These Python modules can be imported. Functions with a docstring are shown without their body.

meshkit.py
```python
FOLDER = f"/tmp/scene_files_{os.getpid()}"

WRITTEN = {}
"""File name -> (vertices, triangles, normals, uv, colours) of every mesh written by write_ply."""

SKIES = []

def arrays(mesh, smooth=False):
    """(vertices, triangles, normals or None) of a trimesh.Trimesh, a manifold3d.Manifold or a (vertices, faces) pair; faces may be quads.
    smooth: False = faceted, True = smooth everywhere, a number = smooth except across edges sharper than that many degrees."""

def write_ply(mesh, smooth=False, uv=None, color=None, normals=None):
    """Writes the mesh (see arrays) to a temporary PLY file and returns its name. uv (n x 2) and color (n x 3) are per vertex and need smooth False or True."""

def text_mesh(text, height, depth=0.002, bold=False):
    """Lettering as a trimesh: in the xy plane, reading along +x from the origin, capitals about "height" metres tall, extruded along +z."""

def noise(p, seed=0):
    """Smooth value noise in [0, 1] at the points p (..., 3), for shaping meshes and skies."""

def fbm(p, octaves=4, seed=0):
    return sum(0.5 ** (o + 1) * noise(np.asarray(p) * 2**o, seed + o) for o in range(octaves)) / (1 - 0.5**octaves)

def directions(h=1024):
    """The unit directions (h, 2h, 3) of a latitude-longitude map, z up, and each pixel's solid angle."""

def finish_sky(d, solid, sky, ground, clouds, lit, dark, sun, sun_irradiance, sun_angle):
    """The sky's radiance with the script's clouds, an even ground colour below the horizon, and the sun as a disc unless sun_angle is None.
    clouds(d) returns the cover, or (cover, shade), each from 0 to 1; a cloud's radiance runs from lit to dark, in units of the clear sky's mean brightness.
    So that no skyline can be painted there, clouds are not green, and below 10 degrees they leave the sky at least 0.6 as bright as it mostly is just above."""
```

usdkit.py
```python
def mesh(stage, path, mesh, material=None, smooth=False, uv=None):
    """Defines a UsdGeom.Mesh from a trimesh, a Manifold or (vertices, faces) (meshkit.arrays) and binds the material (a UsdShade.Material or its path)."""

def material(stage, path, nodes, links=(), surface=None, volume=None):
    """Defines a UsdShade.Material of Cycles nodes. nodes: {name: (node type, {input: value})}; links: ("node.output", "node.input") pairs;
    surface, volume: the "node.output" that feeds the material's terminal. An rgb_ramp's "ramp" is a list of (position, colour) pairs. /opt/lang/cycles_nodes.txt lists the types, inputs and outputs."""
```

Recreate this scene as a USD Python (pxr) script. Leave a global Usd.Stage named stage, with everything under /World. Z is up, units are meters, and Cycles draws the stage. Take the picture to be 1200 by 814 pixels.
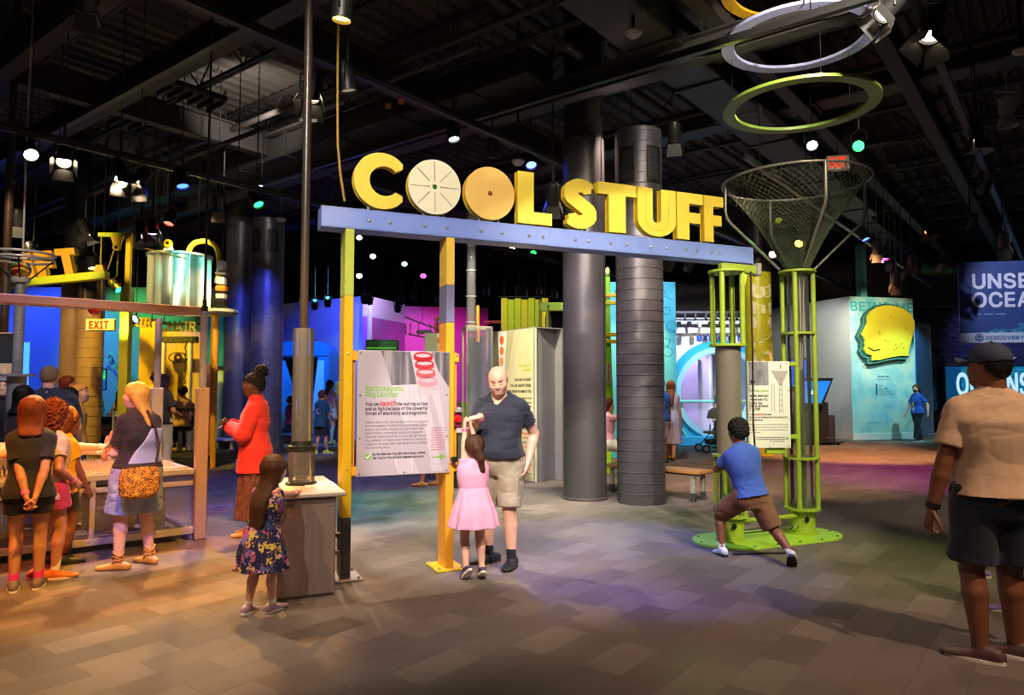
import math, random, numpy as np, trimesh, usdkit, meshkit
import manifold3d as m3
from scipy.interpolate import PchipInterpolator
from scipy.spatial import cKDTree
from shapely.geometry import Polygon, Point, LineString, box as sbox
from shapely.ops import unary_union
from shapely import affinity
from pxr import Usd, UsdGeom, UsdLux, UsdShade, Gf, Sdf
PI = math.pi
RNG = np.random.default_rng(7)
stage = Usd.Stage.CreateInMemory()
UsdGeom.SetStageUpAxis(stage, 'Z'); UsdGeom.SetStageMetersPerUnit(stage, 1.0)
UsdGeom.Xform.Define(stage, '/World'); UsdGeom.Scope.Define(stage, '/World/Looks')

# ------------------------------------------------------------------ camera, ambient, exposure
EXPOSURE = 0.0
F = 845.0; TILT = math.atan(48 / F); CAM = np.array([0, 0, 1.55])
cam = UsdGeom.Camera.Define(stage, '/World/camera')
cam.CreateHorizontalApertureAttr(36.0); cam.CreateVerticalApertureAttr(36.0 * 814 / 1200)
cam.CreateFocalLengthAttr(36.0 * F / 1200)
cam.CreateClippingRangeAttr(Gf.Vec2f(0.05, 500)); cam.CreateExposureAttr(EXPOSURE)
cam.AddTranslateOp().Set(Gf.Vec3d(*map(float, CAM))); cam.AddRotateXOp().Set(90 + math.degrees(TILT))
AMBIENT = 0.03                                # faint even glow of the hall's unseen far areas
dome = UsdLux.DomeLight.Define(stage, '/World/hall_glow'); dome.CreateIntensityAttr(AMBIENT); dome.CreateColorAttr(Gf.Vec3f(1, .9, .85))

FW = np.array([0, math.cos(TILT), math.sin(TILT)]); UPV = np.array([0, -math.sin(TILT), math.cos(TILT)])
def ray(px, py): return np.array([1, 0, 0]) * (px - 600) / F + FW + UPV * (407 - py) / F
def gp(px, py, z=0.0):
    d = ray(px, py); return CAM + d * (z - CAM[2]) / d[2]
def at(px, py, Y):
    d = ray(px, py); return CAM + d * Y / d[1]
def pscale(Y): return F / Y

# ------------------------------------------------------------------ materials
def lin(c):
    if isinstance(c, str):
        c = c.lstrip('#'); c = [int(c[i:i + 2], 16) / 255 for i in (0, 2, 4)]
        return tuple((x / 12.92 if x <= .04045 else ((x + .055) / 1.055) ** 2.4) for x in c)
    return tuple(c)
MATS = {}
def M(name, col='#808080', rough=.5, metal=0., vary=0., vscale=(8, 8, 8), bump=0., bscale=200., spec=.5, emit=None, estr=0., trans=0., alpha=1., coat=0., coord='generated', bdist=.002, sheen=0., rvary=0.):
    if name in MATS: return MATS[name]
    c = lin(col)
    p = dict(base_color=c, roughness=rough, metallic=metal, specular_ior_level=spec)
    if emit is not None: p.update(emission_color=lin(emit), emission_strength=estr)
    if trans: p.update(transmission_weight=trans)
    if coat: p.update(coat_weight=coat, coat_roughness=.15)
    if sheen: p.update(sheen_weight=sheen, sheen_roughness=.5)
    nodes, links = {'p': ('principled_bsdf', p)}, []
    if vary or bump or rvary:
        nodes['tc'] = ('texture_coordinate', {}); nodes['geo'] = ('geometry', {})
        src = 'tc.object' if coord != 'world' else 'geo.position'
    if vary:
        nodes['mp'] = ('mapping', {'scale': vscale}); nodes['nz'] = ('noise_texture', {'scale': 1., 'detail': 4., 'roughness': .6})
        lo = tuple(x * (1 - vary) for x in c); hi = tuple(min(1, x * (1 + vary)) for x in c)
        nodes['rp'] = ('rgb_ramp', {'ramp': [(.3, lo), (.7, hi)]})
        links += [(src, 'mp.vector'), ('mp.vector', 'nz.vector'), ('nz.fac', 'rp.fac'), ('rp.color', 'p.base_color')]
    if bump:
        nodes['nb'] = ('noise_texture', {'scale': bscale, 'detail': 3.}); nodes['bp'] = ('bump', {'strength': bump, 'distance': bdist})
        links += [(src, 'nb.vector'), ('nb.fac', 'bp.height'), ('bp.normal', 'p.normal')]
    MATS[name] = usdkit.material(stage, '/World/Looks/' + name, nodes, links, surface='p.BSDF')
    return MATS[name]
def emitter(name, col, strength, ramp=None):
    if name in MATS: return MATS[name]
    MATS[name] = usdkit.material(stage, '/World/Looks/' + name, {'e': ('emission', {'color': lin(col), 'strength': strength})}, [], surface='e.emission')
    return MATS[name]
def clear(name, tint=(.97, .98, .98), haze=.06, rough=.03):
    if name in MATS: return MATS[name]
    MATS[name] = usdkit.material(stage, '/World/Looks/' + name, {'f': ('fresnel', {'IOR': 1.45}), 't': ('transparent_bsdf', {'color': tint}), 'd': ('diffuse_bsdf', {'color': (.75, .73, .72)}), 'h': ('mix_closure', {'fac': haze}), 'g': ('glossy_bsdf', {'color': (.9, .9, .9), 'roughness': rough}), 'm': ('mix_closure', {})},
        [('f.fac', 'm.fac'), ('t.BSDF', 'h.closure1'), ('d.BSDF', 'h.closure2'), ('h.closure', 'm.closure1'), ('g.BSDF', 'm.closure2')], surface='m.closure')
    return MATS[name]
def custom(name, nodes, links, surface='p.BSDF'):
    if name not in MATS: MATS[name] = usdkit.material(stage, '/World/Looks/' + name, nodes, links, surface=surface)
    return MATS[name]

def hair_mat(name, col):
    c = lin(col); return custom(name, {'tc': ('texture_coordinate', {}), 'mp': ('mapping', {'scale': (150, 150, 7)}), 'nz': ('noise_texture', {'scale': 1., 'detail': 4., 'roughness': .65}), 'rp': ('rgb_ramp', {'ramp': [(.3, tuple(x * .55 for x in c)), (.55, c), (.75, tuple(min(1, x * 1.5) for x in c))]}), 'bp': ('bump', {'strength': .7, 'distance': .006}), 'p': ('principled_bsdf', {'roughness': .55, 'specular_ior_level': .3})},
        [('tc.object', 'mp.vector'), ('mp.vector', 'nz.vector'), ('nz.fac', 'rp.fac'), ('rp.color', 'p.base_color'), ('nz.fac', 'bp.height'), ('bp.normal', 'p.normal')])
# ------------------------------------------------------------------ prims: things and parts
COUNT = {}
def uniq(parent, name):
    k = (parent, name); n = COUNT.get(k, -1) + 1; COUNT[k] = n
    return parent + '/' + (name if n == 0 else f'{name}_{n:03d}')
def path_of(parent): return '/World' if parent is None else (parent if isinstance(parent, str) else str(parent.GetPath()))
def tag(prim, label=None, cat=None, group=None, kind=None):
    if hasattr(prim, 'GetPrim'): prim = prim.GetPrim()
    for k, v in (('label', label), ('category', cat), ('group', group), ('kind', kind)):
        if v: prim.SetCustomDataByKey(k, v)
    return prim
def thing(name, label, cat, loc=(0, 0, 0), rz=0., group=None, rot=None):
    x = UsdGeom.Xform.Define(stage, uniq('/World', name))
    x.AddTranslateOp().Set(Gf.Vec3d(*map(float, loc)))
    if rot is not None: x.AddTransformOp().Set(rot)
    else: x.AddRotateZOp().Set(float(rz))
    return tag(x.GetPrim(), label, cat, group)
def obj(name, mesh, mat, parent=None, smooth=False, label=None):
    if isinstance(mesh, MB): mesh = mesh.done()
    pr = usdkit.mesh(stage, uniq(path_of(parent), name), mesh, mat, smooth=smooth).GetPrim()
    if label: tag(pr, label)
    return pr
def struct(name, mesh, mat, label=None, parent=None, smooth=False):
    pr = obj(name, mesh, mat, parent, smooth)
    return tag(pr, label, None, None, 'structure')
def dup(root, loc, rz=0., label=None, group=None, rot=None):
    was = root.GetCustomData(); nm = root.GetName().rstrip('0123456789').rstrip('_')
    t = thing(nm, label or was.get('label'), was.get('category'), loc, rz, group or was.get('group'), rot)
    # copies reference a class prim holding the same parts
    t.GetReferences().AddInternalReference(PROTO[str(root.GetPath())]); t.SetInstanceable(True)
    return t
PROTO = {}
def proto(name):
    p = stage.CreateClassPrim('/World/shared_' + name); return p
def place(cls, name, label, cat, loc, rz=0., group=None, rot=None):
    t = thing(name, label, cat, loc, rz, group, rot)
    t.GetReferences().AddInternalReference(cls.GetPath()); t.SetInstanceable(True)
    return t

# ------------------------------------------------------------------ mesh building
def rotz(a):
    c, s = math.cos(a), math.sin(a); return np.array([[c, -s, 0], [s, c, 0], [0, 0, 1.]])
def axes(d, up=(0, 0, 1)):
    d = np.asarray(d, float); d = d / np.linalg.norm(d); u = np.asarray(up, float)
    if abs(d @ u) > .97: u = np.array([1., 0, 0])
    x = np.cross(u, d); x /= np.linalg.norm(x); return np.stack([x, np.cross(d, x), d], 1)   # columns x, y, z=d
class MB:
    def __init__(s): s.v, s.f, s.n = [], [], 0
    def add(s, v, f, R=None, t=None):
        v = np.asarray(v, float); f = np.asarray(f, int)
        if f.ndim == 2 and f.shape[1] == 4: f = np.vstack([f[:, [0, 1, 2]], f[:, [0, 2, 3]]])
        if R is not None: v = v @ np.asarray(R).T
        if t is not None: v = v + np.asarray(t, float)
        s.v.append(v); s.f.append(f + s.n); s.n += len(v); return s
    def tm(s, m, R=None, t=None): return s.add(m.vertices, m.faces, R, t)
    def box(s, c, d, R=None, t=None, bev=0.):
        d = np.asarray(d, float); b = min(bev, d.min() * .45)
        if b <= 0: m = trimesh.creation.box(d)
        else:
            h = d / 2; pts = []
            for k in range(3):
                e = h - b; e[k] = h[k]
                pts += [[sx * e[0], sy * e[1], sz * e[2]] for sx in (-1, 1) for sy in (-1, 1) for sz in (-1, 1)]
            m = trimesh.PointCloud(np.array(pts)).convex_hull
        return s.add(m.vertices + np.asarray(c, float), m.faces, R, t)
    def tube(s, pts, r, n=12, caps=True, closed=False):
        P = np.asarray(pts, float); N = len(P); rr = np.full(N, r, float) if np.ndim(r) == 0 else np.asarray(r, float)
        T = np.gradient(P, axis=0) if not closed else np.roll(P, -1, 0) - np.roll(P, 1, 0)
        T /= np.maximum(np.linalg.norm(T, axis=1, keepdims=True), 1e-9)
        A = axes(T[0]); X = A[:, 0]; th = np.arange(n) * 2 * PI / n; rows = []
        for i in range(N):
            X = X - T[i] * (X @ T[i]); X /= np.linalg.norm(X); Y = np.cross(T[i], X)
            rows.append(P[i] + rr[i] * (np.cos(th)[:, None] * X + np.sin(th)[:, None] * Y))
        v = np.vstack(rows); i = np.arange(n); j = (i + 1) % n; f = []
        for k in range(N if closed else N - 1):
            a, b = k * n, ((k + 1) % N) * n; f.append(np.stack([a + i, a + j, b + j, b + i], 1))
        f = np.vstack(f); f = np.vstack([f[:, [0, 1, 2]], f[:, [0, 2, 3]]])
        if caps and not closed:
            v = np.vstack([v, P[0], P[-1]]); c0, c1 = N * n, N * n + 1; b = (N - 1) * n
            f = np.vstack([f, np.stack([np.full(n, c0), j, i], 1), np.stack([np.full(n, c1), b + i, b + j], 1)])
        return s.add(v, f)
    def lathe(s, prof, n=32, c=(0, 0, 0), R=None):
        pr = np.asarray(prof, float); th = np.arange(n) * 2 * PI / n; k = len(pr)
        v = np.stack([pr[:, None, 0] * np.cos(th), pr[:, None, 0] * np.sin(th), np.repeat(pr[:, 1:2], n, 1)], -1).reshape(-1, 3)
        i = np.arange(n); j = (i + 1) % n
        f = np.vstack([np.stack([a * n + i, a * n + j, (a + 1) * n + j, (a + 1) * n + i], 1) for a in range(k - 1)])
        return s.add(v, f, R, c)
    def prism(s, poly, d, R=None, t=None):
        for g in getattr(poly, 'geoms', [poly]):
            if g.is_empty or g.geom_type != 'Polygon': continue
            m = trimesh.creation.extrude_polygon(g, d, engine='earcut'); s.add(m.vertices, m.faces, R, t)
        return s
    def done(s):
        return (np.vstack(s.v), np.vstack(s.f))
# prisms drawn in the x-z plane: x right, y of the polygon goes up, extrusion goes towards -y (the viewer's side in a local frame)
XZ = np.array([[1, 0, 0], [0, 0, -1], [0, 1, 0]], float)
def front(poly, d, y=0.): return MB().prism(poly, d, R=XZ, t=(0, y, 0))
TXT, GLYPHS = {}, {}
def glyph_mesh(c, bold):
    if (c, bold) not in GLYPHS:
        m = meshkit.text_mesh(c, 1.0, 1.0, False)
        if bold:   # heavy strokes: the outline grown outwards
            tr = m.vertices[m.faces]; top = tr[(tr[:, :, 2] > .5).all(1)][:, :, :2]
            g = unary_union([Polygon(t) for t in top]).buffer(.003).buffer(.042, join_style=2, mitre_limit=2).simplify(.01)
            m = trimesh.util.concatenate([trimesh.creation.extrude_polygon(q, 1.0, engine='earcut') for q in getattr(g, 'geoms', [g]) if q.area > .002])
        v = np.array(m.vertices); v[:, 0] -= v[:, 0].min(); GLYPHS[c, bold] = v, np.array(m.faces)
    return GLYPHS[c, bold]
def text(s, h, x=0., z=0., y=0., d=.0006, bold=False, width=None, align='l', sx=1.):
    """Lettering facing -y with its baseline at z, placed at x."""
    k = (s, bold)
    if k not in TXT:
        V, Fc, n, pen = [], [], 0, 0.
        for c in s:
            if c == ' ': pen += .42; continue
            g = glyph_mesh(c, bold); V.append(g[0] + [pen, 0, 0]); Fc.append(g[1] + n); n += len(g[0]); pen += g[0][:, 0].max() + (.12 if not bold else .13)
        TXT[k] = trimesh.Trimesh(np.vstack(V), np.vstack(Fc), process=False)
    m = TXT[k]; v = m.vertices * [h * sx, h, d]
    w = np.ptp(v[:, 0])
    if width: v[:, 0] *= width / w; w = width
    v[:, 0] -= v[:, 0].min()
    v[:, 0] += x - {'l': 0, 'c': w / 2, 'r': w}[align]
    return MB().add(v @ XZ.T + [0, y, z], m.faces)
def merge(*mbs):
    o = MB()
    for m in mbs: o.add(*m.done())
    return o
def circle(x, y, r, n=48): return Polygon([(x + r * math.cos(a), y + r * math.sin(a)) for a in np.linspace(0, 2 * PI, n, endpoint=False)])
def rect(x0, y0, x1, y1): return sbox(min(x0, x1), min(y0, y1), max(x0, x1), max(y0, y1))
def arc(cx, cz, r, a0, a1, n=24, y=0.): return [(cx + r * math.cos(a), y, cz + r * math.sin(a)) for a in np.linspace(a0, a1, n)]

# ------------------------------------------------------------------ stage lights
LIGHTN = [0]
def spot(pos, target, color, power, angle=22., soft=.5, radius=.06):
    LIGHTN[0] += 1
    l = UsdLux.SphereLight.Define(stage, f'/World/spot_beam_{LIGHTN[0]:03d}')
    l.CreateRadiusAttr(radius); l.CreateColorAttr(Gf.Vec3f(*lin(color))); l.CreateIntensityAttr(float(power)); l.CreateNormalizeAttr(True)
    sh = UsdLux.ShapingAPI.Apply(l.GetPrim()); sh.CreateShapingConeAngleAttr(float(angle)); sh.CreateShapingConeSoftnessAttr(float(soft))
    pos = np.asarray(pos, float); d = np.asarray(target, float) - pos; A = axes(-d)
    m = Gf.Matrix4d(*[float(x) for x in np.block([[A.T, np.zeros((3, 1))], [pos[None], np.ones((1, 1))]]).ravel()])
    l.AddTransformOp().Set(m); return l
# ------------------------------------------------------------------ people: signed-distance bodies meshed with surface nets
class SDF:
    def __init__(s): s.ops = []
    def add(s, lo, hi, fn, k=0., op='u'): s.ops.append((np.asarray(lo, float), np.asarray(hi, float), fn, k, op)); return s
    def rc(s, a, b, ra, rb, k=.01, op='u', cut=None):
        a, b = np.asarray(a, float), np.asarray(b, float); ba = b - a; L = max(ba @ ba, 1e-12)
        def fn(P):
            q = P - a; t = np.clip((q @ ba) / L, 0, 1); d = np.linalg.norm(q - t[..., None] * ba, axis=-1) - (ra + t * (rb - ra))
            return d if cut is None else np.maximum(d, (P - cut[0]) @ cut[1])
        return s.add(np.minimum(a - ra, b - rb), np.maximum(a + ra, b + rb), fn, k, op)
    def ell(s, c, r, R=None, k=.01, op='u', cut=None):
        c, r = np.asarray(c, float), np.asarray(r, float); R = np.eye(3) if R is None else R
        def fn(P):
            q = (P - c) @ R; k0 = np.linalg.norm(q / r, axis=-1); k1 = np.linalg.norm(q / r ** 2, axis=-1)
            d = k0 * (k0 - 1) / np.maximum(k1, 1e-9)
            return d if cut is None else np.maximum(d, (P - cut[0]) @ cut[1])
        e = np.sqrt(((R * r) ** 2).sum(1))
        return s.add(c - e, c + e, fn, k, op)
    def loft(s, o, R, st, k=.01, op='u', pw=2., fold=None):
        """Elliptical loft along the local z: stations (z, half width, half depth, offset x, offset y). R columns are the local axes."""
        st = np.array([(*x, 0, 0)[:5] for x in st], float); o = np.asarray(o, float)
        zs = np.linspace(st[0, 0], st[-1, 0], 80); it = [PchipInterpolator(st[:, 0], st[:, j])(zs) for j in range(1, 5)]
        def fn(P):
            q = (P - o) @ R; z = q[..., 2]; a, b, cx, cy = (np.interp(z, zs, x) for x in it)
            x, y = q[..., 0] - cx, q[..., 1] - cy
            e = (np.abs(x / a) ** pw + np.abs(y / b) ** pw) ** (1 / pw)
            d = (e - 1) * np.minimum(a, b)
            if fold: d = d - fold(np.arctan2(y / b, x / a), z)
            return np.maximum(d, np.maximum(zs[0] - z, z - zs[-1]))
        m = max((st[:, 1] + abs(st[:, 3])).max(), (st[:, 2] + abs(st[:, 4])).max()) + (.05 if fold else 0)
        c = np.array([o + R[:, 2] * zs[0], o + R[:, 2] * zs[-1]])
        return s.add(c.min(0) - m, c.max(0) + m, fn, k, op)
    def plane(s, p, n):  # keep the side opposite to n
        p, n = np.asarray(p, float), np.asarray(n, float); n = n / np.linalg.norm(n)
        return s.add([-99] * 3, [99] * 3, lambda P: (P - p) @ n, 0, 'i')
    def mesh(s, h):
        lo = np.min([o[0] for o in s.ops if o[4] == 'u'], 0) - 3 * h; hi = np.max([o[1] for o in s.ops if o[4] == 'u'], 0) + 3 * h
        n = np.ceil((hi - lo) / h).astype(int) + 1
        ax = [lo[i] + h * np.arange(n[i]) for i in range(3)]; D = np.full(n, .08)
        for a, b, fn, k, op in s.ops:
            p = k + 3 * h
            i0 = np.clip(np.floor((a - p - lo) / h).astype(int), 0, n); i1 = np.clip(np.ceil((b + p - lo) / h).astype(int) + 1, 0, n)
            if (i1 <= i0).any(): continue
            sl = tuple(slice(x, y) for x, y in zip(i0, i1))
            P = np.stack(np.meshgrid(*[ax[i][sl[i]] for i in range(3)], indexing='ij'), -1)
            d, g = fn(P), D[sl]
            if op == 'i': D[sl] = np.maximum(g, d); continue
            if op == 's': d = -d
            if k > 0:
                hh = np.maximum(k - np.abs(g - d), 0) / k
                D[sl] = np.minimum(g, d) - hh * hh * k / 4 if op == 'u' else np.maximum(g, d) + hh * hh * k / 4
            else: D[sl] = np.minimum(g, d) if op == 'u' else np.maximum(g, d)
        return nets(D, lo, h)
def nets(D, lo, h):
    S = D < 0; nx, ny, nz = D.shape; c = (nx - 1, ny - 1, nz - 1)
    cnt = np.zeros(c, np.int8)
    for i in (0, 1):
        for j in (0, 1):
            for k in (0, 1): cnt += S[i:i + c[0], j:j + c[1], k:k + c[2]]
    I = np.argwhere((cnt > 0) & (cnt < 8)); idx = np.full(c, -1, np.int32); idx[tuple(I.T)] = np.arange(len(I))
    corners = np.array([(i, j, k) for i in (0, 1) for j in (0, 1) for k in (0, 1)])
    V = np.stack([D[tuple((I + q).T)] for q in corners], 1); acc = np.zeros((len(I), 3)); num = np.zeros(len(I))
    for a in range(8):
        for b in range(a + 1, 8):
            if np.abs(corners[a] - corners[b]).sum() != 1: continue
            m = (V[:, a] < 0) != (V[:, b] < 0); t = np.where(m, V[:, a] / np.where(m, V[:, a] - V[:, b], 1), 0)
            acc += m[:, None] * (corners[a] + t[:, None] * (corners[b] - corners[a])); num += m
    v = lo + h * (I + acc / num[:, None]); F_ = []
    for ax_ in range(3):
        sl0 = [slice(1, -1)] * 3; sl0[ax_] = slice(0, -1); sl1 = list(sl0); sl1[ax_] = slice(1, None)
        A, B = S[tuple(sl0)], S[tuple(sl1)]; E = np.argwhere(A != B)
        if not len(E): continue
        base = E.copy(); u, w = [i for i in range(3) if i != ax_]
        base[:, u] += 1; base[:, w] += 1
        def at_(du, dw):
            q = base.copy(); q[:, u] += du; q[:, w] += dw; return idx[tuple(q.T)]
        quad = np.stack([at_(-1, -1), at_(0, -1), at_(0, 0), at_(-1, 0)], 1)
        flip = A[tuple(E.T)] ^ (ax_ == 1); quad[~flip] = quad[~flip][:, ::-1]
        F_.append(quad)
    f = np.vstack(F_); f = f[(f >= 0).all(1)]
    return v, np.vstack([f[:, [0, 1, 2]], f[:, [0, 2, 3]]])
def nrm(v): v = np.asarray(v, float); return v / max(np.linalg.norm(v), 1e-9)
def vnormals(v, f):
    n = np.zeros_like(v); fn = np.cross(v[f[:, 1]] - v[f[:, 0]], v[f[:, 2]] - v[f[:, 0]])
    for k in range(3): np.add.at(n, f[:, k], fn)
    return n / np.maximum(np.linalg.norm(n, axis=1, keepdims=True), 1e-12)
def ruffle(m, amp, freq, seed=0, oct_=3):
    v, f = m; n = vnormals(v, f); d = meshkit.fbm(v * np.asarray(freq) + 50, oct_, seed) - .5
    return v + n * (2 * amp * d)[:, None], f
def crease(m, amp, freq, seed=0):
    v, f = m; n = vnormals(v, f); q = meshkit.fbm(v * np.asarray(freq) + 31.7, 2, seed); w = meshkit.noise(v * 3.1 + 9.3, seed + 5); d = (1 - np.abs(2 * q - 1)) ** 8 * np.clip(w * 2.2 - .5, 0, 1)
    return v - n * (amp * d)[:, None], f
def ik(a, c, l1, l2, hint):
    a, c = np.asarray(a, float), np.asarray(c, float); d = c - a; L = np.linalg.norm(d); Lm = (l1 + l2) * .999
    if L > Lm: c = a + d * Lm / L; d = c - a; L = Lm
    x = (l1 * l1 - l2 * l2 + L * L) / (2 * L); hgt = math.sqrt(max(l1 * l1 - x * x, 0)); u = d / L
    hn = np.asarray(hint, float); hn = hn - u * (hn @ u); hn = nrm(hn); return a + u * x + hn * hgt, c

class Person:
    """Local frame: the person faces +y, its right is +x, z up, the origin on the floor between the feet. All lengths in metres."""
    def __init__(s, name, label, loc, H, yaw, kid=0., bulk=1., sex='m', res=.009, lean=(0, 0), twist=0., hipdrop=0., hipshift=(0, 0), hands=None, feet=None, head=(0, 0, 0), skin='skin_fair', elbow=None, knee=None, grip=None, belly=0., pelvis_yaw=0., handrot=None, group=None, pelvis=None, thick=1.):
        s.H, s.res, s.kid, s.sex = H, res, kid, sex; s.loc = np.asarray(loc, float); s.yaw = math.radians(yaw); s.skin = MATS[skin]
        s.root = thing(name, label, 'person', loc, yaw, group)
        B = bulk; s.B = B; L = lambda a, k: (a * (1 - kid) + k * kid) * H
        s.hh = L(.133, .178)
        hipz = L(.525, .475); s.kz = L(.285, .26); s.az = L(.045, .05)
        s.P = np.array([hipshift[0], hipshift[1], hipz - hipdrop]) if pelvis is None else np.asarray(pelvis, float)
        u = nrm([lean[0], lean[1], 1]); s.u = u
        Rz = rotz(twist); r = Rz[:, 0]; r = nrm(r - u * (r @ u)); s.T = np.stack([r, np.cross(u, r), u], 1)
        s.pel = rotz(pelvis_yaw)
        s.th = L(.82, .80) - hipz; s.nk = s.th + L(.035, .03)
        w = {'m': .118, 'f': .103}[sex]; s.shw = L(w, .098) * (1 + (B - 1) * .6) - .03 * H
        s.sh = {sd: s.P + s.T @ np.array([x * s.shw, 0, s.th - .034 * H]) for sd, x in (('L', -1), ('R', 1))}
        s.hw = L(.052, .050) * (.5 + .5 * B)
        s.hip = {sd: s.P + s.pel @ np.array([x * s.hw, 0, -.005 * H]) for sd, x in (('L', -1), ('R', 1))}
        s.ua, s.fa = L(.175, .16), L(.150, .135); s.tl, s.cl = hipz - s.kz, s.kz - s.az
        hands = hands or {}; feet = feet or {}; s.wr, s.el, s.kn, s.an, s.fy = {}, {}, {}, {}, {}
        s.grip = {'L': .5, 'R': .5, **(grip or {})}; s.handrot = handrot or {}
        for sd, x in (('L', -1), ('R', 1)):
            t = hands.get(sd)
            if t is None: t = s.sh[sd] + np.array([x * .05 * H, .03 * H, -(s.ua + s.fa) * .985])
            elif len(t) == 4: t = s.local(t[:3])
            hint = (elbow or {}).get(sd, (x * .4, -1, -.25))
            s.el[sd], s.wr[sd] = ik(s.sh[sd], t, s.ua, s.fa, hint)
            ft = feet.get(sd, (x * L(.06, .055), 0., s.az, -x * 10.))
            s.kn[sd], s.an[sd] = ik(s.hip[sd], ft[:3], s.tl, s.cl, (knee or {}).get(sd, (0, 1, .05))); s.fy[sd] = (ft[3], ft[4] if len(ft) > 4 else 0.)
        s.neck = s.P + s.T @ np.array([0, 0, s.nk])
        yw, pt, rl = [math.radians(q) for q in head]     # yaw left +, pitch down +, roll right +
        Ry = rotz(yw); Rp = np.array([[1, 0, 0], [0, math.cos(pt), math.sin(pt)], [0, -math.sin(pt), math.cos(pt)]]); Rr = np.array([[math.cos(rl), 0, math.sin(rl)], [0, 1, 0], [-math.sin(rl), 0, math.cos(rl)]])
        s.Hd = Ry @ Rp @ Rr
        s.hc = s.neck + u * L(.004, -.006) + s.Hd @ np.array([0, .12 * s.hh, .56 * s.hh])
        s.belly = belly; s.thick = thick; s.build_body()
    def local(s, w): return rotz(-s.yaw) @ (np.asarray(w, float) - s.loc)
    def hp(s, x, y, z): return s.hc + s.Hd @ (np.array([x, y, z]) * s.hh)
    def torso(s, ease=0., z0=-.075, z1=None, bust=True):
        H, B, k = s.H, s.B, s.kid; f = s.sex == 'f' and k < .5; t = s.th / H / .295
        st = [(-.075, .082, .062, 0), (0., .098 if f else .092, .074, -.006), (.055, .088 if f else .087, .064, 0), (.105, .078 if f else .086, .06, .002), (.17, .086 if f else .096, .066 + (.008 if f else 0), .004), (.225, .092 if f else .104, .066, .002), (.268, .088 if f else .1, .052, -.004), (.295, .066, .042, -.006), (.312, .04, .034, -.004)]
        o = []
        for z, a, b, cy in st:
            by = s.belly * math.exp(-((z - .07) / .07) ** 2); kk = 1 + (B - 1) * (1.0 if z < .26 else .3); kd = 1 + .06 * k
            o.append((z * t * H, a * kk * H * kd + ease, (b * kk * kd * H + by / 2) + ease, 0, cy * H + by / 2))
        return o
    def torso_sdf(s, S, ease=0., z0=None, z1=None, k=.02):
        st = s.torso(ease); zs = np.array([q[0] for q in st]); A = np.array(st)
        lo = zs[0] if z0 is None else z0; hi = zs[-1] if z1 is None else z1
        zz = np.unique(np.concatenate([[lo, hi], zs[(zs > lo) & (zs < hi)]]))
        S.loft(s.P, s.T, [(z, *[np.interp(z, zs, A[:, j]) for j in range(1, 5)]) for z in zz], k=k, pw=2.3)
    def arm(s, sd):
        H = s.H * s.thick * (.8 + .2 * s.B) * (1 - .1 * s.kid); return H
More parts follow.
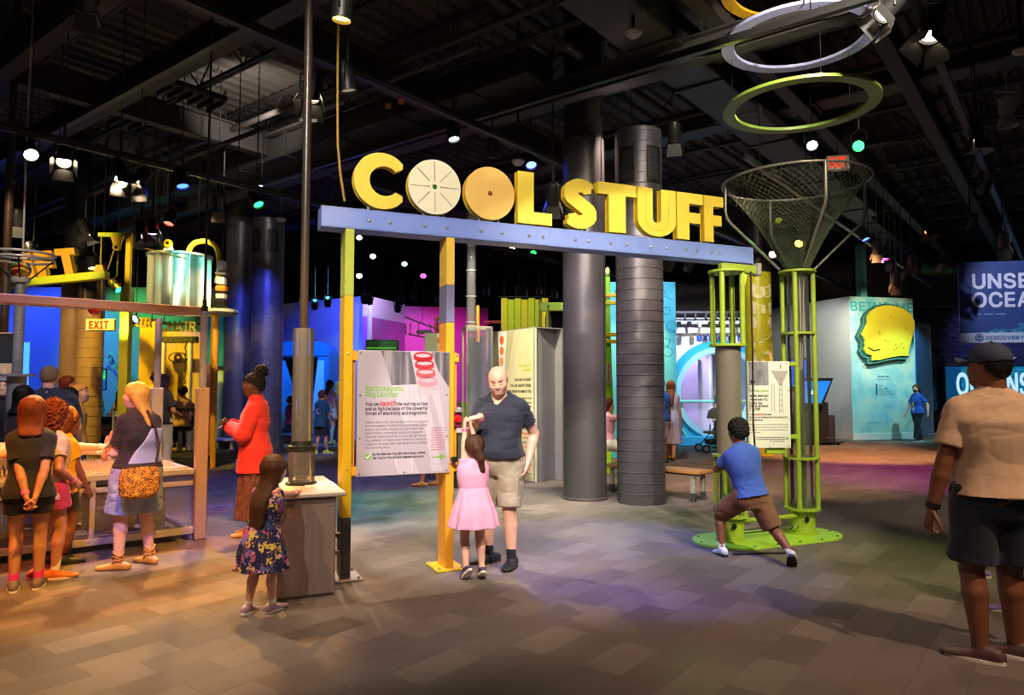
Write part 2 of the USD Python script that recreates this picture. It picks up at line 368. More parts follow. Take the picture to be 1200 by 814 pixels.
    def build_body(s):
        S = SDF(); H, hh = s.H, s.hh; s.torso_sdf(S, 0.); kb = .018
        for sd in 'LR':
            a = s.arm(sd)
            S.rc(s.sh[sd], s.el[sd], .031 * a, .0235 * a, .025); S.rc(s.neck - s.u * .008 * H, s.sh[sd] + s.u * .006 * H, .03 * H, .026 * a, .03); mid = s.el[sd] + (s.wr[sd] - s.el[sd]) * .3
            S.rc(s.el[sd], mid, .0235 * a, .0245 * a, .008).rc(mid, s.wr[sd], .0245 * a, .0155 * a, .008)
            l = s.H * s.thick * (.75 + .25 * s.B)
            S.rc(s.hip[sd], s.kn[sd], .054 * l, .0325 * l, .03); c1 = s.kn[sd] + (s.an[sd] - s.kn[sd]) * .32; back = nrm(np.cross(np.cross(s.an[sd] - s.kn[sd], [0, 1, 0]), s.an[sd] - s.kn[sd])) 
            S.rc(s.kn[sd], c1 - back * .008 * l, .032 * l, .0335 * l, .012).rc(c1 - back * .008 * l, s.an[sd], .0335 * l, .0205 * l, .012)
            s.foot_sdf(S, sd, -.004)
            s.hand_sdf(S, sd)
        S.rc(s.neck - s.u * .02 * H, s.hp(0, -.12, -.15), .036 * H * (1 + .1 * (s.B - 1)) * (1 - .14 * s.kid) * (1 if s.sex == 'm' else .88), .033 * H * (1 - .14 * s.kid) * (1 if s.sex == 'm' else .86), .02)
        e = lambda c, r, k=.01, op='u': S.ell(s.hp(*c), np.array(r) * hh, s.Hd, k * hh / .2, op)
        e((0, -.03, .12), (.35, .42, .37), .01); e((0, .12, -.14), (.262, .28, .35), .05); e((0, .21, -.25), (.185, .175, .19), .04); e((0, .29, -.40), (.125, .10, .085), .04)
        for x in (-1, 1):
            e((.15 * x, .43, .02), (.075, .05, .055), .03, 's'); e((.17 * x, .26, -.12), (.10, .1, .09), .04)
            e((.335 * x, -.05, -.03), (.035, .09, .135), .012)
        S.rc(s.hp(0, .375, .06), s.hp(0, .465, -.10), .032 * hh, .055 * hh, .02); e((.06, .41, -.115), (.045, .05, .04), .01); e((-.06, .41, -.115), (.045, .05, .04), .01)
        e((0, .375, -.235), (.11, .05, .028), .012); e((0, .365, -.285), (.095, .05, .03), .012)
        obj('body', S.mesh(s.res), s.skin, s.root, True)
    def foot_frame(s, sd):
        y, p = s.fy[sd]; a = math.radians(y); p = math.radians(p)   # p: toes down positive
        d = rotz(a) @ np.array([0, math.cos(p), -math.sin(p)]); up = rotz(a) @ np.array([0, math.sin(p), math.cos(p)]); x = np.cross(d, up); return np.stack([x, up, d], 1)
    def foot_sdf(s, S, sd, ease, k=.015):
        H = s.H; R = s.foot_frame(sd); l = (.152 + .01 * s.kid) * H + ease * 2; o = s.an[sd] + R @ np.array([0, -s.az + .0, -.045 * H])
        t = lambda q, a, b, cy: (q * l, a * H + ease, b * H + ease, 0, cy * H)
        S.loft(o, R, [(-.02 * H - ease, .006 * H, .012 * H, 0, .02 * H), (0, .019 * H + ease, .021 * H + ease, 0, .023 * H), (.03 * H, .0205 * H + ease, .024 * H + ease, 0, .026 * H), t(.45, .0225, .018, .0185), t(.7, .026, .0135, .0135), t(.9, .021, .0095, .0105), t(1.0, .008, .006, .008)], k=k, pw=2.4)
        S.rc(s.an[sd], s.an[sd] - R[:, 1] * .018 * H, .0205 * H + ease * .6, .021 * H + ease, k)
    def hand_sdf(s, S, sd):
        a = s.H * (1 - .05 * s.kid); x = 1 if sd == 'R' else -1; d = nrm(s.wr[sd] - s.el[sd])
        if sd in s.handrot: d, pn = (nrm(q) for q in s.handrot[sd])
        else: pn = np.array([-x, .15, 0.])
        pn = nrm(pn - d * (pn @ d)); th = np.cross(d, pn) * -x              # d: fingers, pn: out of the palm, th: towards the thumb
        w = s.wr[sd]; s.palm = getattr(s, 'palm', {}); pl = .055 * a
        s.palm[sd] = (w + d * pl * .8 + pn * .02 * a, d, pn, th)
        R = np.stack([th, pn, d], 1)
        S.loft(w, R, [(-.01 * a, .0155 * a, .0125 * a), (.015 * a, .019 * a, .0115 * a), (pl * .8, .0235 * a, .0105 * a), (pl, .022 * a, .008 * a)], k=.008)
        g = s.grip[sd]; fr = max(.0052 * a, s.res * .62)
        for q, (off, ln) in enumerate(zip((.0175, .006, -.006, -.017), (.042, .047, .043, .034))):
            p = w + d * pl + th * off * a * 1.05; sp = th * off * .35; v = nrm(d + sp); L = ln * a * 1.05; c = g * (1 + .08 * q)
            for j, (fl, cv) in enumerate(((.45, .55), (.32, 1.1), (.23, .7))):
                ang = c * cv; v = nrm(v * math.cos(ang) + pn * math.sin(ang)); pnn = None
                p2 = p + v * L * fl; S.rc(p, p2, fr * (1 - .08 * j), fr * (.95 - .1 * j), .004 if j == 0 else .001); p = p2
                pn_j = nrm(np.cross(np.cross(v, pn), v)); pn = pn_j
            pn = R[:, 1]
        p = w + d * .014 * a + th * .015 * a; v = nrm(d * .65 + th * .75 + pn * .25)
        for L, r in ((.028, .0072), (.022, .006), (.018, .0052)):
            p2 = p + v * L * a; S.rc(p, p2, max(r * a, s.res * .65), max(r * a * .92, s.res * .62), .006); p = p2; v = nrm(v + d * .35 + pn * .3 * g)
    # ---- face and hair
    def face(s, iris='iris_brown', brow='hair_dark', lips='lips_rose', shut=False):
        hh = s.hh
        for x in (-1, 1):
            if not shut:
                obj('eye', MB().tm(trimesh.creation.icosphere(2, .047 * hh), s.Hd, s.hp(.145 * x, .355, .015)), MATS['eye_white'], s.root, True)
                obj('iris', MB().tm(trimesh.creation.icosphere(1, .024 * hh), s.Hd, s.hp(.145 * x, .386, .015)), MATS[iris], s.root, True)
            if shut: obj('eyelid', MB().tube([s.hp(x * q, y, z) for q, y, z in ((.075, .40, .005), (.145, .415, -.012), (.215, .37, .0))], [.008 * hh, .014 * hh, .008 * hh], 6), MATS[brow], s.root, True)
            obj('eyebrow', MB().tube([s.hp(x * q, y, z) for q, y, z in ((.06, .405, .095), (.14, .40, .125), (.225, .33, .10))], [.012 * hh, .015 * hh, .007 * hh], 6), MATS[brow], s.root, True)
        S = SDF().ell(s.hp(0, .395, -.235), np.array([.095, .034, .02]) * hh, s.Hd).ell(s.hp(0, .392, -.275), np.array([.08, .034, .022]) * hh, s.Hd)
        obj('lips', S.mesh(.005), MATS[lips], s.root, True)
    def hair(s, mat, style='short', length=.35, width=.32, vol=1.1, curl=0., res=None, front_=.16, back=.0, name='hair', tail=None, droop=None):
        hh = s.hh; S = SDF(); e = lambda c, r, k=.02: S.ell(s.hp(*c), np.array(r) * hh, s.Hd, k); res = res or s.res
        e((0, -.04, .13), (.36 * vol, .43 * vol, .375 * vol))
        if style == 'short':
            e((0, -.2, -.02), (.325 * vol, .27 * vol, .33 * vol))
            S.plane(s.hp(0, .36, .28), s.Hd @ np.array([0, .55, -.71]))
        else:
            # falls to the given length below the head centre along the body's vertical, draped behind the shoulders
            dn = nrm(-np.array([0, 0, 1.]) if droop is None else droop); z = -dn; yb = s.Hd[:, 1]; yb = nrm(yb - z * (yb @ z)); R = np.stack([np.cross(yb, z), yb, z], 1); tt = np.array(s.torso(.012))
            def back_y(dz):  # how far behind the head centre the wearer's back lies at that depth
                q = (s.hc[2] + dz - s.P[2]) / s.u[2]; p = s.P + s.u * q
                if q > tt[-1, 0]: return -(.34 + back) * hh
                ty = s.T[:, 1] * (np.interp(q, tt[:, 0], tt[:, 4]) - np.interp(q, tt[:, 0], tt[:, 2])); return min(float((p + ty - s.hc) @ yb) - .035 * hh, -.2 * hh)
            st = [(-length, width * .5 * hh, .07 * hh, 0, back_y(-length)), (-length * .92, width * .95 * hh, .12 * hh, 0, back_y(-length * .92)), (-length * .65, width * 1.08 * hh, .16 * hh, 0, back_y(-length * .65)), (-.30 * hh, 1.22 * width * hh, .30 * hh, 0, -.16 * hh), (.05 * hh, 1.2 * width * hh, .37 * hh, 0, -.08 * hh), (.25 * hh, .9 * width * hh, .3 * hh, 0, -.05 * hh)]
            S.loft(s.hc, R, st, k=.03, pw=2.2)
            S.ell(s.hp(0, .55 + front_ - .16, -.2), np.array([.27, .42, .55]) * hh, s.Hd, .02, 's')
        if tail is not None:
            pts = [np.asarray(q, float) for q in tail[0]]
            for q, (a, b) in enumerate(zip(pts[:-1], pts[1:])): S.rc(a, b, tail[1][q], tail[1][q + 1], .02)
        m = S.mesh(res)
        if curl: m = ruffle(m, curl, (62, 62, 62), 3, 2); mat = mat + '_curly'
        else: m = ruffle(m, .006, (60, 60, 9), 5, 3)
        return obj(name, m, MATS[mat], s.root, True)
    # ---- clothes
    def shirt(s, mat, sleeve=.55, hem=-.03, ease=.014, name='shirt', neck=.92, wr=.009, flare=.014, freq=(9, 9, 6), vneck=0., open_=0., parent=None):
        S = SDF(); H = s.H; st = s.torso(ease); zs = np.array([q[0] for q in st]); A = np.array(st); lo = hem * H; top = s.th * 1.05
        zz = [lo] + [z for z in zs if z > lo + .01 and z < top - .01] + [top]
        out = []
        for z in zz:
            r = [float(np.interp(z, zs, A[:, j])) for j in range(1, 5)]; w = max(0, (.08 * H - z) / (.08 * H - lo)) if z < .08 * H else 0
            if z < .04 * H: r[0] = max(r[0], float(np.interp(.0, zs, A[:, 1]))); r[1] = max(r[1], float(np.interp(0, zs, A[:, 2])))
            out.append((z, r[0] + flare * w, r[1] + flare * w, r[2], r[3]))
        S.loft(s.P, s.T, out, k=.02, pw=2.3)
        for sd in 'LR':
            a = s.arm(sd); x = 1 if sd == 'R' else -1
            S.rc(s.neck - s.u * .012 * H, s.sh[sd] + s.u * .006 * H, .03 * H + ease * .8, .027 * a + ease * .8, .03)
            if sleeve <= 0:
                S.rc(s.sh[sd], s.sh[sd] - s.T[:, 0] * x * .02 * H, .03 * H, .036 * H, .03); continue
            if sleeve <= 1:
                e = s.sh[sd] + (s.el[sd] - s.sh[sd]) * sleeve; d = nrm(s.el[sd] - s.sh[sd])
                m_ = s.sh[sd] + (s.el[sd] - s.sh[sd]) * .12; S.rc(s.sh[sd], m_, .031 * a + ease * .8, .031 * a + ease * .8, .03); S.rc(m_, e + d * .02, .031 * a + ease * .9, .030 * a + ease * 1.1, .007, cut=(e, d))
            else:
                S.rc(s.sh[sd], s.sh[sd] + (s.el[sd] - s.sh[sd]) * .15, .032 * a + ease, .031 * a + ease, .03); S.rc(s.sh[sd], s.el[sd], .032 * a + ease, .029 * a + ease, .012); e = s.el[sd] + (s.wr[sd] - s.el[sd]) * (sleeve - 1); d = nrm(s.wr[sd] - s.el[sd])
                S.rc(s.el[sd], e + d * .02, .029 * a + ease, .0225 * a + ease, .02, cut=(e, d))
        S.rc(s.neck + s.u * .006 * H - s.T[:, 1] * 0, s.neck + s.u * .1 * H + s.T[:, 1] * .012 * H, .037 * H * neck, .05 * H, .004, 's')
        if vneck: S.rc(s.P + s.T @ np.array([0, .085 * H, s.th - vneck * H]), s.P + s.T @ np.array([0, .06 * H, s.th + .035 * H]), .006 * H, .056 * H, .004, 's')
        if open_: # an open front
            c = s.P + s.T @ np.array([0, .14 * H, 0]); S.loft(c, s.T, [(-.6 * H, open_ * 1.3, .09 * H), (s.th * .4, open_, .1 * H), (s.th * .95, open_ * .6, .12 * H), (s.th * 1.2, open_ * .6, .12 * H)], k=.004, op='s')
        return obj(name, crease(ruffle(S.mesh(s.res), wr, freq, 1), wr * .5, np.array([4, 4, 10]) / (s.H / 1.7), 4), MATS[mat], parent or s.root, True)
    def legs(s, mat, to=.62, ease=.018, top=.06, name='shorts', wr=.006, flare=.006, freq=(10, 10, 6)):
        """Shorts or trousers. to: how far down the leg (0 hip, 1 knee, 2 ankle)."""
        S = SDF(); H = s.H; s.torso_sdf(S, min(ease, .012) * .6, z1=top * H)
        l = s.H * s.thick * (.75 + .25 * s.B)
        for sd in 'LR':
            if to <= 1:
                e = s.hip[sd] + (s.kn[sd] - s.hip[sd]) * to; d = nrm(s.kn[sd] - s.hip[sd]); r1 = (.054 + (.0325 - .054) * to) * l
                S.rc(s.hip[sd], e + d * .03, .054 * l + ease, r1 + ease + flare, .035, cut=(e, d))
            else:
                S.rc(s.hip[sd], s.kn[sd], .054 * l + ease, .037 * l + ease, .03); e = s.kn[sd] + (s.an[sd] - s.kn[sd]) * (to - 1); d = nrm(s.an[sd] - s.kn[sd])
                S.rc(s.kn[sd], e + d * .02, .037 * l + ease, .028 * l + ease + flare, .02, cut=(e, d))
        return obj(name, crease(ruffle(S.mesh(s.res), wr, freq, 2), wr * .8, np.array([5, 5, 8]) / (s.H / 1.7), 6), MATS[mat], s.root, True)
    def skirt(s, mat, top=.1, length=.3, w0=1.0, flare=.05, name='skirt', folds=9, amp=.008, ease=.012, sway=(0, 0), wr=.003, seed=0):
        S = SDF(); H = s.H; st = np.array(s.torso(ease)); z1 = top * H; z0 = z1 - length * H
        g = lambda z, j: float(np.interp(z, st[:, 0], st[:, j]))
        zt = [z0, z0 * .6 + z1 * .4, z0 * .25 + z1 * .75, z1]; hip = g(0, 1), g(0, 2)
        o = []
        for i, z in enumerate(zt):
            t = (z1 - z) / (z1 - z0); base = (g(z, 1), g(z, 2)) if z > 0 else hip
            o.append((z, base[0] * (w0 if i == 3 else 1) + flare * t ** .8, base[1] + flare * t ** .8, sway[0] * t, g(max(z, 0), 4) + sway[1] * t))
        R = np.eye(3); P = s.P
        def fold(th, z):
            t = np.clip((z1 - z) / (z1 - z0), 0, 1); return amp * t * np.cos(folds * th + 2 * np.sin(2 * th + seed) + seed)
        S.loft(P, R, o, k=.0, pw=2., fold=fold)
        return obj(name, ruffle(S.mesh(s.res), wr, (12, 12, 8), seed), MATS[mat], s.root, True)
    def shoes(s, mat, sole=None, sock=None, sockh=.06, ease=.006, name='shoe', low=False):
        for sd in 'LR':
            S = SDF(); s.foot_sdf(S, sd, ease); R = s.foot_frame(sd)
            S.plane(s.an[sd] + R[:, 1] * (.002 if low else .012) * s.H, nrm(R[:, 1] - R[:, 2] * .25))
            S.plane(s.an[sd] - R[:, 1] * (s.az + ease * .3 - (.0085 * s.H if sole else 0)), -R[:, 1])
            sh = obj(name, S.mesh(min(s.res, .007)), MATS[mat], s.root, True)
            if sole:
                H = s.H; l = .162 * H + .014; P = []
                for i in range(26):
                    a = 2 * PI * i / 26; t = (1 - math.cos(a)) / 2; w = (.023 + .006 * math.sin(PI * min(1, t * .75 + .1)) * (t > .3)) * H * (abs(math.sin(a)) ** .6); P.append((math.copysign(w + .003, math.sin(a)), -.02 * H - .004 + t * l))
                m = trimesh.creation.extrude_polygon(Polygon(P).buffer(.0), .017 * H, engine='earcut')
                v = np.stack([m.vertices[:, 0], m.vertices[:, 2] - .007 * H, m.vertices[:, 1]], 1)
                obj('sole', MB().add(v, m.faces[:, ::-1], R, s.an[sd] + R @ np.array([0, -s.az, -.045 * H])), MATS[sole], sh)
            if sock:
                S = SDF().rc(s.an[sd] - R[:, 1] * .01, s.an[sd] + nrm(s.kn[sd] - s.an[sd]) * (sockh * s.H + .03), .0235 * s.H, .026 * s.H, cut=(s.an[sd] + nrm(s.kn[sd] - s.an[sd]) * sockh * s.H, nrm(s.kn[sd] - s.an[sd])))
                obj('sock', S.mesh(min(s.res, .008)), MATS[sock], s.root, True)
    def band(s, mat, sd='L', at_=1.0, w=.018, r=None, name='wristband'):
        p = s.el[sd] + (s.wr[sd] - s.el[sd]) * at_; d = nrm(s.wr[sd] - s.el[sd]); r = r or .0185 * s.arm(sd)
        A = axes(d); return obj(name, MB().lathe([(r, -w / 2), (r + .004, -w / 2), (r + .004, w / 2), (r, w / 2), (r, -w / 2)], 20, p, A), MATS[mat], s.root, 40)
# ------------------------------------------------------------------ materials of the place
for a in (('skin_fair', '#d9a38a', .5), ('skin_light', '#e2b39c', .5), ('skin_tan', '#b97f5e', .5), ('skin_brown', '#7a4a30', .48), ('skin_deep', '#54331f', .45), ('hair_dark', '#1c130d', .42), ('hair_brown', '#4a2d1b', .42),
          ('hair_auburn', '#6a3018', .42), ('hair_blonde', '#cda552', .42), ('hair_ash', '#8a7350', .45), ('hair_purple', '#7f5a8c', .45), ('hair_black', '#100c0a', .4), ('iris_brown', '#1d120b', .25), ('eye_white', '#e6e2dc', .3), ('lips_rose', '#a2584e', .4), ('lips_deep', '#5f2b22', .4)): hair_mat(*a[:2]) if a[0].startswith('hair') else M(*a, vary=.06, vscale=(9, 9, 9))
black_steel = M('black_steel', '#161616', .45); ceil_black = M('ceiling_paint', '#2e2926', .7, bump=.1); deck_mat = M('deck_paint', '#474039', .75)
alu = M('brushed_aluminium', '#b4b0ac', .34, .35, vary=.08, vscale=(2, 2, 60)); chrome = M('polished_steel', '#c8c8ca', .18, .6); steel_dull = M('dull_steel', '#8d8c8c', .38, .4, vary=.12, vscale=(5, 5, 40))
yellow = M('paint_yellow', '#dcb21a', .4); letter_yellow = M('paint_letter_yellow', '#f0d24e', .42); lime = M('paint_lime', '#9cb436', .38); green = M('paint_green', '#8fc218', .4); orange = M('paint_orange', '#e08a1e', .42); tanp = M('paint_apricot', '#eab055', .42)
violet = M('paint_violet_grey', '#77759c', .45); blue_beam = M('paint_periwinkle', '#8298e4', .38); charcoal = M('paint_charcoal', '#45444a', .5); white = M('white_board', '#e4dfe0', .45); black = M('black_plastic', '#121214', .45); rubber = M('rubber', '#1a1a1b', .8)
clearp = clear('acrylic', (.93, .94, .94)); ink = M('ink_black', '#17151a', .6); grey_ink = M('ink_grey', '#6d676f', .6); red_ink = M('ink_red', '#b8202c', .5); green_ink = M('ink_green', '#78b043', .5); blue_ink = M('ink_blue', '#20508c', .5)

for n_, c_ in (('hair_black', '#15100d'), ('hair_dark', '#2a1c12'), ('hair_auburn', '#6a3018'), ('hair_blonde', '#cda552')): M(n_ + '_curly', c_, .7, vary=.5, vscale=(70, 70, 70), bump=.9, bscale=140, bdist=.01, spec=.25)
# ------------------------------------------------------------------ the hall: floor with carpet tiles
AX = 52.0                                        # the hall's own axis against x; walls, tiles, joists and tracks follow it
AR = rotz(math.radians(AX))
def hall(p): return AR.T @ np.asarray(p, float)  # world -> hall
rng = np.random.default_rng(3)
tones = ['#6f645f', '#695e59', '#746963', '#635853', '#6c615c', '#7a6e68', '#665b56']
def carpet(name, col, stripe=False):
    c = lin(col); hi = tuple(min(1, x * 1.55) for x in c); lo = tuple(x * .78 for x in c)
    nodes = {'geo': ('geometry', {}), 'nz': ('noise_texture', {'scale': 260., 'detail': 3.}), 'n2': ('noise_texture', {'scale': 3., 'detail': 3.}), 'rp': ('rgb_ramp', {'ramp': [(.25, lo), (.5, c), (.8, hi)]}), 'mx': ('mix_color', {'blend_type': 'multiply', 'fac': .35}),
             'bp': ('bump', {'strength': .35, 'distance': .004}), 'p': ('principled_bsdf', {'roughness': .95, 'specular_ior_level': .15, 'sheen_weight': .15})}
    links = [('geo.position', 'nz.vector'), ('geo.position', 'n2.vector'), ('nz.fac', 'rp.fac'), ('nz.fac', 'bp.height'), ('bp.normal', 'p.normal'), ('n2.fac', 'mx.b')]
    if stripe:
        nodes['mp'] = ('mapping', {'rotation': (0, 0, math.radians(-AX))}); nodes['wv'] = ('wave_texture', {'bands_direction': 'x', 'scale': 20., 'distortion': 1.2, 'detail': 1., 'detail_scale': 6.})
        nodes['wr'] = ('rgb_ramp', {'ramp': [(.45, (.8, .8, .8)), (.62, (1.9, 1.8, 1.7))]}); nodes['m2'] = ('mix_color', {'blend_type': 'multiply', 'fac': 1., 'use_clamp': False})
        links += [('geo.position', 'mp.vector'), ('mp.vector', 'wv.vector'), ('wv.fac', 'wr.fac'), ('rp.color', 'm2.a'), ('wr.color', 'm2.b'), ('m2.result', 'mx.a')]
    else: links.append(('rp.color', 'mx.a'))
    links.append(('mx.result', 'p.base_color'))
    return custom(name, nodes, links)
carpets = [carpet(f'carpet_{i}', c) for i, c in enumerate(tones)] + [carpet('carpet_striped', '#5f554e', True), carpet('carpet_striped_dark', '#504640', True)]
c1, c2 = lin('#746964'), lin('#665b56')
floor_mat = custom('carpet_far', {'geo': ('geometry', {}), 'mp': ('mapping', {'rotation': (0, 0, math.radians(-AX))}), 'br': ('brick_texture', {'color1': c1, 'color2': c2, 'mortar': c2, 'scale': 1., 'mortar_size': .004, 'brick_width': .5, 'row_height': .25}),
    'p': ('principled_bsdf', {'roughness': .95, 'specular_ior_level': .15})}, [('geo.position', 'mp.vector'), ('mp.vector', 'br.vector'), ('br.color', 'p.base_color')])
floor = struct('floor', MB().box((0, 16, -.055), (64, 48, .1)), floor_mat, 'brown grey carpet floor of staggered rectangular carpet tiles')
TL, TW = .5, .25
tiles = []
for i in range(-44, 90):
    for j in range(-90, 90):
        u, v = (i + (.5 if j % 2 else 0)) * TL, j * TW
        w = AR @ np.array([u + TL / 2, v + TW / 2, 0])
        if w[1] < 3.0 or w[1] > 11 : continue
        q = w - CAM; wd = q @ FW; px = 600 + F * q[0] / wd; py = 407 - F * (q @ UPV) / wd
        if -60 < px < 1260 and py < 860: tiles.append((w[1], u, v))
tiles.sort(); far_m = MB()
def tile_mesh(u, v, mb):
    b, g = .0015, .0004; x0, x1, y0, y1 = u + g, u + TL - g, v + g, v + TW - g
    vv = np.array([[x0, y0,  -.006], [x1, y0,  -.006], [x1, y1,  -.006], [x0, y1,  -.006], [x0, y0, -.0008], [x1, y0, -.0008], [x1, y1, -.0008], [x0, y1, -.0008], [x0 + b, y0 + b, 0], [x1 - b, y0 + b, 0], [x1 - b, y1 - b, 0], [x0 + b, y1 - b, 0]])
    f = [[0, 1, 5, 4], [1, 2, 6, 5], [2, 3, 7, 6], [3, 0, 4, 7], [4, 5, 9, 8], [5, 6, 10, 9], [6, 7, 11, 10], [7, 4, 8, 11], [8, 9, 10, 11]]
    return mb.add(vv @ AR.T, f)
rest = {}
for k, (d, u, v) in enumerate(tiles):
    m = int(rng.choice(9, p=[.15, .16, .14, .13, .13, .09, .13, .04, .03]))
    if k < 290: obj('carpet_tile', tile_mesh(u, v, MB()), carpets[m], floor)
    else: tile_mesh(u, v, rest.setdefault(m, MB()))
for m, mb in sorted(rest.items()): tag(obj('carpet_tiles', mb, carpets[m], floor), kind='stuff')

# ------------------------------------------------------------------ the ceiling: ribbed deck, bar joists, girders, ducts
DZ = 7.0
prof = []
for k in range(-150, 160): prof += [(k * .3, 0), (k * .3 + .12, 0), (k * .3 + .16, .06), (k * .3 + .26, .06)]
prof = np.array(prof); nA = len(prof); v = np.vstack([np.stack([np.full(nA, x), prof[:, 0], DZ + prof[:, 1]], 1) for x in (-22, 46)]); i = np.arange(nA - 1)
ceiling = struct('ceiling', MB().add(v @ AR.T, np.stack([i, i + nA, i + nA + 1, i + 1], 1)), deck_mat, 'black painted ribbed metal deck ceiling with open bar joists')
jm = MB()
for z, w in ((DZ - .06, .1), (DZ - .75, .09)):
    for s_ in (-1, 1): jm.box((s_ * .03, 4, z), (.045, 66, .05))
ys = np.arange(-29, 37, .62)
for k, y in enumerate(ys[:-1]):
    a, b = (DZ - .1, DZ - .72) if k % 2 else (DZ - .72, DZ - .1); jm.tube([(0, y, a), (0, ys[k + 1], b)], .014, 5, False)
jv, jf = jm.done()
for k, x in enumerate(np.arange(-9.5, 40, 1.9)): obj('joist', MB().add(jv, jf, AR, AR @ np.array([x, 0, 0])), ceil_black, ceiling)
def ibeam(mb, a, b, h=.35, w=.2, t=.02):
    a, b = np.asarray(a, float), np.asarray(b, float); d = b - a; L = np.linalg.norm(d); A = axes(d)
    for c, dd in (((0, 0), (t, h)), ((0, h / 2), (w, t)), ((0, -h / 2), (w, t))): mb.box((c[0], c[1], L / 2), (dd[0], dd[1], L), A, a)
    return mb
def hline(px, py, z, direction, L0, L1):
    """A line on the hall's axis (0 along d1, 1 along d2) through the sight line of a pixel at height z."""
    p = gp(px, py, z); d = AR[:, direction]; return p + d * L0, p + d * L1
girder_list = [(330, 32, 6.0, 0, -12, 30, .45), (10, 68, 5.9, 1, -14, 20, .4), (172, 90, 6.0, 1, -16, 24, .38), (800, 64, 5.7, 1, -14, 26, .3), (640, 118, 6.1, 1, -20, 26, .3), (1070, 100, 6.1, 0, -10, 30, .4), (60, 95, 6.1, 0, -10, 30, .4), (850, 20, 6.1, 0, -8, 30, .4)]
for px, py, z, d, l0, l1, h in girder_list: obj('girder', ibeam(MB(), *hline(px, py, z, d, l0, l1), h), ceil_black, ceiling)
duct_mat = M('duct_paint', '#262322', .6); purple_steel = M('violet_tinted_steel', '#3b3038', .5)
def duct(px, py, z, d, l0, l1, w, h):
    a, b = hline(px, py, z, d, l0, l1); dd = b - a; A = axes(dd); L = np.linalg.norm(dd); mb = MB()
    mb.box((0, 0, L / 2), (w, h, L), A, a, .02)
    for q in np.arange(1, L, 1.5): mb.box((0, 0, q), (w + .06, h + .06, .05), A, a)
    obj('air_duct', mb, duct_mat, ceiling)
duct(450, 140, 6.0, 1, -3.2, 24, .6, .4); duct(850, 110, 6.0, 0, -6.5, 9, .7, .4); duct(935, 190, 6.1, 0, -4, 30, .5, .3)
duct(1180, 60, 6.2, 1, -6, 26, .45, .35)
# louvred heaters under the deck, left
for px, py in ((205, 112), (123, 140)):
    c = gp(px, py, 6.1); h_ = thing('louvred_heater', f'dark louvred ceiling heater box, {"larger one nearer the middle" if px > 200 else "smaller one further left"}', 'heater', c, AX)
    obj('housing', MB().box((0, 0, .12), (1.5, .5, .1), bev=.02), ceil_black, h_)
    for k in range(9): obj('louvre', MB().box((-.66 + k * .165, 0, .04), (.03, .46, .1)), duct_mat, h_)
# pipes and sprinkler line
obj('pipe', MB().tube(hline(500, 60, 6.2, 1, -14, 24), .05, 10), ceil_black, ceiling); obj('pipe', MB().tube(hline(620, 25, 6.3, 0, -8, 24), .07, 10), ceil_black, ceiling); obj('pipe', MB().tube(hline(180, 200, 5.6, 1, -8, 24), .04, 10), ceil_black, ceiling)
obj('pipe', MB().tube(hline(1100, 62, 6.2, 1, -10, 24), .05, 10), ceil_black, ceiling)

# ------------------------------------------------------------------ walls
def wall(name, pL, YL, pR, YR, z0, z1, mat, label, th=.15, back=1):
    a, b = at(pL, 455, YL), at(pR, 455, YR); a[2] = b[2] = 0; d = b - a; L = np.linalg.norm(d); ang = math.atan2(d[1], d[0])
    mb = MB().box((L / 2, back * th / 2, (z0 + z1) / 2), (L, th, z1 - z0), rotz(ang), a)
    return struct(name, mb, mat, label), a, ang, L
paint_grey = M('wall_grey', '#a5a3a6', .7, bump=.05); paint_lav = M('wall_lavender', '#b9a9c4', .7); paint_purple = M('wall_purple', '#8f4a92', .7); paint_mag = M('wall_magenta', '#b04a9a', .7); dark_wall = M('wall_black', '#171616', .8); paint_teal = M('wall_teal', '#6fa9a6', .7)
WL, *wlf = wall('wall_left', -200, 19.7, 265, 19.9, 0, 4.35, paint_grey, 'tall pale wall at far left washed with blue and green light')
wall('wall_blue', 322, 24, 431, 21.6, 0, 4.35, paint_grey, 'grey far wall lit blue behind the dark doorway box')
wall('wall_purple', 429, 21.6, 474, 24, 0, 3.72, paint_purple, 'purple far wall panel seen through the gate')
wall('wall_lavender', 429, 21.6, 474, 24, 3.72, 4.35, paint_lav, 'lavender band above the purple far wall')
wall('wall_magenta', 472, 24, 572, 24.5, 0, 4.3, paint_mag, 'magenta lit far wall seen through the gate', .15)
wall('wall_dark', 555, 25, 800, 25, 0, 4.0, dark_wall, 'black far wall between the pillars')
wall('wall_far', -700, 34, 1900, 34, 0, 7, dark_wall, 'black wall at the far end of the hall')
wall('wall_side', -1300, 20, -520, 33, 0, 7, dark_wall, 'black side wall of the hall')
soff = M('soffit_brown', '#463c38', .8)
wall('trim_1', 775, 21.5, 900, 22.5, 3.75, 4.75, soff, 'dark soffit above the white archway wall', .4)
wall('trim_2', 890, 26, 1130, 26, 4.7, 6.3, soff, 'dark soffit wall above the grey partition', .4)
wall('trim_3', 1072, 25.4, 1330, 24, 4.45, 5.6, soff, 'dark soffit above the brick wall doorway', .4)
wall('wall_grey', 903, 25.4, 998, 21.8, 0, 4.35, M('wall_pale_grey', '#b3b3ae', .7), 'pale grey partition wall beside the head mural')
wall('baseboard_grey', 903, 25.38, 998, 21.78, 0, .2, M('wall_pale_grey'), 'pale skirting along the grey partition', .17)
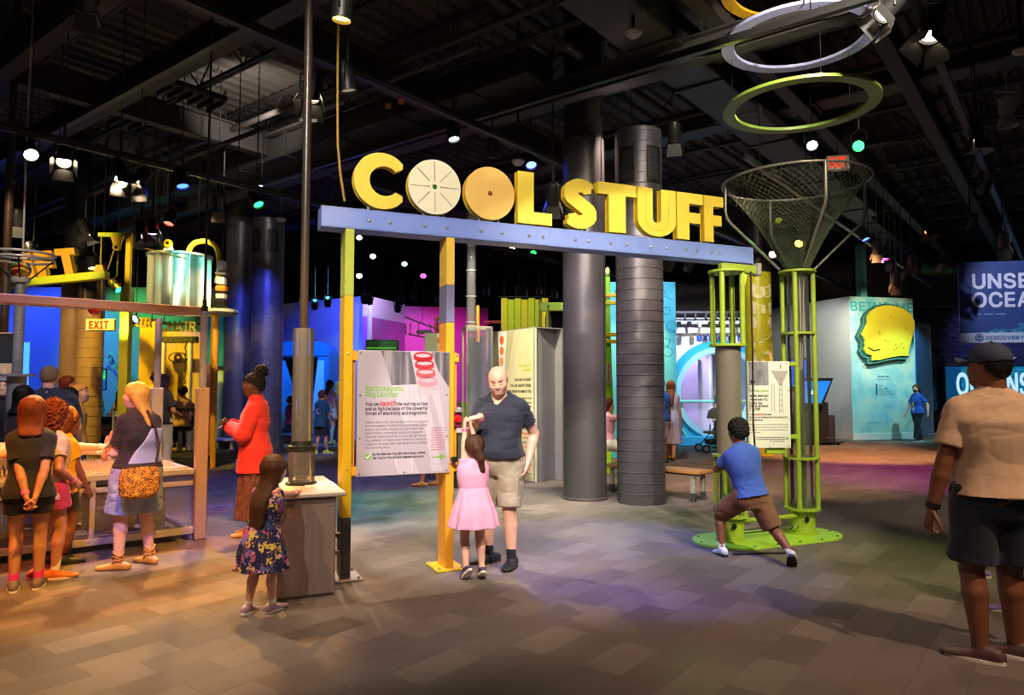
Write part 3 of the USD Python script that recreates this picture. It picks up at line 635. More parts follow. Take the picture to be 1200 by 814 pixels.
brick_mat = custom('far_brick', {'geo': ('geometry', {}), 'sp': ('separate_xyz', {}), 'cb': ('combine_xyz', {}), 'br': ('brick_texture', {'color1': lin('#6a6264'), 'color2': lin('#564e50'), 'mortar': lin('#3a3638'), 'scale': 1., 'mortar_size': .012, 'brick_width': .42, 'row_height': .2}), 'bp': ('bump', {'strength': .5, 'distance': .01}), 'p': ('principled_bsdf', {'roughness': .85})},
    [('geo.position', 'sp.vector'), ('sp.x', 'cb.x'), ('sp.z', 'cb.y'), ('cb.vector', 'br.vector'), ('br.color', 'p.base_color'), ('br.fac', 'bp.height'), ('bp.normal', 'p.normal')])
wall('wall_brick', 1090, 29, 1420, 27, 2.45, 5.2, brick_mat, 'dark block wall above the ocean screen')
wall('wall_brick_pier', 1090, 28.98, 1097, 28.94, 0, 2.45, brick_mat, 'narrow block pier beside the dark doorway')
wall('wall_alcove', 1074, 24.5, 1093, 25.5, 0, 3.8, paint_grey, 'pale alcove wall lit blue beside the head mural')
# ------------------------------------------------------------------ the gate: posts and beam
G0 = np.array([-1.56, 5.83, 0.]); GA = 23.43; GR = rotz(math.radians(GA)); GN = GR @ np.array([0, -1., 0])
def gl(px, py, out=0.):
    d = ray(px, py); p0 = G0 + GN * out; t = ((p0 - CAM) @ GN) / (d @ GN); q = GR.T @ (CAM + d * t - G0); return q[0], q[2]
gate = thing('gate', 'tall painted gate of two posts under a long periwinkle blue beam', 'gate', G0, GA)
bx0, bx1, bz0, bz1 = 0., 4.51, 2.875, 3.05
bm = MB().box(((bx0 + bx1) / 2, .012, (bz0 + bz1) / 2), (bx1 - bx0, .024, bz1 - bz0), bev=.004)
for z in (bz0 + .009, bz1 - .009): bm.box(((bx0 + bx1) / 2, .10, z), (bx1 - bx0, .2, .018), bev=.003)
bm.box((bx0 + .01, .1, (bz0 + bz1) / 2), (.02, .18, bz1 - bz0 - .03)).box((bx1 - .01, .1, (bz0 + bz1) / 2), (.02, .18, bz1 - bz0 - .03))
obj('beam', bm, blue_beam, gate)
letters = [('C', 415, 473, 178, 245), ('O', 479, 541, 186, 251), ('O', 546, 604, 194, 258), ('L', 608, 648, 198, 263), ('S', 663, 700, 207, 268), ('T', 702, 747, 211, 272), ('U', 749, 793, 216, 277), ('F', 795, 825, 222, 281), ('F', 827, 849, 227, 284)]
for ch, x0, x1, y0, y1 in letters:
    a, b = gl(x0, y1)[0], gl(x1, y1)[0]; w = b - a
    for q in (.3, .72) if w > .2 else (.35, .8):
        bx = a + w * q; obj('bolt', MB().lathe([(.0001, .014), (.009, .012), (.015, .006), (.017, 0), (.0001, 0)], 12, (bx, 0, 2.955), XZ), chrome, gate, True)
def post(lx, segs, foot):
    m0 = None
    for z0, z1, mat in segs:
        m = MB().box((lx, .105, (z0 + z1) / 2), (.075, .21, z1 - z0), bev=.004)
        if m0 is None: m0 = obj('post', m, mat, gate)
        else: obj('painted_band', m, mat, m0)
    obj('base_plate', MB().box((lx, .105, .008), (.26, .34, .016), bev=.004), foot, gate)
    for sx in (-1, 1):
        for sy in (-1, 1): obj('anchor_bolt', MB().lathe([(.0001, .02), (.011, .016), (.014, 0), (.0001, 0)], 8, (lx + sx * .1, .105 + sy * .14, .016)), chrome, gate, True)
L1 = .235; L2 = 1.115
zl = lambda py: gl(404, py)[1]; zm = lambda py: gl(532, py)[1]
post(L1, [(.0, .50, charcoal), (.50, zl(346), yellow), (zl(346), 2.875, M('paint_olive_lime', '#a9b84a', .42))], alu)
post(L2, [(.0, zm(378), orange if False else M('paint_amber', '#f0a72c', .4)), (zm(378), zm(334), violet), (zm(334), 2.875, M('paint_pale_yellow', '#e9c04e', .4))], yellow)
for z in (.22, .36): obj('bracket', MB().box((L1 - .1, .06, z), (.13, .05, .035), bev=.004), M('bronze', '#8f7a63', .4, .6), gate)

# ------------------------------------------------------------------ the letters on the beam
def glyph(ch):
    if ch == 'C':
        g = circle(.5, .5, .5, 72).difference(circle(.545, .5, .265, 64))
        g = g.difference(Polygon([(.56, .5), (.74, .68), (1.3, .95), (1.3, .05), (.74, .32)])).intersection(rect(0, 0, .87, 1)); return g.difference(rect(.6, .26, 1, .74)) if False else g
    if ch == 'O': return circle(.5, .5, .5, 80).difference(circle(.5, .5, .045, 24))
    if ch == 'L': return Polygon([(0, 0), (.62, 0), (.62, .235), (.285, .235), (.285, 1), (0, 1)])
    if ch == 'T': return Polygon([(.185, 0), (.465, 0), (.465, .76), (.65, .76), (.65, 1), (0, 1), (0, .76), (.185, .76)])
    if ch == 'F': return Polygon([(0, 0), (.27, 0), (.27, .36), (.52, .36), (.52, .585), (.27, .585), (.27, .775), (.58, .775), (.58, 1), (0, 1)])
    if ch == 'U':
        o = unary_union([rect(0, .34, .7, 1), circle(.35, .35, .35, 64)]); i = unary_union([rect(.27, .36, .43, 1.01), circle(.35, .36, .08, 32)]); return o.difference(i)
    if ch == 'S':
        t = np.linspace(0, 1, 40); top = [(.305 + .185 * math.cos(a) * 1.0, .70 + .165 * math.sin(a)) for a in np.radians(np.linspace(8, 245, 30))]
        bot = [(.275 + .20 * math.cos(a), .30 + .165 * math.sin(a)) for a in np.radians(np.linspace(65, -172, 30))]
        return unary_union([LineString(top + bot).buffer(.135, cap_style=2, join_style=1)]).difference(rect(.50, .5, 1, .83)).difference(rect(.535, .4, 1, 1.2).intersection(rect(0, .62, 1, 1.2))).difference(rect(-1, .17, .075, .5)).difference(rect(-1, -.2, .045, .42)).intersection(rect(0, 0, .6, 1))
desc = {0: 'large yellow letter C standing at the left end of the blue beam', 1: 'pale yellow round letter O drilled with rays of small holes', 2: 'plain peach yellow round letter O with one orange centre hole', 3: 'large yellow letter L on the blue beam, before the gap',
        4: 'large yellow letter S on the blue beam, after the gap', 5: 'large yellow letter T on the blue beam', 6: 'large yellow letter U with a dotted line of small holes', 7: 'large yellow letter F between letter U and the last letter', 8: 'last yellow letter F at the right end of the blue beam'}
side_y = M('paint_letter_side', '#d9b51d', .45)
for n, (ch, x0, x1, y0, y1) in enumerate(letters):
    a, z0 = gl(x0, y1); b, z1 = gl(x1, y0); a2 = gl(x0, (y0 + y1) / 2)[0]; h = .485; g = glyph(ch); bb = g.bounds; s = h / (bb[3] - bb[1]) if ch != 'S' else h / (bb[3] - bb[1])
    sxx = (b - a2) / (bb[2] - bb[0]); zb = bz1 + .022
    g = affinity.translate(affinity.scale(affinity.translate(g, -bb[0], -bb[1]), sxx, s, origin=(0, 0)), 0, 0)
    org = G0 + GR @ np.array([a2, .06, 0]); t = thing('letter', desc[n], 'letter', (org[0], org[1], zb), GA, 'letters of the gate sign')
    hole = []
    cx, cz = (b - a2) / 2, h / 2
    if n == 1:
        for k in range(8):
            for q in range(3 if k % 2 else 2, 11):
                an = k * PI / 4 + .02; r = .018 + q * .0195; hole.append((cx + r * math.cos(an), cz + r * math.sin(an), .0062))
    if n == 6:
        wU = b - a2; pth = LineString([(.135 * wU / .7, h * .93), (.135 * wU / .7, h * .35)] + [(wU / 2 + (wU / 2 - .135 * wU / .7) * math.cos(q), h * .35 + h * .215 * math.sin(q)) for q in np.linspace(PI, 2 * PI, 20)] + [(wU - .135 * wU / .7, h * .35), (wU - .135 * wU / .7, h * .93)])
        for q in np.linspace(.02, .98, 34): p = pth.interpolate(q, normalized=True); hole.append((p.x, p.y, .0042))
    gf = g.difference(unary_union([circle(*q, 8) for q in hole])) if hole else g
    fm = {1: M('letter_white', '#efe6c8', .45), 2: M('letter_peach', '#efc068', .42), 5: M('letter_pale', '#efd552', .42), 6: M('letter_pale'), 7: M('letter_pale')}.get(n, letter_yellow) if True else 0
    obj('face', front(gf, .016, -.024), fm, t)
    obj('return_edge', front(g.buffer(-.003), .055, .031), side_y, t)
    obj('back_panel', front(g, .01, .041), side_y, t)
    if hole: obj('hole', MB().prism(unary_union([circle(*q, 8) for q in hole]), .003, XZ, (0, -.0245, 0)), M('hole_dark', '#2a2410', .6), t)
    if n in (1, 2):
        hm = M('hub_green', '#2f7d22', .4) if n == 1 else M('hub_rust', '#9a4a12', .5); S_ = s * .045
        obj('hub', MB().lathe([(.0001, .02), (S_ * .7, .018), (S_ * .95, .006), (S_ * .95, -.03), (.0001, -.03)], 20, (cx, -.024, cz), XZ), hm, t, True)
    for q in ((.32, .7) if ch in 'OUCLSF' else (.5,)):
        q = {'T': .5, 'F': .2, 'L': q * .9}.get(ch, q); obj('stand', MB().lathe([(.014, -.024), (.014, .03 if ch not in 'COSU' else .05)], 10, ((b - a2) * q, .01, 0)), chrome, t)
# ------------------------------------------------------------------ the ring launcher sign
lx0, lx1 = gl(418, 480)[0], gl(526, 480)[0]; sz0, sz1 = gl(470, 556)[1], gl(470, 411)[1]; sw, sh_ = lx1 - lx0, sz1 - sz0
so = G0 + GR @ np.array([lx0, -.02, 0]); sign = thing('exhibit_sign', 'white exhibit sign with red rings, hung between the gate posts', 'sign', (so[0], so[1], sz0), GA)
obj('board', MB().box((sw / 2, .012, sh_ / 2), (sw, .024, sh_), bev=.003), M('sign_white', '#b3a8b5', .45), sign)
streak = custom('sign_streaks', {'tc': ('texture_coordinate', {}), 'mp': ('mapping', {'rotation': (0, math.radians(14), 0), 'scale': (22, 1, .9)}), 'nz': ('noise_texture', {'scale': 1., 'detail': 3.}), 'rp': ('rgb_ramp', {'ramp': [(.3, lin('#27252a')), (.55, lin('#6f6a72')), (.75, lin('#b5acb6'))]}), 'p': ('principled_bsdf', {'roughness': .4})}, [('tc.object', 'mp.vector'), ('mp.vector', 'nz.vector'), ('nz.fac', 'rp.fac'), ('rp.color', 'p.base_color')])
sgrey = M('sign_pale_grey', '#c3b9c6', .4, vary=.12, vscale=(40, 40, 2))
X = lambda f: f * sw
Zs = lambda f: f * sh_
obj('dark_print', front(unary_union([Polygon([(X(.245), sh_ - .004), (X(.555), sh_ - .004), (X(.63), Zs(.73)), (X(.36), Zs(.72))]), Polygon([(X(.79), sh_ - .004), (sw - .004, sh_ - .004), (sw - .004, Zs(.70)), (X(.87), Zs(.84))])]), .0008), streak, sign)
obj('pale_print', front(unary_union([Polygon([(X(.36), Zs(.72)), (X(.63), Zs(.73)), (X(.72), Zs(.42)), (X(.50), Zs(.40))]), Polygon([(X(.66), Zs(.68)), (X(.74), Zs(.68)), (X(.92), Zs(.02)), (X(.80), Zs(.02))]), Polygon([(X(.80), Zs(.66)), (X(.88), Zs(.66)), (sw - .003, Zs(.2)), (sw - .003, Zs(.08))]), Polygon([(X(.38), Zs(.13)), (X(.6), Zs(.13)), (X(.66), Zs(.01)), (X(.44), Zs(.01))])]), .0006), sgrey, sign)
for k, (cx, cz, al) in enumerate(((.70, .965, '#b01c26'), (.715, .90, '#b5323c'), (.73, .83, '#bd5560'), (.755, .76, '#cc8a98'), (.775, .69, '#d6b0bf'))):
    cx, cz = X(cx), Zs(cz); w, h = X(.105), Zs(.030)
    ring = affinity.translate(affinity.scale(circle(0, 0, 1, 40), w, h), cx, cz); r2 = unary_union([ring, affinity.translate(ring, 0, -Zs(.022)), rect(cx - w, cz - Zs(.022), cx + w, cz)]).difference(affinity.scale(ring, .82, .5))
    obj('red_ring_print', front(r2, .0012), M(f'ring_print_{k}', al, .4), sign)
def tline(parent, s, x, z, h, mat, width=None, bold=False, align='l', sx=.82, name='lettering'): return obj(name, text(s, h, x, z, 0, .0014, bold, width, align, sx), mat, parent)
for s, f in (('Electromagnetic', .675), ('Ring Launcher', .628)): tline(sign, s, X(.085), Zs(f), .042, green_ink, X(.40) if s[0] == 'E' else X(.345), True)
tline(sign, 'You can', X(.085), Zs(.558), .027, ink, X(.145), True); tline(sign, 'launch', X(.243), Zs(.557), .04, red_ink, X(.165), True); tline(sign, 'the red ring so fast', X(.418), Zs(.558), .027, ink, X(.335), True)
tline(sign, 'and so high because of the powerful', X(.085), Zs(.521), .027, ink, X(.665), True); tline(sign, 'forces of electricity and magnetism.', X(.085), Zs(.484), .027, ink, X(.665), True)
body = ['Without electricity, the red ring and the coil below it', 'are not magnets. Pushing the button sends a large', 'pulse of electricity through the coil of wire. This', 'pulse creates a strong but temporary magnetic', 'field that causes electricity to flow through the red', 'ring, making it a magnet, too! These two temporary', 'magnets now push apart with great force, sending', 'the ring flying away.']
wd = [.68, .665, .62, .615, .655, .67, .66, .265]
for k, s in enumerate(body): tline(sign, s, X(.085), Zs(.418 - k * .0285), .0185, grey_ink, X(wd[k]))
for k, s in enumerate(('By the time the ring falls back down, neither', 'the ring nor the coil are magnets anymore.')): tline(sign, s, X(.165), Zs(.165 - k * .029), .018, ink, X(.57 - .02 * k), True)
for k, s in enumerate(('Electromagnets are', 'only magnets when an', 'electric current runs', 'through them. All other', 'magnets have a field', 'only here or at times', 'that these permanent', 'magnets never turn off', 'like their metallic', 'magnetic fields.')): tline(sign, s, X(.795), Zs(.365 - k * .0195), .0105, red_ink, X(.165 - .006 * (k % 4)))
obj('green_badge', front(circle(X(.115), Zs(.155), X(.032)), .0014), green_ink, sign); obj('badge_tick', front(LineString([(X(.097), Zs(.157)), (X(.112), Zs(.143)), (X(.135), Zs(.17))]).buffer(.004), .002), white, sign)
obj('green_arrow', front(Polygon([(X(.80), Zs(.135)), (X(.895), Zs(.14)), (X(.895), Zs(.16)), (X(.965), Zs(.137)), (X(.895), Zs(.108)), (X(.895), Zs(.128)), (X(.80), Zs(.13))]), .0014), green_ink, sign)
for fx, fz in ((.03, .975), (.52, .975), (.97, .975), (.03, .64), (.97, .64), (.03, .3), (.97, .3), (.03, .02), (.5, .02), (.97, .02)): obj('screw', MB().lathe([(.0001, .003), (.006, .002), (.007, 0), (.0001, 0)], 10, (X(fx), 0, Zs(fz)), XZ), charcoal, sign)
amber = MATS['paint_amber']
for s_, x in ((-1, -.045), (1, sw + .045)):
    obj('side_strip', MB().box((x, .05, sh_ / 2), (.07, .012, sh_ * 1.0), bev=.002), M('paint_strip_orange', '#e2932a', .42), sign)
    for z in (.045, sh_ - .05): obj('tab', MB().box((x - s_ * .0, .03, z), (.1, .014, .075), bev=.003), amber, sign); obj('tab_bolt', MB().lathe([(.0001, .012), (.008, .009), (.01, 0), (.0001, 0)], 10, (x + s_ * .03, .023, z + .02), XZ), chrome, sign)
# ------------------------------------------------------------------ the podium of the ring launcher with its tall rod
po = gp(324, 704); PA = 23.4; PR = rotz(math.radians(PA)); pw, pd, ph = .42, 1.02, .735
pod = thing('ring_launcher_podium', 'brown grey podium cabinet with a pale top under a tall metal rod', 'podium', po, PA)
lam = M('laminate_taupe', '#988b86', .42, vary=.1, vscale=(30, 30, 3)); 
obj('cabinet', MB().box((pw / 2, pd / 2, ph / 2), (pw, pd, ph), bev=.006), lam, pod)
obj('front_panel', MB().box((pw / 2, -.006, ph / 2 + .005), (pw - .02, .012, ph - .03), bev=.003), lam, pod)
for fx in (.05, pw - .05):
    for z in (.05, ph - .06, ph * .5): obj('screw', MB().lathe([(.0001, .004), (.006, .003), (.007, 0), (.0001, 0)], 10, (fx, -.012, z), XZ), chrome, pod)
obj('worktop', MB().box((pw / 2 + .02, pd / 2 - .01, ph + .018), (pw + .1, pd + .06, .036), bev=.008), M('solid_surface', '#c9c1c0', .35, vary=.05, vscale=(60, 60, 60)), pod)
obj('label_plate', MB().box((pw - .06, .45, ph + .039), (.24, .3, .006), bev=.002), white, pod)
for k in range(5): obj('label_line', MB().box((pw - .06, .36 + k * .035, ph + .0425), (.18, .007, .001)), grey_ink, pod)
rod = thing('launcher_tube', 'tall dark metal rod in a clear acrylic sleeve on the podium', 'tube', gp(353, 567, ph + .036), 0)
rb = gp(353, 567, ph + .036)
zz = lambda py: at(353, py, rb[1])[2] - rb[2]
obj('base_flange', MB().lathe([(.0001, 0), (.125, 0), (.125, .016), (.115, .024), (.0001, .024)], 40), black_steel, rod, 40)
obj('base_cylinder', MB().lathe([(.105, .024), (.105, zz(526)), (.098, zz(526)), (.098, .024), (.105, .024)], 40), clear('acrylic_smoke', (.95, .93, .92), .10), rod, 40)
obj('collar', MB().lathe([(.0001, zz(527)), (.112, zz(527)), (.112, zz(522)), (.09, zz(521)), (.085, zz(516)), (.0001, zz(516))], 40), black_steel, rod, 40)
obj('coil', MB().lathe([(.0001, .02)] + [(.045 + .004 * (k % 2), .03 + k * .006) for k in range(int((zz(527) - .03) / .006))] + [(.0001, zz(527))], 24), M('copper_dark', '#5a4034', .4, .4), rod, 40)
obj('sleeve', MB().lathe([(.083, zz(516)), (.083, zz(385)), (.077, zz(385)), (.077, zz(516)), (.083, zz(516))], 40), clear('acrylic_smoke'), rod, 40)
obj('rod', MB().lathe([(.0001, .02), (.040, .02), (.040, zz(386)), (.034, zz(386)), (.034, 6.0), (.0001, 6.0)], 28), M('rod_steel', '#4c423d', .32, .35), rod, 40)
for k in range(10): obj('collar_bolt', MB().lathe([(.0001, .006), (.005, .005), (.006, 0), (.0001, 0)], 8, (.098 * math.cos(k * PI / 5), .098 * math.sin(k * PI / 5), zz(522))), chrome, rod)
# ------------------------------------------------------------------ a red button box on the middle post
bp_ = G0 + GR @ np.array([L2 + .05, -.0, 0]); bz = gl(543, 492)[1]
btn = thing('push_button', 'red push button with a chrome collar on the side of the amber post', 'button', (bp_[0], bp_[1], bz), GA)
obj('box', MB().box((.02, .03, 0), (.07, .07, .13), bev=.008), M('box_maroon', '#6d1f3c', .4), btn); obj('chrome_cap', MB().lathe([(.0001, .11), (.03, .11), (.034, .1), (.034, .07), (.0001, .07)], 20, (.03, -.005, 0)), chrome, btn, 40)
obj('button', MB().lathe([(.0001, .03), (.026, .028), (.034, .015), (.036, 0), (.0001, 0)], 20, (.02, -.005, .01), XZ), M('button_red', '#d01822', .3), btn, 40)
cam_ = thing('clamp_knob', 'small black knob clamped low on the amber post', 'knob', G0 + GR @ np.array([L2 + .02, -.02, gl(538, 537)[1]]), GA)
obj('knob', MB().lathe([(.0001, .06), (.02, .06), (.026, .045), (.022, .0), (.0001, 0)], 16, (0, 0, 0), XZ), black, cam_, 40); obj('clamp', MB().box((0, .012, -.02), (.03, .03, .04), bev=.004), chrome, cam_)
# ------------------------------------------------------------------ pillars and ducts
pillar_m = M('pillar_grey', '#5d595e', .42, .55, vary=.06, vscale=(3, 3, 1)); duct_m = M('spiral_duct', '#67636a', .40, .65, vary=.06, vscale=(4, 4, 2)); pillar_black = M('pillar_black', '#191817', .6)
def pillar(name, label, px, Y, r, zt, mat):
    c = at(px, 455, Y); c[2] = 0; t = thing(name, label, 'pillar', c)
    obj('sleeve', MB().lathe([(.0001, 0), (r + .02, 0), (r + .02, .03), (r, .04), (r, zt), (r - .03, zt), (.0001, zt)], 56), mat, t, 40)
    obj('upper_shaft', MB().lathe([(r - .025, zt), (r - .025, 7.0)], 40), pillar_black, t, 40)
    obj('seam', MB().box((0, -r - .002, zt / 2), (.01, .01, zt), rotz(.9)), mat, t); return t
def ductpipe(name, label, px, Y, r, zt, step, mat, grilles):
    c = at(px, 455, Y); c[2] = 0; t = thing(name, label, 'duct', c); z = 0; prof = [(.0001, 0)]
    while z < zt - 1e-6:
        z1 = min(z + step, zt); prof += [(r, z), (r, z1 - .012), (r + .006, z1 - .009), (r + .006, z1 - .003)]; z = z1
    prof += [(r, zt), (r - .02, zt), (.0001, zt)]
    obj('duct_wall', MB().lathe(prof, 56), mat, t, 40)
    for a0 in grilles:
        gm = MB(); n = 10; z0, z1 = zt - .78, zt - .28
        for i in range(n + 1):
            for (za, zb) in ((z0, z0 + .03), (z1 - .03, z1)): a = a0 + (i - n / 2) * .055; gm.box((r + .012, 0, (za + zb) / 2), (.02, .04, zb - za), rotz(a))
        for e in (-1, 1): gm.box((r + .012, 0, (z0 + z1) / 2), (.02, .03, z1 - z0), rotz(a0 + e * (n / 2 + .3) * .055))
        fr = obj('grille', gm, black_steel, t)
        for k in range(14):
            b = MB()
            for i in range(n): b.box((r + .006, 0, z0 + .05 + k * (z1 - z0 - .08) / 13), (.012, r * .06, .014), rotz(a0 + (i - n / 2 + .5) * .055))
            obj('louvre', b, pillar_black, fr)
    return t
pillar('pillar', 'smooth grey round pillar with a black upper shaft right of the gate centre', 685, 10.3, .305, 5.12, pillar_m)
ductpipe('air_column', 'ribbed round grey air duct column standing next to the large smooth pillar', 750.5, 9.95, .325, 5.13, .145, duct_m, (-2.25, -1.05))
pillar('pillar', 'smooth round pillar lit deep blue behind the woman in red', 278, 16.5, .305, 5.45, pillar_m)
ductpipe('air_column', 'banded round air duct column beside the blue lit pillar', 311.5, 16.1, .345, 5.35, .2, duct_m, (-2.1, -1.0))
bronze_p = M('pillar_bronze', '#8a7048', .4, .25, vary=.08, vscale=(3, 3, 1))
pillar('pillar', 'bronze toned round pillar at the far left behind the raised letters', 84, 15.3, .25, 4.15, bronze_p)
ductpipe('air_column', 'bronze toned banded duct column behind the far left exit sign', 104, 15.0, .25, 4.2, .2, bronze_p, (-2.0, -1.1))
# the printed column
pc = at(890, 455, 17); pc[2] = 0
colp = thing('printed_column', 'round column wrapped in a yellow print with pale vertical letters', 'column', pc)
obj('wrap', MB().lathe([(.0001, 0), (.31, 0), (.31, 4.28), (.0001, 4.28)], 48), M('wrap_yellow', '#b9b022', .45, vary=.15, vscale=(2, 2, 2)), colp, 40)
obj('upper_shaft', MB().lathe([(.305, 4.28), (.305, 7)], 40), M('shaft_brown', '#2e2622', .4), colp, 40)
tm = text('BEING ME', .32, 0, 0, 0, .01, True).done(); tv = tm[0]; 
ang = (tv[:, 2] - .15) / .31 * 1.45 - .0; tv2 = np.stack([.314 * np.sin(ang), -.314 * np.cos(ang) + (tv[:, 1]), 4.0 - tv[:, 0] * 1.4], 1)
obj('lettering', (tv2, tm[1]), M('wrap_cream', '#e6dcc0', .5), colp)

# ------------------------------------------------------------------ tennis ball launcher
TA = 23.4; t1 = np.array([2.22, 7.40, 0]); TR = rotz(math.radians(TA)); Dt = .957
ten = thing('ball_launcher_tower', 'lime green twin tube tennis ball launcher on a long oval floor plate', 'exhibit', t1, TA)
pl = LineString([(0, 0), (Dt, 0)]).buffer(.385, quad_segs=20)
obj('floor_plate', MB().prism(pl, .018), M('plate_lime', '#a2cf3a', .4), ten)
for k in range(14):
    p = LineString([(0, 0), (Dt, 0)]).buffer(.34).exterior.interpolate(k / 14, normalized=True); obj('plate_bolt', MB().lathe([(.0001, .008), (.014, .006), (.016, 0), (.0001, 0)], 10, (p.x, p.y, .018)), charcoal, ten)
def disc(x, z, r, name='ring_flange', th=.024, inner=0): 
    obj(name, MB().lathe([(max(inner, .0001), z), (r, z), (r, z + th), (max(inner, .0001), z + th), (max(inner, .0001), z)], 40, (x, 0, 0)), lime, ten, 40)
def rods(x, z0, z1, r, n, ph, rr=.024):
    for k in range(n):
        a = ph + k * 2 * PI / n; obj('rod', MB().lathe([(.0001, z0), (rr, z0), (rr, z1), (.0001, z1)], 14, (x + r * math.cos(a), r * math.sin(a), 0)), lime, ten, 40)
for x in (0, Dt):
    obj('base_drum', MB().lathe([(.0001, .018), (.16, .018), (.16, .032), (.128, .034), (.128, .26), (.0001, .26)], 40, (x, 0, 0)), lime, ten, 40)
    obj('base_port', MB().lathe([(.0001, .012), (.028, .01), (.03, 0), (.0001, 0)], 16, (x - .06, -.118, .18), XZ), black_steel, ten)
disc(0, .255, .175); disc(0, .86, .175); disc(0, 1.98, .185); disc(0, 2.74, .19)
rods(0, .27, .87, .15, 4, .5); rods(0, 2.0, 2.75, .155, 4, .55, .028)
obj('clear_tube', MB().lathe([(.105, .275), (.105, .865)], 36), clearp, ten, 40)
obj('grey_tube', MB().lathe([(.128, .88), (.128, 1.98)], 40), M('tube_grey', '#8b8478', .3, .35, vary=.1, vscale=(6, 6, 1)), ten, 40)
obj('inner_pipe', MB().lathe([(.03, .28), (.03, .86)], 16), lime, ten, 40)
disc(Dt, .265, .185); disc(Dt, .80, .185); disc(Dt, 2.13, .175); disc(Dt, 2.80, .195)
rods(Dt, .28, 2.82, .158, 4, .62, .026)
obj('clear_tube', MB().lathe([(.115, .28), (.115, 2.8)], 36, (Dt, 0, 0)), clearp, ten, 40)
for k in range(6):
    a = k * 1.05; obj('net_cord', MB().tube([(Dt + .07 * math.cos(a), .07 * math.sin(a), 2.8), (Dt + .05 * math.cos(a + .3), .05 * math.sin(a + .3), 2.3), (Dt + .03 * math.cos(a), .03 * math.sin(a), 1.75)], .005, 5), M('cord_pale', '#b8b1a0', .7), ten)
for z in (.10, .21): obj('link_pipe', MB().tube([(.12, -.04, z), (Dt - .12, -.04, z)], .022, 12), lime if z > .15 else clearp, ten)
obj('top_bracket', MB().box((.16, .02, 2.80), (.46, .07, .09), rotz(.0), bev=.008), M('bracket_olive', '#93a63f', .4), ten)
obj('bracket_clamp', MB().box((.40, .0, 2.80), (.05, .1, .13), bev=.008), alu, ten)
# funnel net on arms
fz0, fz1, rr1 = 2.83, 3.80, .765
ringp = [(Dt + rr1 * math.cos(a), rr1 * math.sin(a), fz1) for a in np.linspace(0, 2 * PI, 64, endpoint=False)]
steel_arm = M('arm_steel', '#9c9590', .35, .5)
obj('hoop', MB().tube(ringp, .014, 8, closed=True), steel_arm, ten, True)
for k in range(4):
    a = math.radians(-TA) + k * PI / 2; c, s_ = math.cos(a), math.sin(a); P = [(rr1, fz1), (rr1, 3.48), (rr1 - .015, 3.40), (rr1 - .06, 3.34), (.19, 2.84)]
    obj('arm', MB().tube([(Dt + r * c, r * s_, z) for r, z in P], .015, 8), steel_arm, ten, True)
net = MB(); nn = 56
def cone(u, a):    # u 0 top .. 1 bottom
    r = rr1 - .02 + (.14 - rr1) * u - .05 * math.sin(PI * u); return (Dt + r * math.cos(a), r * math.sin(a), fz1 + (fz0 - fz1) * u)
for k in range(nn):
    for sg in (-1, 1): net.tube([cone(u, 2 * PI * k / nn + sg * u * 2.1) for u in np.linspace(0, .98, 18)], .0026, 3, False)
tag(obj('funnel_net', net, M('net_green', '#5e6650', .8), ten), kind='stuff')
rngn = np.random.default_rng(5); tuft = MB()
for k in range(120):
    a = rngn.uniform(0, 2 * PI); q = np.array([Dt + (rr1 + .0) * math.cos(a), (rr1) * math.sin(a), fz1 - .01]); d = rngn.normal(0, .035, 3); tuft.tube([q, q + d + [0, 0, -.03], q + d * 1.3 + [0, 0, -.09]], .002, 3, False)
tag(obj('net_lashing', tuft, M('net_green'), ten), kind='stuff')
tb = thing('tennis_ball', 'yellow tennis ball caught high in the funnel net', 'ball', t1 + TR @ np.array(cone(.52, PI * 1.08)) + [0.02, 0, .03]); felt = M('ball_felt', '#c9d23a', .9, bump=.4, bscale=300)
obj('felt', trimesh.creation.icosphere(3, .033), felt, tb, True); obj('seam', MB().tube([(.0335 * math.cos(a) * math.cos(.45 * math.sin(2 * a)), .0335 * math.sin(a) * math.cos(.45 * math.sin(2 * a)), .0335 * math.sin(.45 * math.sin(2 * a))) for a in np.linspace(0, 2 * PI, 40, endpoint=False)], .0015, 5, closed=True), white, tb)
rope = thing('pull_rope', 'thin dark pull rope hanging beside the grey launcher tube', 'rope', t1 + TR @ np.array([.20, -.13, 0]))
obj('cord', MB().tube([(0, 0, 2.75), (.004, 0, 1.9), (-.005, -.002, 1.2), (.0, -.06, .75), (.02, -.14, .5), (.08, -.26, .25), (.16, -.34, .07), (.22, -.42, .016), (.12, -.5, .014), (-.1, -.52, .014), (-.4, -.55, .014)], .010, 8), M('rope_dark', '#2b2520', .9), rope, True)
obj('knot', MB().tm(trimesh.creation.icosphere(2, .022), None, (0, 0, 1.62)), M('rope_dark'), rope, True)
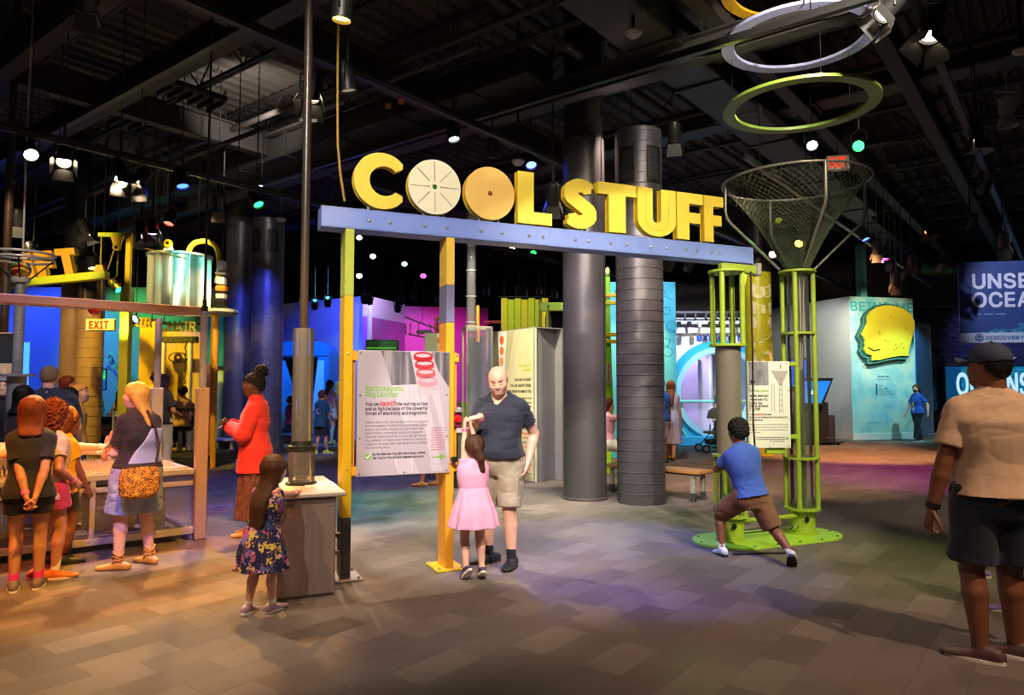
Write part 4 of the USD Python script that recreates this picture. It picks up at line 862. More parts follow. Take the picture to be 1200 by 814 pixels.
# tennis sign
ta_ = at(876, 455, 7.45); tz0 = at(876, 525, 7.45)[2]; tz1 = at(876, 423, 7.45)[2]; tw, th_ = .45, tz1 - tz0
tsg = thing('exhibit_sign', 'white tennis launcher sign clamped to the lime green rods', 'sign', (ta_[0], ta_[1], tz0), 4)
obj('board', MB().box((tw / 2, .01, th_ / 2), (tw, .02, th_), bev=.003), M('sign_warm_white', '#e0dcd8', .4), tsg)
obj('dark_print', front(rect(.015, th_ * .72, .225, th_ - .006), .0008), M('tennis_print', '#8d8a92', .4, vary=.5, vscale=(6, 6, 6)), tsg)
obj('funnel_drawing', front(Polygon([(.25, .80 * th_ + .08), (.435, .80 * th_ + .08), (.36, .72 * th_), (.345, .72 * th_)]), .0012), M('drawing_grey', '#a9a5a4', .5), tsg)
for x, z0, z1 in ((.335, .40, .75), (.365, .40, .75), (.255, .42, .74), (.28, .42, .74)): obj('tube_drawing', front(rect(x, z0 * th_, x + .004, z1 * th_), .0014), grey_ink, tsg)
for k in range(7): obj('ball_drawing', front(circle(.352, th_ * (.43 + k * .06), .006, 12), .0016), charcoal if k < 6 else red_ink, tsg)
obj('red_mark', front(rect(.348, th_ * .91, .358, th_ * .965), .0014), M('mark_red', '#d0655a', .5), tsg)
TL_ = lambda s, x, z, h, m, w=None, b=False: tline(tsg, s, x, z * th_, h, m, w, b)
TL_('Tennis Ball Launcher', .02, .645, .026, green_ink, .205, True)
for k, (s, w) in enumerate((('See the tennis ball?', .2), ('You can make it fly.', .195), ('Pull the rope,', .135), ('let it go and watch', .195), ('it fly high!', .11))): TL_(s, .02, (.588, .545, .502, .47, .437)[k], .026, ink, w, True)
TL_('You can', .02, .378, .017, ink, .07, True); TL_('launch', .093, .377, .023, red_ink, .07, True); TL_('the tennis', .168, .378, .017, ink, .08, True)
TL_('ball so fast and so high because of the powerful force', .02, .345, .016, ink, .40, True); TL_('of compressed air.', .02, .315, .016, ink, .14, True)
for k, (s, w) in enumerate((('When you let go of the rope it stops holding the launching chamber', .40), ('and higher than before below the ball is the air so fully pressed that', .40), ('when it is let go air moves fast. The rapidly moving air pushes the', .39), ('ball up the tube.', .11))): TL_(s, .02, .265 - k * .03, .011, grey_ink, w)
for k, (s, w) in enumerate((('The moving air sends the ball out so hard because it reaches', .3), ('the compressed launcher. Watch it float into the net and', .3), ('down it goes and back.', .16))): tline(tsg, s, .385, (.118 - k * .022) * th_, .010, ink, w, True, 'r')
obj('green_badge', front(circle(.41, th_ * .11, .014), .0014), green_ink, tsg)
for fx, fz in ((.02, .975), (.42, .975), (.02, .33), (.43, .33), (.43, .66), (.02, .02), (.22, .015), (.43, .02)): obj('screw', MB().lathe([(.0001, .003), (.005, .002), (.006, 0), (.0001, 0)], 8, (fx, 0, fz * th_), XZ), charcoal, tsg)
for z in (.13, .97): obj('clamp', MB().box((tw + .035, .02, th_ * z), (.10, .03, .045), bev=.005), lime, tsg)
obj('sign_shelf', MB().box((.3, .05, -.035), (.2, .05, .06), bev=.006), lime, tsg)

# ------------------------------------------------------------------ hanging rings
for zc, nm, c in ((4.72, 'olive green', '#7f9a3a'), (5.50, 'lilac', '#a9a9d6'), (6.16, 'golden yellow', '#f0b32a')):
    r = thing('hanging_ring', f'flat {nm} ring hung level from the ceiling above the net', 'ring', (3.26, 8.0, zc), 0, 'hanging rings')
    obj('band', MB().lathe([(.70, 0), (.84, 0), (.84, .035), (.70, .035), (.70, 0)], 96), M('ring_' + nm.replace(' ', '_'), c, .45), r, 30)
    for k in range(3):
        a = .4 + k * 2.1; obj('wire', MB().tube([(.77 * math.cos(a), .77 * math.sin(a), .03), (.77 * math.cos(a), .77 * math.sin(a), 6.95 - zc)], .003, 5), black_steel, r); obj('cleat', MB().box((.77 * math.cos(a), .77 * math.sin(a), .05), (.03, .03, .03)), chrome, r)

# ------------------------------------------------------------------ exit signs
def exit_sign(name, label, px0, px1, py0, py1, Y, rz=0, txt='EXIT', glow=1.5, pole=None):
    a, b = at(px0, py1, Y), at(px1, py0, Y); w, h = b[0] - a[0], b[2] - a[2]; t = thing(name, label, 'exit sign', a, rz)
    obj('housing', MB().box((w / 2, .04, h / 2), (w, .08, h), bev=.01), M('exit_housing', '#b9b3a8', .4), t)
    obj('face', MB().box((w / 2, -.003, h / 2), (w - .04, .006, h - .03), bev=.002), M('exit_face', '#d8cdb4', .4, emit='#ffdca8', estr=.12), t)
    obj('lettering', text(txt, h * .62, w * .13, h * .19, -.006, .004, True, w * .68), M('exit_red', '#c01010', .4, emit='#ff2a18', estr=glow), t)
    obj('hanger', MB().box((w / 2, .04, (pole or 7 - a[2]) / 2 + h / 2), (.03, .03, (pole or 7 - a[2]) - h)), black_steel, t); return t
exit_sign('exit_sign', 'lit exit sign with red letters in front of the bronze duct column', 100, 134, 373.5, 387.5, 14.2)
exit_sign('exit_sign', 'small red lit exit sign high above the funnel net', 968, 994, 182, 200, 12.5, -12, glow=2.2)
exit_sign('exit_sign', 'red exit sign half hidden beside the blue lit pillar', 256, 284, 378.5, 391.5, 18.0, glow=1.5)

# ------------------------------------------------------------------ bed of nails table
to = gp(226, 632); NA = 39.4; NR = rotz(math.radians(NA))
nt = thing('nail_bed_table', 'aluminium framed bed of nails table with clear acrylic nails', 'table', to, NA)
WL_, WD = 2.35, .95
def rail(name, a, b, w, mat=alu, parent=nt, bev=.006):
    a, b = np.asarray(a, float), np.asarray(b, float); c = (a + b) / 2; d = np.abs(b - a) + w; return obj(name, MB().box(c, d, bev=bev), mat, parent)
for y in (0, WD):
    for z, w in ((.10, .07), (.58, .05), (.70, .06)): rail('frame_rail', (-WL_, y, z), (-.04, y, z), w)
    for x in (-WL_, -1.85, -.92): rail('frame_upright', (x, y, .10), (x, y, .70), .05)
for x in (-WL_, -.03): 
    for z in (.10, .70): rail('end_rail', (x, 0, z), (x, WD, z), .05)
obj('bed_plate', MB().box((-WL_ / 2, WD / 2, .735), (WL_ - .1, WD, .02), bev=.004), M('plate_clear_grey', '#a99c98', .35), nt)
nails = MB(); pts_ = [(-.18 - i * .036, .08 + j * .036) for i in range(58) for j in range(23)]
for x, y in pts_: nails.add([[x - .005, y, .745], [x + .003, y - .0045, .745], [x + .003, y + .0045, .745], [x, y, .825]], [[0, 1, 3], [1, 2, 3], [2, 0, 3]])
tag(obj('acrylic_nails', nails, M('nail_clear', '#cdbab2', .25, alpha=1.), nt), kind='stuff')
for k in range(3): obj('side_window', MB().box((-.46 - k * .92, .004, .34), (.86, .008, .42), bev=.002), clearp, nt)
obj('beige_box', MB().box((-.70, .45, .34), (.40, .45, .42), bev=.01), M('box_beige', '#b39a6c', .6), nt)
mach = obj('lift_machine', MB().box((-.30, .45, .34), (.22, .3, .42), bev=.01).box((-.30, .28, .42), (.1, .06, .12), bev=.01).box((-.28, .27, .2), (.05, .05, .05), bev=.01), steel_dull, nt)
for k in range(5): obj('machine_bolt', MB().lathe([(.0001, .02), (.014, .018), (.016, 0), (.0001, 0)], 10, (-.36 + (k % 2) * .12, .3, .18 + k * .07), XZ), chrome, mach)
obj('cable', MB().tube([(-.4, .10, .16), (-.6, .06, .15), (-.75, .10, .155), (-.62, .16, .15), (-.5, .1, .16)], .012, 6), black, nt)
obj('yellow_bottle', MB().lathe([(.0001, 0), (.06, 0), (.06, .2), (.03, .24), (.03, .27), (.0001, .27)], 16, (-2.1, .4, .15)), M('bottle_yellow', '#d8c21a', .4), nt, 40)
obj('weight_label', MB().box((-1.19, -.028, .643), (.30, .004, .052)), white, nt); obj('lettering', text('200 POUNDS', .032, -1.32, .63, -.031, .002, True, .26), red_ink, nt)
obj('label_stripe', MB().box((-1.08, -.031, .622), (.08, .004, .018)), yellow, nt)
for x, z in ((-.04, .10), (-.04, .70), (-.92, .10), (-1.85, .10), (-.92, .58), (-1.85, .58)):
    for q in (-.03, .03): obj('frame_bolt', MB().lathe([(.0001, .012), (.008, .01), (.01, 0), (.0001, 0)], 8, (x + q, -.03, z), XZ), chrome, nt)
post_b = M('post_anodised', '#b59a8c', .36, .3, vary=.06, vscale=(3, 3, 1))
for y, ztop in ((0, 2.36), (WD * .8, 2.33)):
    x = .06 if y == 0 else -.2
    pp = obj('corner_post', MB().box((x, y, .78), (.115, .115, 1.56), bev=.012), post_b if y == 0 else alu, nt)
    obj('lift_pole', MB().lathe([(.0001, 1.5), (.036, 1.5), (.036, ztop), (.0001, ztop)], 20, (x, y, 0)), chrome, pp, 40)
    if y == 0:
        obj('pole_cap', MB().lathe([(.0001, ztop), (.034, ztop), (.034, ztop + .05), (.02, ztop + .06), (.02, ztop + .12), (.0001, ztop + .12)], 16, (x, y, 0)), black, pp, 40); obj('hoist_cable', MB().tube([(x, y, ztop + .1), (x + .01, y, 6.9)], .012, 6), black_steel, pp)
obj('top_rail', MB().box((-1.45, .02, 2.36), (2.95, .09, .085), bev=.008), post_b, nt); obj('top_rail', MB().box((-1.45, .5, 2.375), (2.95, .08, .045), bev=.008), alu, nt)
obj('red_lamp', MB().lathe([(.0001, -.05), (.03, -.045), (.05, -.02), (.055, 0), (.0001, 0)], 16, (-.95, .04, 2.31)), M('lamp_red', '#b01818', .3), nt, True)

# ------------------------------------------------------------------ floating ball stand
bs = at(20, 440, 8.5); st_ = thing('air_ball_stand', 'grey post with a hoop basket blowing air, left edge', 'stand', (bs[0], bs[1], 0)); zb = lambda py: at(20, py, 8.5)[2]
obj('lower_post', MB().lathe([(.0001, 0), (.10, 0), (.10, zb(441)), (.0001, zb(441))], 24), alu, st_, 40); obj('flange', MB().lathe([(.0001, zb(441)), (.18, zb(441)), (.18, zb(438)), (.0001, zb(438))], 32), alu, st_, 40)
obj('upper_pole', MB().lathe([(.0001, zb(438)), (.055, zb(438)), (.055, zb(331)), (.0001, zb(331))], 24), steel_dull, st_, 40)
obj('cup', MB().lathe([(.0001, zb(331)), (.09, zb(331)), (.10, zb(328)), (.10, zb(325)), (.085, zb(325)), (.0001, zb(328))], 28), alu, st_, 40)
for z, r in ((zb(298), .34), (zb(304), .33)): obj('hoop', MB().tube([(r * math.cos(a), r * math.sin(a), z) for a in np.linspace(0, 2 * PI, 48, endpoint=False)], .016, 8, closed=True), alu, st_, True)
for k in range(4): a = .5 + k * PI / 2; obj('basket_strut', MB().tube([(.33 * math.cos(a), .33 * math.sin(a), zb(303)), (.09 * math.cos(a), .09 * math.sin(a), zb(327))], .009, 6), black_steel, st_)
obj('air_hose', MB().tube([(0, .02, zb(300)), (-.01, .02, 4.4), (.02, .02, 6.9)], .012, 6), M('hose_pale', '#9c948c', .5), st_)
bl = thing('beach_ball', 'striped multicoloured beach ball floating in the hoop basket', 'ball', (bs[0], bs[1], zb(316))); cols = ['#e8e4dc', '#d02a2a', '#2e9a3c', '#e8761e', '#f0c020', '#2a62c8']
Rb = axes((.5, -.3, .8))
for k, c in enumerate(cols):
    n = 8; th0 = k * PI / 3; V = []; Fq = []
    for i in range(n + 1):
        for j in range(7): p = PI * i / n; a = th0 + j * PI / 18; V.append((.105 * math.sin(p) * math.cos(a), .105 * math.sin(p) * math.sin(a), .105 * math.cos(p)))
    for i in range(n):
        for j in range(6): Fq.append([i * 7 + j, (i + 1) * 7 + j, (i + 1) * 7 + j + 1, i * 7 + j + 1])
    obj('panel', MB().add(V, Fq, Rb), M(f'ball_{k}', c, .3), bl, True)

# ------------------------------------------------------------------ the raised LIFT letters on a lever
LY = 12.0; lp = at(0, 334, LY); lb = at(126, 322, LY); la = math.degrees(math.atan2(lb[2] - lp[2], lb[0] - lp[0])); sc = LY / F
lever = thing('lever_beam', 'bright yellow tilted lever beam with a pulley at its end', 'beam', lp)
Rl = np.array([[math.cos(math.radians(la)), 0, -math.sin(math.radians(la))], [0, 1, 0], [math.sin(math.radians(la)), 0, math.cos(math.radians(la))]]); LL = np.linalg.norm(lb - lp)
obj('beam', MB().box((LL / 2 - .6, 0, 0), (LL + 1.2, .16, .13), Rl, bev=.01), M('paint_acid_yellow', '#c8d21a', .4), lever)
def wheel(t, c, r):
    w = obj('pulley', MB().lathe([(r * .5, -.03), (r, -.03), (r * .8, 0), (r, .03), (r * .5, .03)], 24, c, XZ), yellow, t, 30); obj('axle', MB().lathe([(.0001, -.04), (r * .3, -.04), (r * .3, .04), (.0001, .04)], 12, c, XZ), black, w)
px_ = lambda x, y, Y=LY: at(x, y, Y) - lp
wheel(lever, px_(118, 317), .075); obj('pulley_bracket', MB().prism(Polygon([(-.09, 0), (.09, 0), (.05, .12), (-.05, .12)]), .04, XZ, px_(118, 319) + [0, -.02, 0]), yellow, lever)
for ch, x0, x1, y0, y1 in (('L', -8, 13, 302, 333), ('I', 29, 42, 299, 331), ('F', 43.5, 64, 297, 328), ('T', 68, 91.5, 294, 326)):
    g = rect(0, 0, .29, 1) if ch == 'I' else glyph(ch); bb = g.bounds; h = (y1 - y0) * sc * 1.03; wd_ = {'L': .30, 'I': .155, 'F': .30, 'T': .33}[ch]
    g = affinity.scale(affinity.translate(g, -bb[0], -bb[1]), wd_ / (bb[2] - bb[0]), h / (bb[3] - bb[1]), origin=(0, 0)); g = affinity.skew(g, xs=-9.5, origin=(0, 0))
    q = at(x0 + 5, y1 - 1.5, LY); t = thing('lift_letter', f'orange yellow leaning letter {ch} standing on the tilted yellow lever', 'letter', q, 0, 'letters on the lever')
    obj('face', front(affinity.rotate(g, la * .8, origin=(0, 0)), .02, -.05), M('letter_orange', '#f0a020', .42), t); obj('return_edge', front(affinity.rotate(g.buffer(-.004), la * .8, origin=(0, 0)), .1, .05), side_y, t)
cr = at(145.5, 455, LY); crane = thing('yellow_crane', 'tall yellow post with a pulley arm lifting the lever', 'crane', (cr[0], cr[1], 0)); zc = lambda y: at(145, y, LY)[2]; xc = lambda x: at(x, 455, LY)[0] - cr[0]
obj('lower_post', MB().box((0, 0, zc(336) / 2), (.15, .15, zc(336)), bev=.01), M('post_lime_yellow', '#c4d028', .4), crane); obj('upper_post', MB().box((.01, 0, (zc(336) + zc(272)) / 2), (.085, .085, zc(272) - zc(336)), bev=.008), yellow, crane)
obj('arm', MB().box(((xc(110) + xc(150)) / 2, 0, zc(275)), (xc(150) - xc(110), .08, .07), bev=.008), M('post_lime_yellow'), crane); obj('pulley_hanger', MB().prism(Polygon([(-.11, 0), (.11, 0), (.04, -.2), (-.04, -.2)]), .05, XZ, (xc(133), -.0, zc(277))), yellow, crane); wheel(crane, (xc(133), -.03, zc(290)), .06)
for a, b in (((113, 277), (113.5, 315)), ((129.5, 289), (122, 316))): obj('rope', MB().tube([(xc(a[0]), 0, zc(a[1])), (xc(b[0]), 0, zc(b[1]))], .013, 6), M('rope_yellow', '#a88a2a', .7), crane)
obj('long_rope', MB().tube([(.05, 0, zc(287)), (xc(195), .6, zc(295))], .01, 6), M('rope_yellow'), crane)

# ------------------------------------------------------------------ air chair booth: drum, canopy, hose, letters, walls
DY = 13.0; dc = at(207, 455, DY); dc[2] = 0; zd = lambda y: at(207, y, DY)[2]; xd = lambda x: at(x, 455, DY)[0] - dc[0]
drum = thing('steel_drum', 'large ribbed polished drum lit turquoise and yellow under the ceiling', 'drum', dc)
z0, z1, r = zd(366), zd(301), .47
obj('shell', MB().lathe([(.0001, z0), (r, z0), (r, z1), (.0001, z1)], 48), M('drum_steel', '#c4c8c6', .24, .8), drum, 40)
for z in (z0, z1): obj('rim', MB().lathe([(r, z - .02), (r + .09, z - .02), (r + .09, z + .02), (r, z + .02), (r, z - .02)], 48), M('drum_white', '#cfd8cc', .4), drum, 40)
for k in range(12): obj('rib', MB().box((r + .035, 0, (z0 + z1) / 2), (.08, .02, z1 - z0 - .04), rotz(k * PI / 6 + .2)), M('drum_white'), drum)
obj('lid_bracket', MB().prism(Polygon([(-.11, 0), (.11, 0), (.05, .2), (-.05, .2)]), .06, XZ, (-.15, -.1, z1)), M('drum_white'), drum); wheel(drum, (-.15, -.16, z1 + .22), .07)
hp_ = [(xd(217), 0, zd(297)), (xd(219), 0, zd(290)), (xd(226), 0, zd(284)), (xd(236), 0, zd(282.5)), (xd(246), 0, zd(286)), (xd(252), 0, zd(296)), (xd(254), 0, zd(312)), (xd(252), 0, zd(328))]
hz = thing('yellow_hose', 'thick yellow hose looping over the drum to a blower', 'hose', dc); obj('hose', MB().tube(np.array([[PchipInterpolator(range(8), np.array(hp_)[:, j])(t) for j in range(3)] for t in np.linspace(0, 7, 40)]), .05, 12), M('hose_yellow', '#c4b12c', .5), hz, True); obj('hose_end', MB().lathe([(.0001, 0), (.055, 0), (.055, .08), (.0001, .08)], 14, (hp_[-1][0], 0, hp_[-1][2] - .06)), chrome, hz)
blw = thing('air_blower', 'small white and black blower stack hanging right of the drum', 'blower', at(259, 366, DY)); 
for k, (w, h, m) in enumerate(((.2, .12, black), (.16, .1, white), (.18, .1, orange), (.14, .14, white), (.2, .06, chrome), (.12, .18, white))): obj('module', MB().box((0, 0, .15 + k * .14), (w, .16, h), bev=.015), m, blw)
obj('tray', MB().lathe([(.0001, 0), (.26, 0), (.26, .05), (.0001, .05)], 28), M('drum_white'), blw, 40); obj('hanger', MB().tube([(0, 0, .9), (0, 0, 4.2)], .015, 6), black_steel, blw)
can_ = thing('booth_canopy', 'flat round pale canopy on an orange column over the air chair', 'canopy', (at(238, 455, 14.2)[0], 14.2, 0))
zk = at(238, 368, 14.2)[2]; obj('disc', MB().lathe([(.0001, zk), (.55, zk), (.62, zk + .04), (.62, zk + .09), (.0001, zk + .09)], 48), M('canopy_lime', '#b9c46a', .45), can_, 40)
ox = at(250, 455, 14.2)[0] - at(238, 455, 14.2)[0]; obj('column', MB().lathe([(.0001, 0), (.075, 0), (.075, zk), (.10, zk), (.0001, zk)], 28, (ox, 0, 0)), M('column_amber', '#f0a61e', .4), can_, 40)
booth_w = M('booth_wood', '#c2a45a', .55, vary=.2, vscale=(20, 20, 1.5))
wall('wall_booth', 162, 15.0, 187, 15.2, 0, 3.0, M('booth_yellow', '#e0b91e', .5), 'yellow booth wall panel behind the air chair')
wall('wall_booth_wood', 186.5, 15.2, 236, 15.2, 0, 2.75, booth_w, 'tan booth wall behind the air chair letters')
wall('wall_green', 234, 16.5, 300, 16.5, 2.05, 3.2, M('booth_green', '#1f9a4e', .5), 'green upper wall panel beside the orange column'); wall('wall_lime', 234, 16.5, 300, 16.5, 0, 2.05, M('booth_lime', '#a9c45a', .55), 'lime lower wall panel beside the orange column')
wall('trim_4', 234, 16.45, 300, 16.45, 2.0, 2.06, black_steel, 'dark trim strip between green and lime panels', .04)
def back_letters(name, label, s, x0, x1, yb, h_px, Y, mat):
    a = at(x0, yb, Y); t = thing(name, label, 'lettering', a); w = (x1 - x0) * Y / F; h = h_px * Y / F
    x = 0
    [text(c, 1., bold=True) for c in s]; ws = [np.ptp(TXT[(c, True)].vertices[:, 0]) for c in s]; gap = .1; tot = sum(ws) + gap * (len(s) - 1)
    obj('hang_bar', MB().box((w / 2, .05, h * .8), (w + .06, .02, .03)), black_steel, t)
    for q in (.04, w - .04): obj('hang_rod', MB().tube([(q, .05, h * .8), (q, .05, 6.98 - a[2])], .008, 5), black_steel, t)
    for c, q in zip(s, ws): obj('letter', text(c, h, x * w / tot, 0, 0, .06, True, q * w / tot), mat, t); x += q + gap
    return t
aw = M('letters_lemon', '#f2d84a', .4)
back_letters('booth_sign', 'yellow letters AIR in front of the yellow booth', 'AIR', 155, 179, 383, 10.5, 13.8, aw); back_letters('booth_sign', 'yellow letters CHAIR in front of the tan booth wall', 'CHAIR', 188, 231, 388, 11, 13.8, aw)
ch_ = thing('air_chair', 'air chair lift with white guide tubes under a dark bar', 'chair', (at(207, 455, 14.8)[0], 14.8, 0)); zq = lambda y: at(207, y, 14.8)[2]; xq = lambda x: at(x, 455, 14.8)[0] - at(207, 455, 14.8)[0]
obj('header_bar', MB().box((0, 0, zq(398)), (xq(231) - xq(184), .1, .13), bev=.01), charcoal, ch_)
for k in range(7): obj('bar_bolt', MB().lathe([(.0001, .012), (.012, .01), (.014, 0), (.0001, 0)], 8, (xq(188 + k * 6), -.05, zq(398)), XZ), chrome, ch_)
for x in (190.5, 222): obj('guide_tube', MB().lathe([(.0001, .3), (.05, .3), (.05, zq(401)), (.0001, zq(401))], 18, (xq(x), 0, 0)), white, ch_, 40)
obj('drive_chain', MB().tube([(xq(217) + .02 * math.sin(k * 2.2), -.03, zq(450) + k * .055) for k in range(18)], .012, 5), black, ch_)
obj('eye_drawing', MB().tube([(xq(200) + .2 * math.cos(a), .3, zq(418) + .10 * math.sin(a)) for a in np.linspace(0, 2 * PI, 30, endpoint=False)], .012, 5, closed=True).tube([(xq(200) + .06 * math.cos(a), .3, zq(418) + .06 * math.sin(a)) for a in np.linspace(0, 2 * PI, 20, endpoint=False)], .03, 5, closed=True), M('drawing_brown', '#7a5c30', .6), ch_)
obj('platform', MB().box((.1, -.2, .13), (1.8, 1.7, .26), bev=.02), M('platform_black', '#26241f', .6), ch_); obj('seat', MB().box((xq(214), -.1, .72), (.42, .4, .06), bev=.02), black, ch_); obj('seat_back', MB().box((xq(214), .1, 1.0), (.42, .05, .5), bev=.02), black, ch_); obj('seat_post', MB().lathe([(.0001, .26), (.05, .26), (.05, .7), (.0001, .7)], 12, (xq(214), -.05, 0)), chrome, ch_)
for x in (-.75, .85): obj('rail_post', MB().tube([(x, -.95, .26), (x, -.95, 1.15)], .025, 8), chrome, ch_)
obj('guard_rail', MB().tube([(-.75, -.95, 1.15), (.85, -.95, 1.15)], .03, 10), black, ch_)
pk = thing('pink_sign', 'salmon pink exhibit sign beside the orange column', 'sign', at(236, 520, 13.9)); obj('board', MB().box((.06, 0, .75), (.17, .02, 1.55), bev=.005), M('board_salmon', '#d98f80', .5), pk)
for k in range(9): obj('text_line', MB().box((.06, -.011, 1.3 - k * .12), (.10 if k % 3 else .13, .002, .02)), M('ink_brown', '#8a3a34', .6), pk)
# ------------------------------------------------------------------ hydrogen ball launcher cabinet behind the gate
ha, hb, hc_ = at(571, 455, 13.3), at(627, 455, 12.0), at(657, 455, 12.6)
for q in (ha, hb, hc_): q[2] = 0
dv = hb - ha; hw_ = np.linalg.norm(dv); hang = math.degrees(math.atan2(dv[1], dv[0])); hd = np.linalg.norm(hc_ - hb); hz = 2.58
hyd = thing('exhibit_cabinet', 'tall exhibit cabinet with a cream ball launcher print behind the bald man', 'cabinet', ha, hang); HX = lambda f: f * hw_
obj('front_board', MB().box((hw_ / 2, .02, hz / 2), (hw_, .04, hz), bev=.004), M('board_cream', '#d9cf9e', .5, vary=.12, vscale=(2, 2, .7)), hyd)
sd = rotz(-math.radians(hang)) @ (hc_ - hb); sa = math.atan2(sd[1], sd[0])
obj('side_board', MB().box((hd / 2, .02, hz / 2), (hd, .04, hz), rotz(sa), (hw_, .0, 0), bev=.004), M('board_grey', '#8f8c92', .5), hyd)
obj('top_board', MB().box((hw_ / 2, hd * .38, hz - .01), (hw_, hd * .76, .02)), M('board_grey'), hyd); obj('back_board', MB().box((hw_ / 2, hd * .75, hz / 2), (hw_, .04, hz)), M('board_grey'), hyd)
def streaks(parent, zb_, zt_): 
    for k, (x0, x1, c) in enumerate(((.0, .2, '#6b6658'), (.45, .6, '#b8b08c'), (.62, .74, '#c9c29a'), (.78, .84, '#cfc8a4'))):
        P = Polygon([(HX(x0), zt_), (HX(x1), zt_), (HX(x1 * .55 + .1), zt_ - .9), (HX(x0 * .55 + .1), zt_ - .9)]) if k else Polygon([(HX(0.01), zt_), (HX(.24), zt_), (HX(.28), zt_ - .8), (HX(.01), zt_ - .8)])
        obj('grey_print', front(P, .001), M(f'hyd_print_{k}', c, .5), parent)
streaks(hyd, 1.5, hz - .01)
obj('tube_print', front(Polygon([(HX(.24), hz - .01), (HX(.42), hz - .01), (HX(.37), hz - 1.0), (HX(.29), hz - 1.0)]), .002), white, hyd)
for k, c in enumerate(('#d8641a', '#dc7a30', '#e0956a', '#e8bfa8')): obj('ball_print', front(affinity.scale(circle(HX(.325), hz - .17 - k * .19, .075, 24), .9, 1.1), .003), M(f'hyd_ball_{k}', c, .5), hyd)
def hl(s, x, z, h, m, w, al='r', b=True): tline(hyd, s, HX(x), z, h, m, HX(w), b, al)
hl('Hydrogen Ball', .93, 1.92, .055, M('ink_lime', '#a7bd2c', .5), .26); hl('Launcher', .93, 1.84, .055, M('ink_lime'), .17)
hl('See the red ball?', .93, 1.68, .05, ink, .33); hl('You can launch it high.', .93, 1.58, .05, ink, .43); hl('Follow the steps to make it fly!', .93, 1.48, .05, ink, .60)
hl('launch', .62, 1.37, .05, M('ink_orange', '#d8541a', .5), .14); hl('You can', .46, 1.37, .035, ink, .13); hl('the red ball so fast', .93, 1.37, .035, ink, .30); hl('so high because of the powerful force', .93, 1.30, .032, ink, .55); hl('caused by chemical reactions.', .93, 1.235, .032, ink, .42)
obj('blue_badge', front(circle(HX(.50), 1.05, .075), .002), blue_ink, hyd); obj('badge_arrow', front(Polygon([(HX(.46), 1.05), (HX(.52), 1.09), (HX(.52), 1.01)]), .004), white, hyd); hl('Steps:', .72, 1.06, .045, blue_ink, .14)
for k in range(6): hl(('Pull lever to start the gas flow now', 'Press down as the tank starts filling', 'wait until it has all been filled up', 'hold the button in until it clicks on', 'watch the ball go up high in the tube', 'and see the light turn on again')[k], .93, .93 - k * .075, .03, M('ink_orange') if k % 3 != 1 else grey_ink, .36)
for k in range(5): hl('the reaction of hydrogen and air', .93, .40 - k * .07, .026, M('ink_orange') if k % 2 else grey_ink, .3)
for z in (.3, .8, 1.3, 1.8, 2.3): obj('screw', MB().lathe([(.0001, .004), (.010, .003), (.012, 0), (.0001, 0)], 8, (HX(.97), 0, z), XZ), charcoal, hyd)
# blue textured board and green block left of it, clear tower with its counter
bb_ = at(548, 455, 13.6); bb_[2] = 0; blu = thing('blue_partition', 'blue textured partition board between the clear tower and cream cabinet', 'partition', bb_, hang)
obj('board', MB().box((.24, .03, 1.25), (.55, .05, 2.5), bev=.005), M('board_blue', '#2f5b9a', .6, vary=.4, vscale=(9, 9, 9)), blu); obj('lower_board', MB().box((-.1, -.02, .65), (.35, .05, 1.3), bev=.005), M('board_green', '#7da82a', .5), blu)
ct = at(559, 455, 11.6); ct[2] = 0; tow = thing('clear_tower', 'clear acrylic launcher tower standing on a pale counter', 'exhibit', ct, 15); za = lambda y: at(559, y, 11.6)[2]
obj('tube', MB().lathe([(.075, za(385)), (.075, 4.6)], 28, (-.10, 0, 0)), clear('acrylic_pale', (.86, .88, .84), .1), tow, 40)
for k in range(5): obj('tube_band', MB().lathe([(.078, 0), (.084, 0), (.084, .02), (.078, .02)], 20, (-.10, 0, 2.6 + k * .42)), M('band_pale', '#85887c', .4), tow)
obj('tube_collar', MB().lathe([(.0001, 0), (.1, 0), (.1, .09), (.0001, .09)], 24, (-.1, 0, za(388))), M('band_pale'), tow, 40)
fm_ = MB()
for x in (-.2, .2): 
    for y in (-.17, .17): fm_.box((x, y, (.92 + za(383)) / 2), (.03, .03, za(383) - .92))
for z in (.93, za(384)):
    for y in (-.17, .17): fm_.box((0, y, z), (.43, .03, .03))
    for x in (-.2, .2): fm_.box((x, 0, z), (.03, .37, .03))
obj('frame', fm_, M('frame_champagne', '#a79a84', .4, .7), tow); obj('pane', MB().box((0, -.19, (.92 + za(383)) / 2), (.42, .006, za(383) - .95)), clearp, tow); obj('pane', MB().box((.21, 0, (.92 + za(383)) / 2), (.006, .36, za(383) - .95)), clearp, tow)
obj('inner_tube', MB().lathe([(.05, .93), (.05, za(388))], 24, (-.1, 0, 0)), clear('acrylic_pale'), tow, 40); obj('orange_pipe', MB().tube([(.03, .1, 2.3), (.03, .1, 2.9)], .03, 8), orange, tow)
obj('counter', MB().box((.15, .05, .88), (1.1, .6, .05), bev=.01), M('counter_white', '#d8d4c8', .4), tow); obj('cabinet', MB().box((.15, .05, .43), (1.0, .52, .86), bev=.01), M('cabinet_olive', '#6b6a4a', .5), tow)
gz = obj('gauge_box', MB().box((.02, -.05, 1.03), (.22, .2, .22), bev=.01), steel_dull, tow); obj('dial', MB().lathe([(.0001, .02), (.05, .02), (.055, 0), (.0001, 0)], 20, (.0, -.16, 1.06), XZ), white, gz, 40); obj('valve', MB().box((.12, -.1, 1.22), (.05, .05, .14), bev=.008), white, gz)
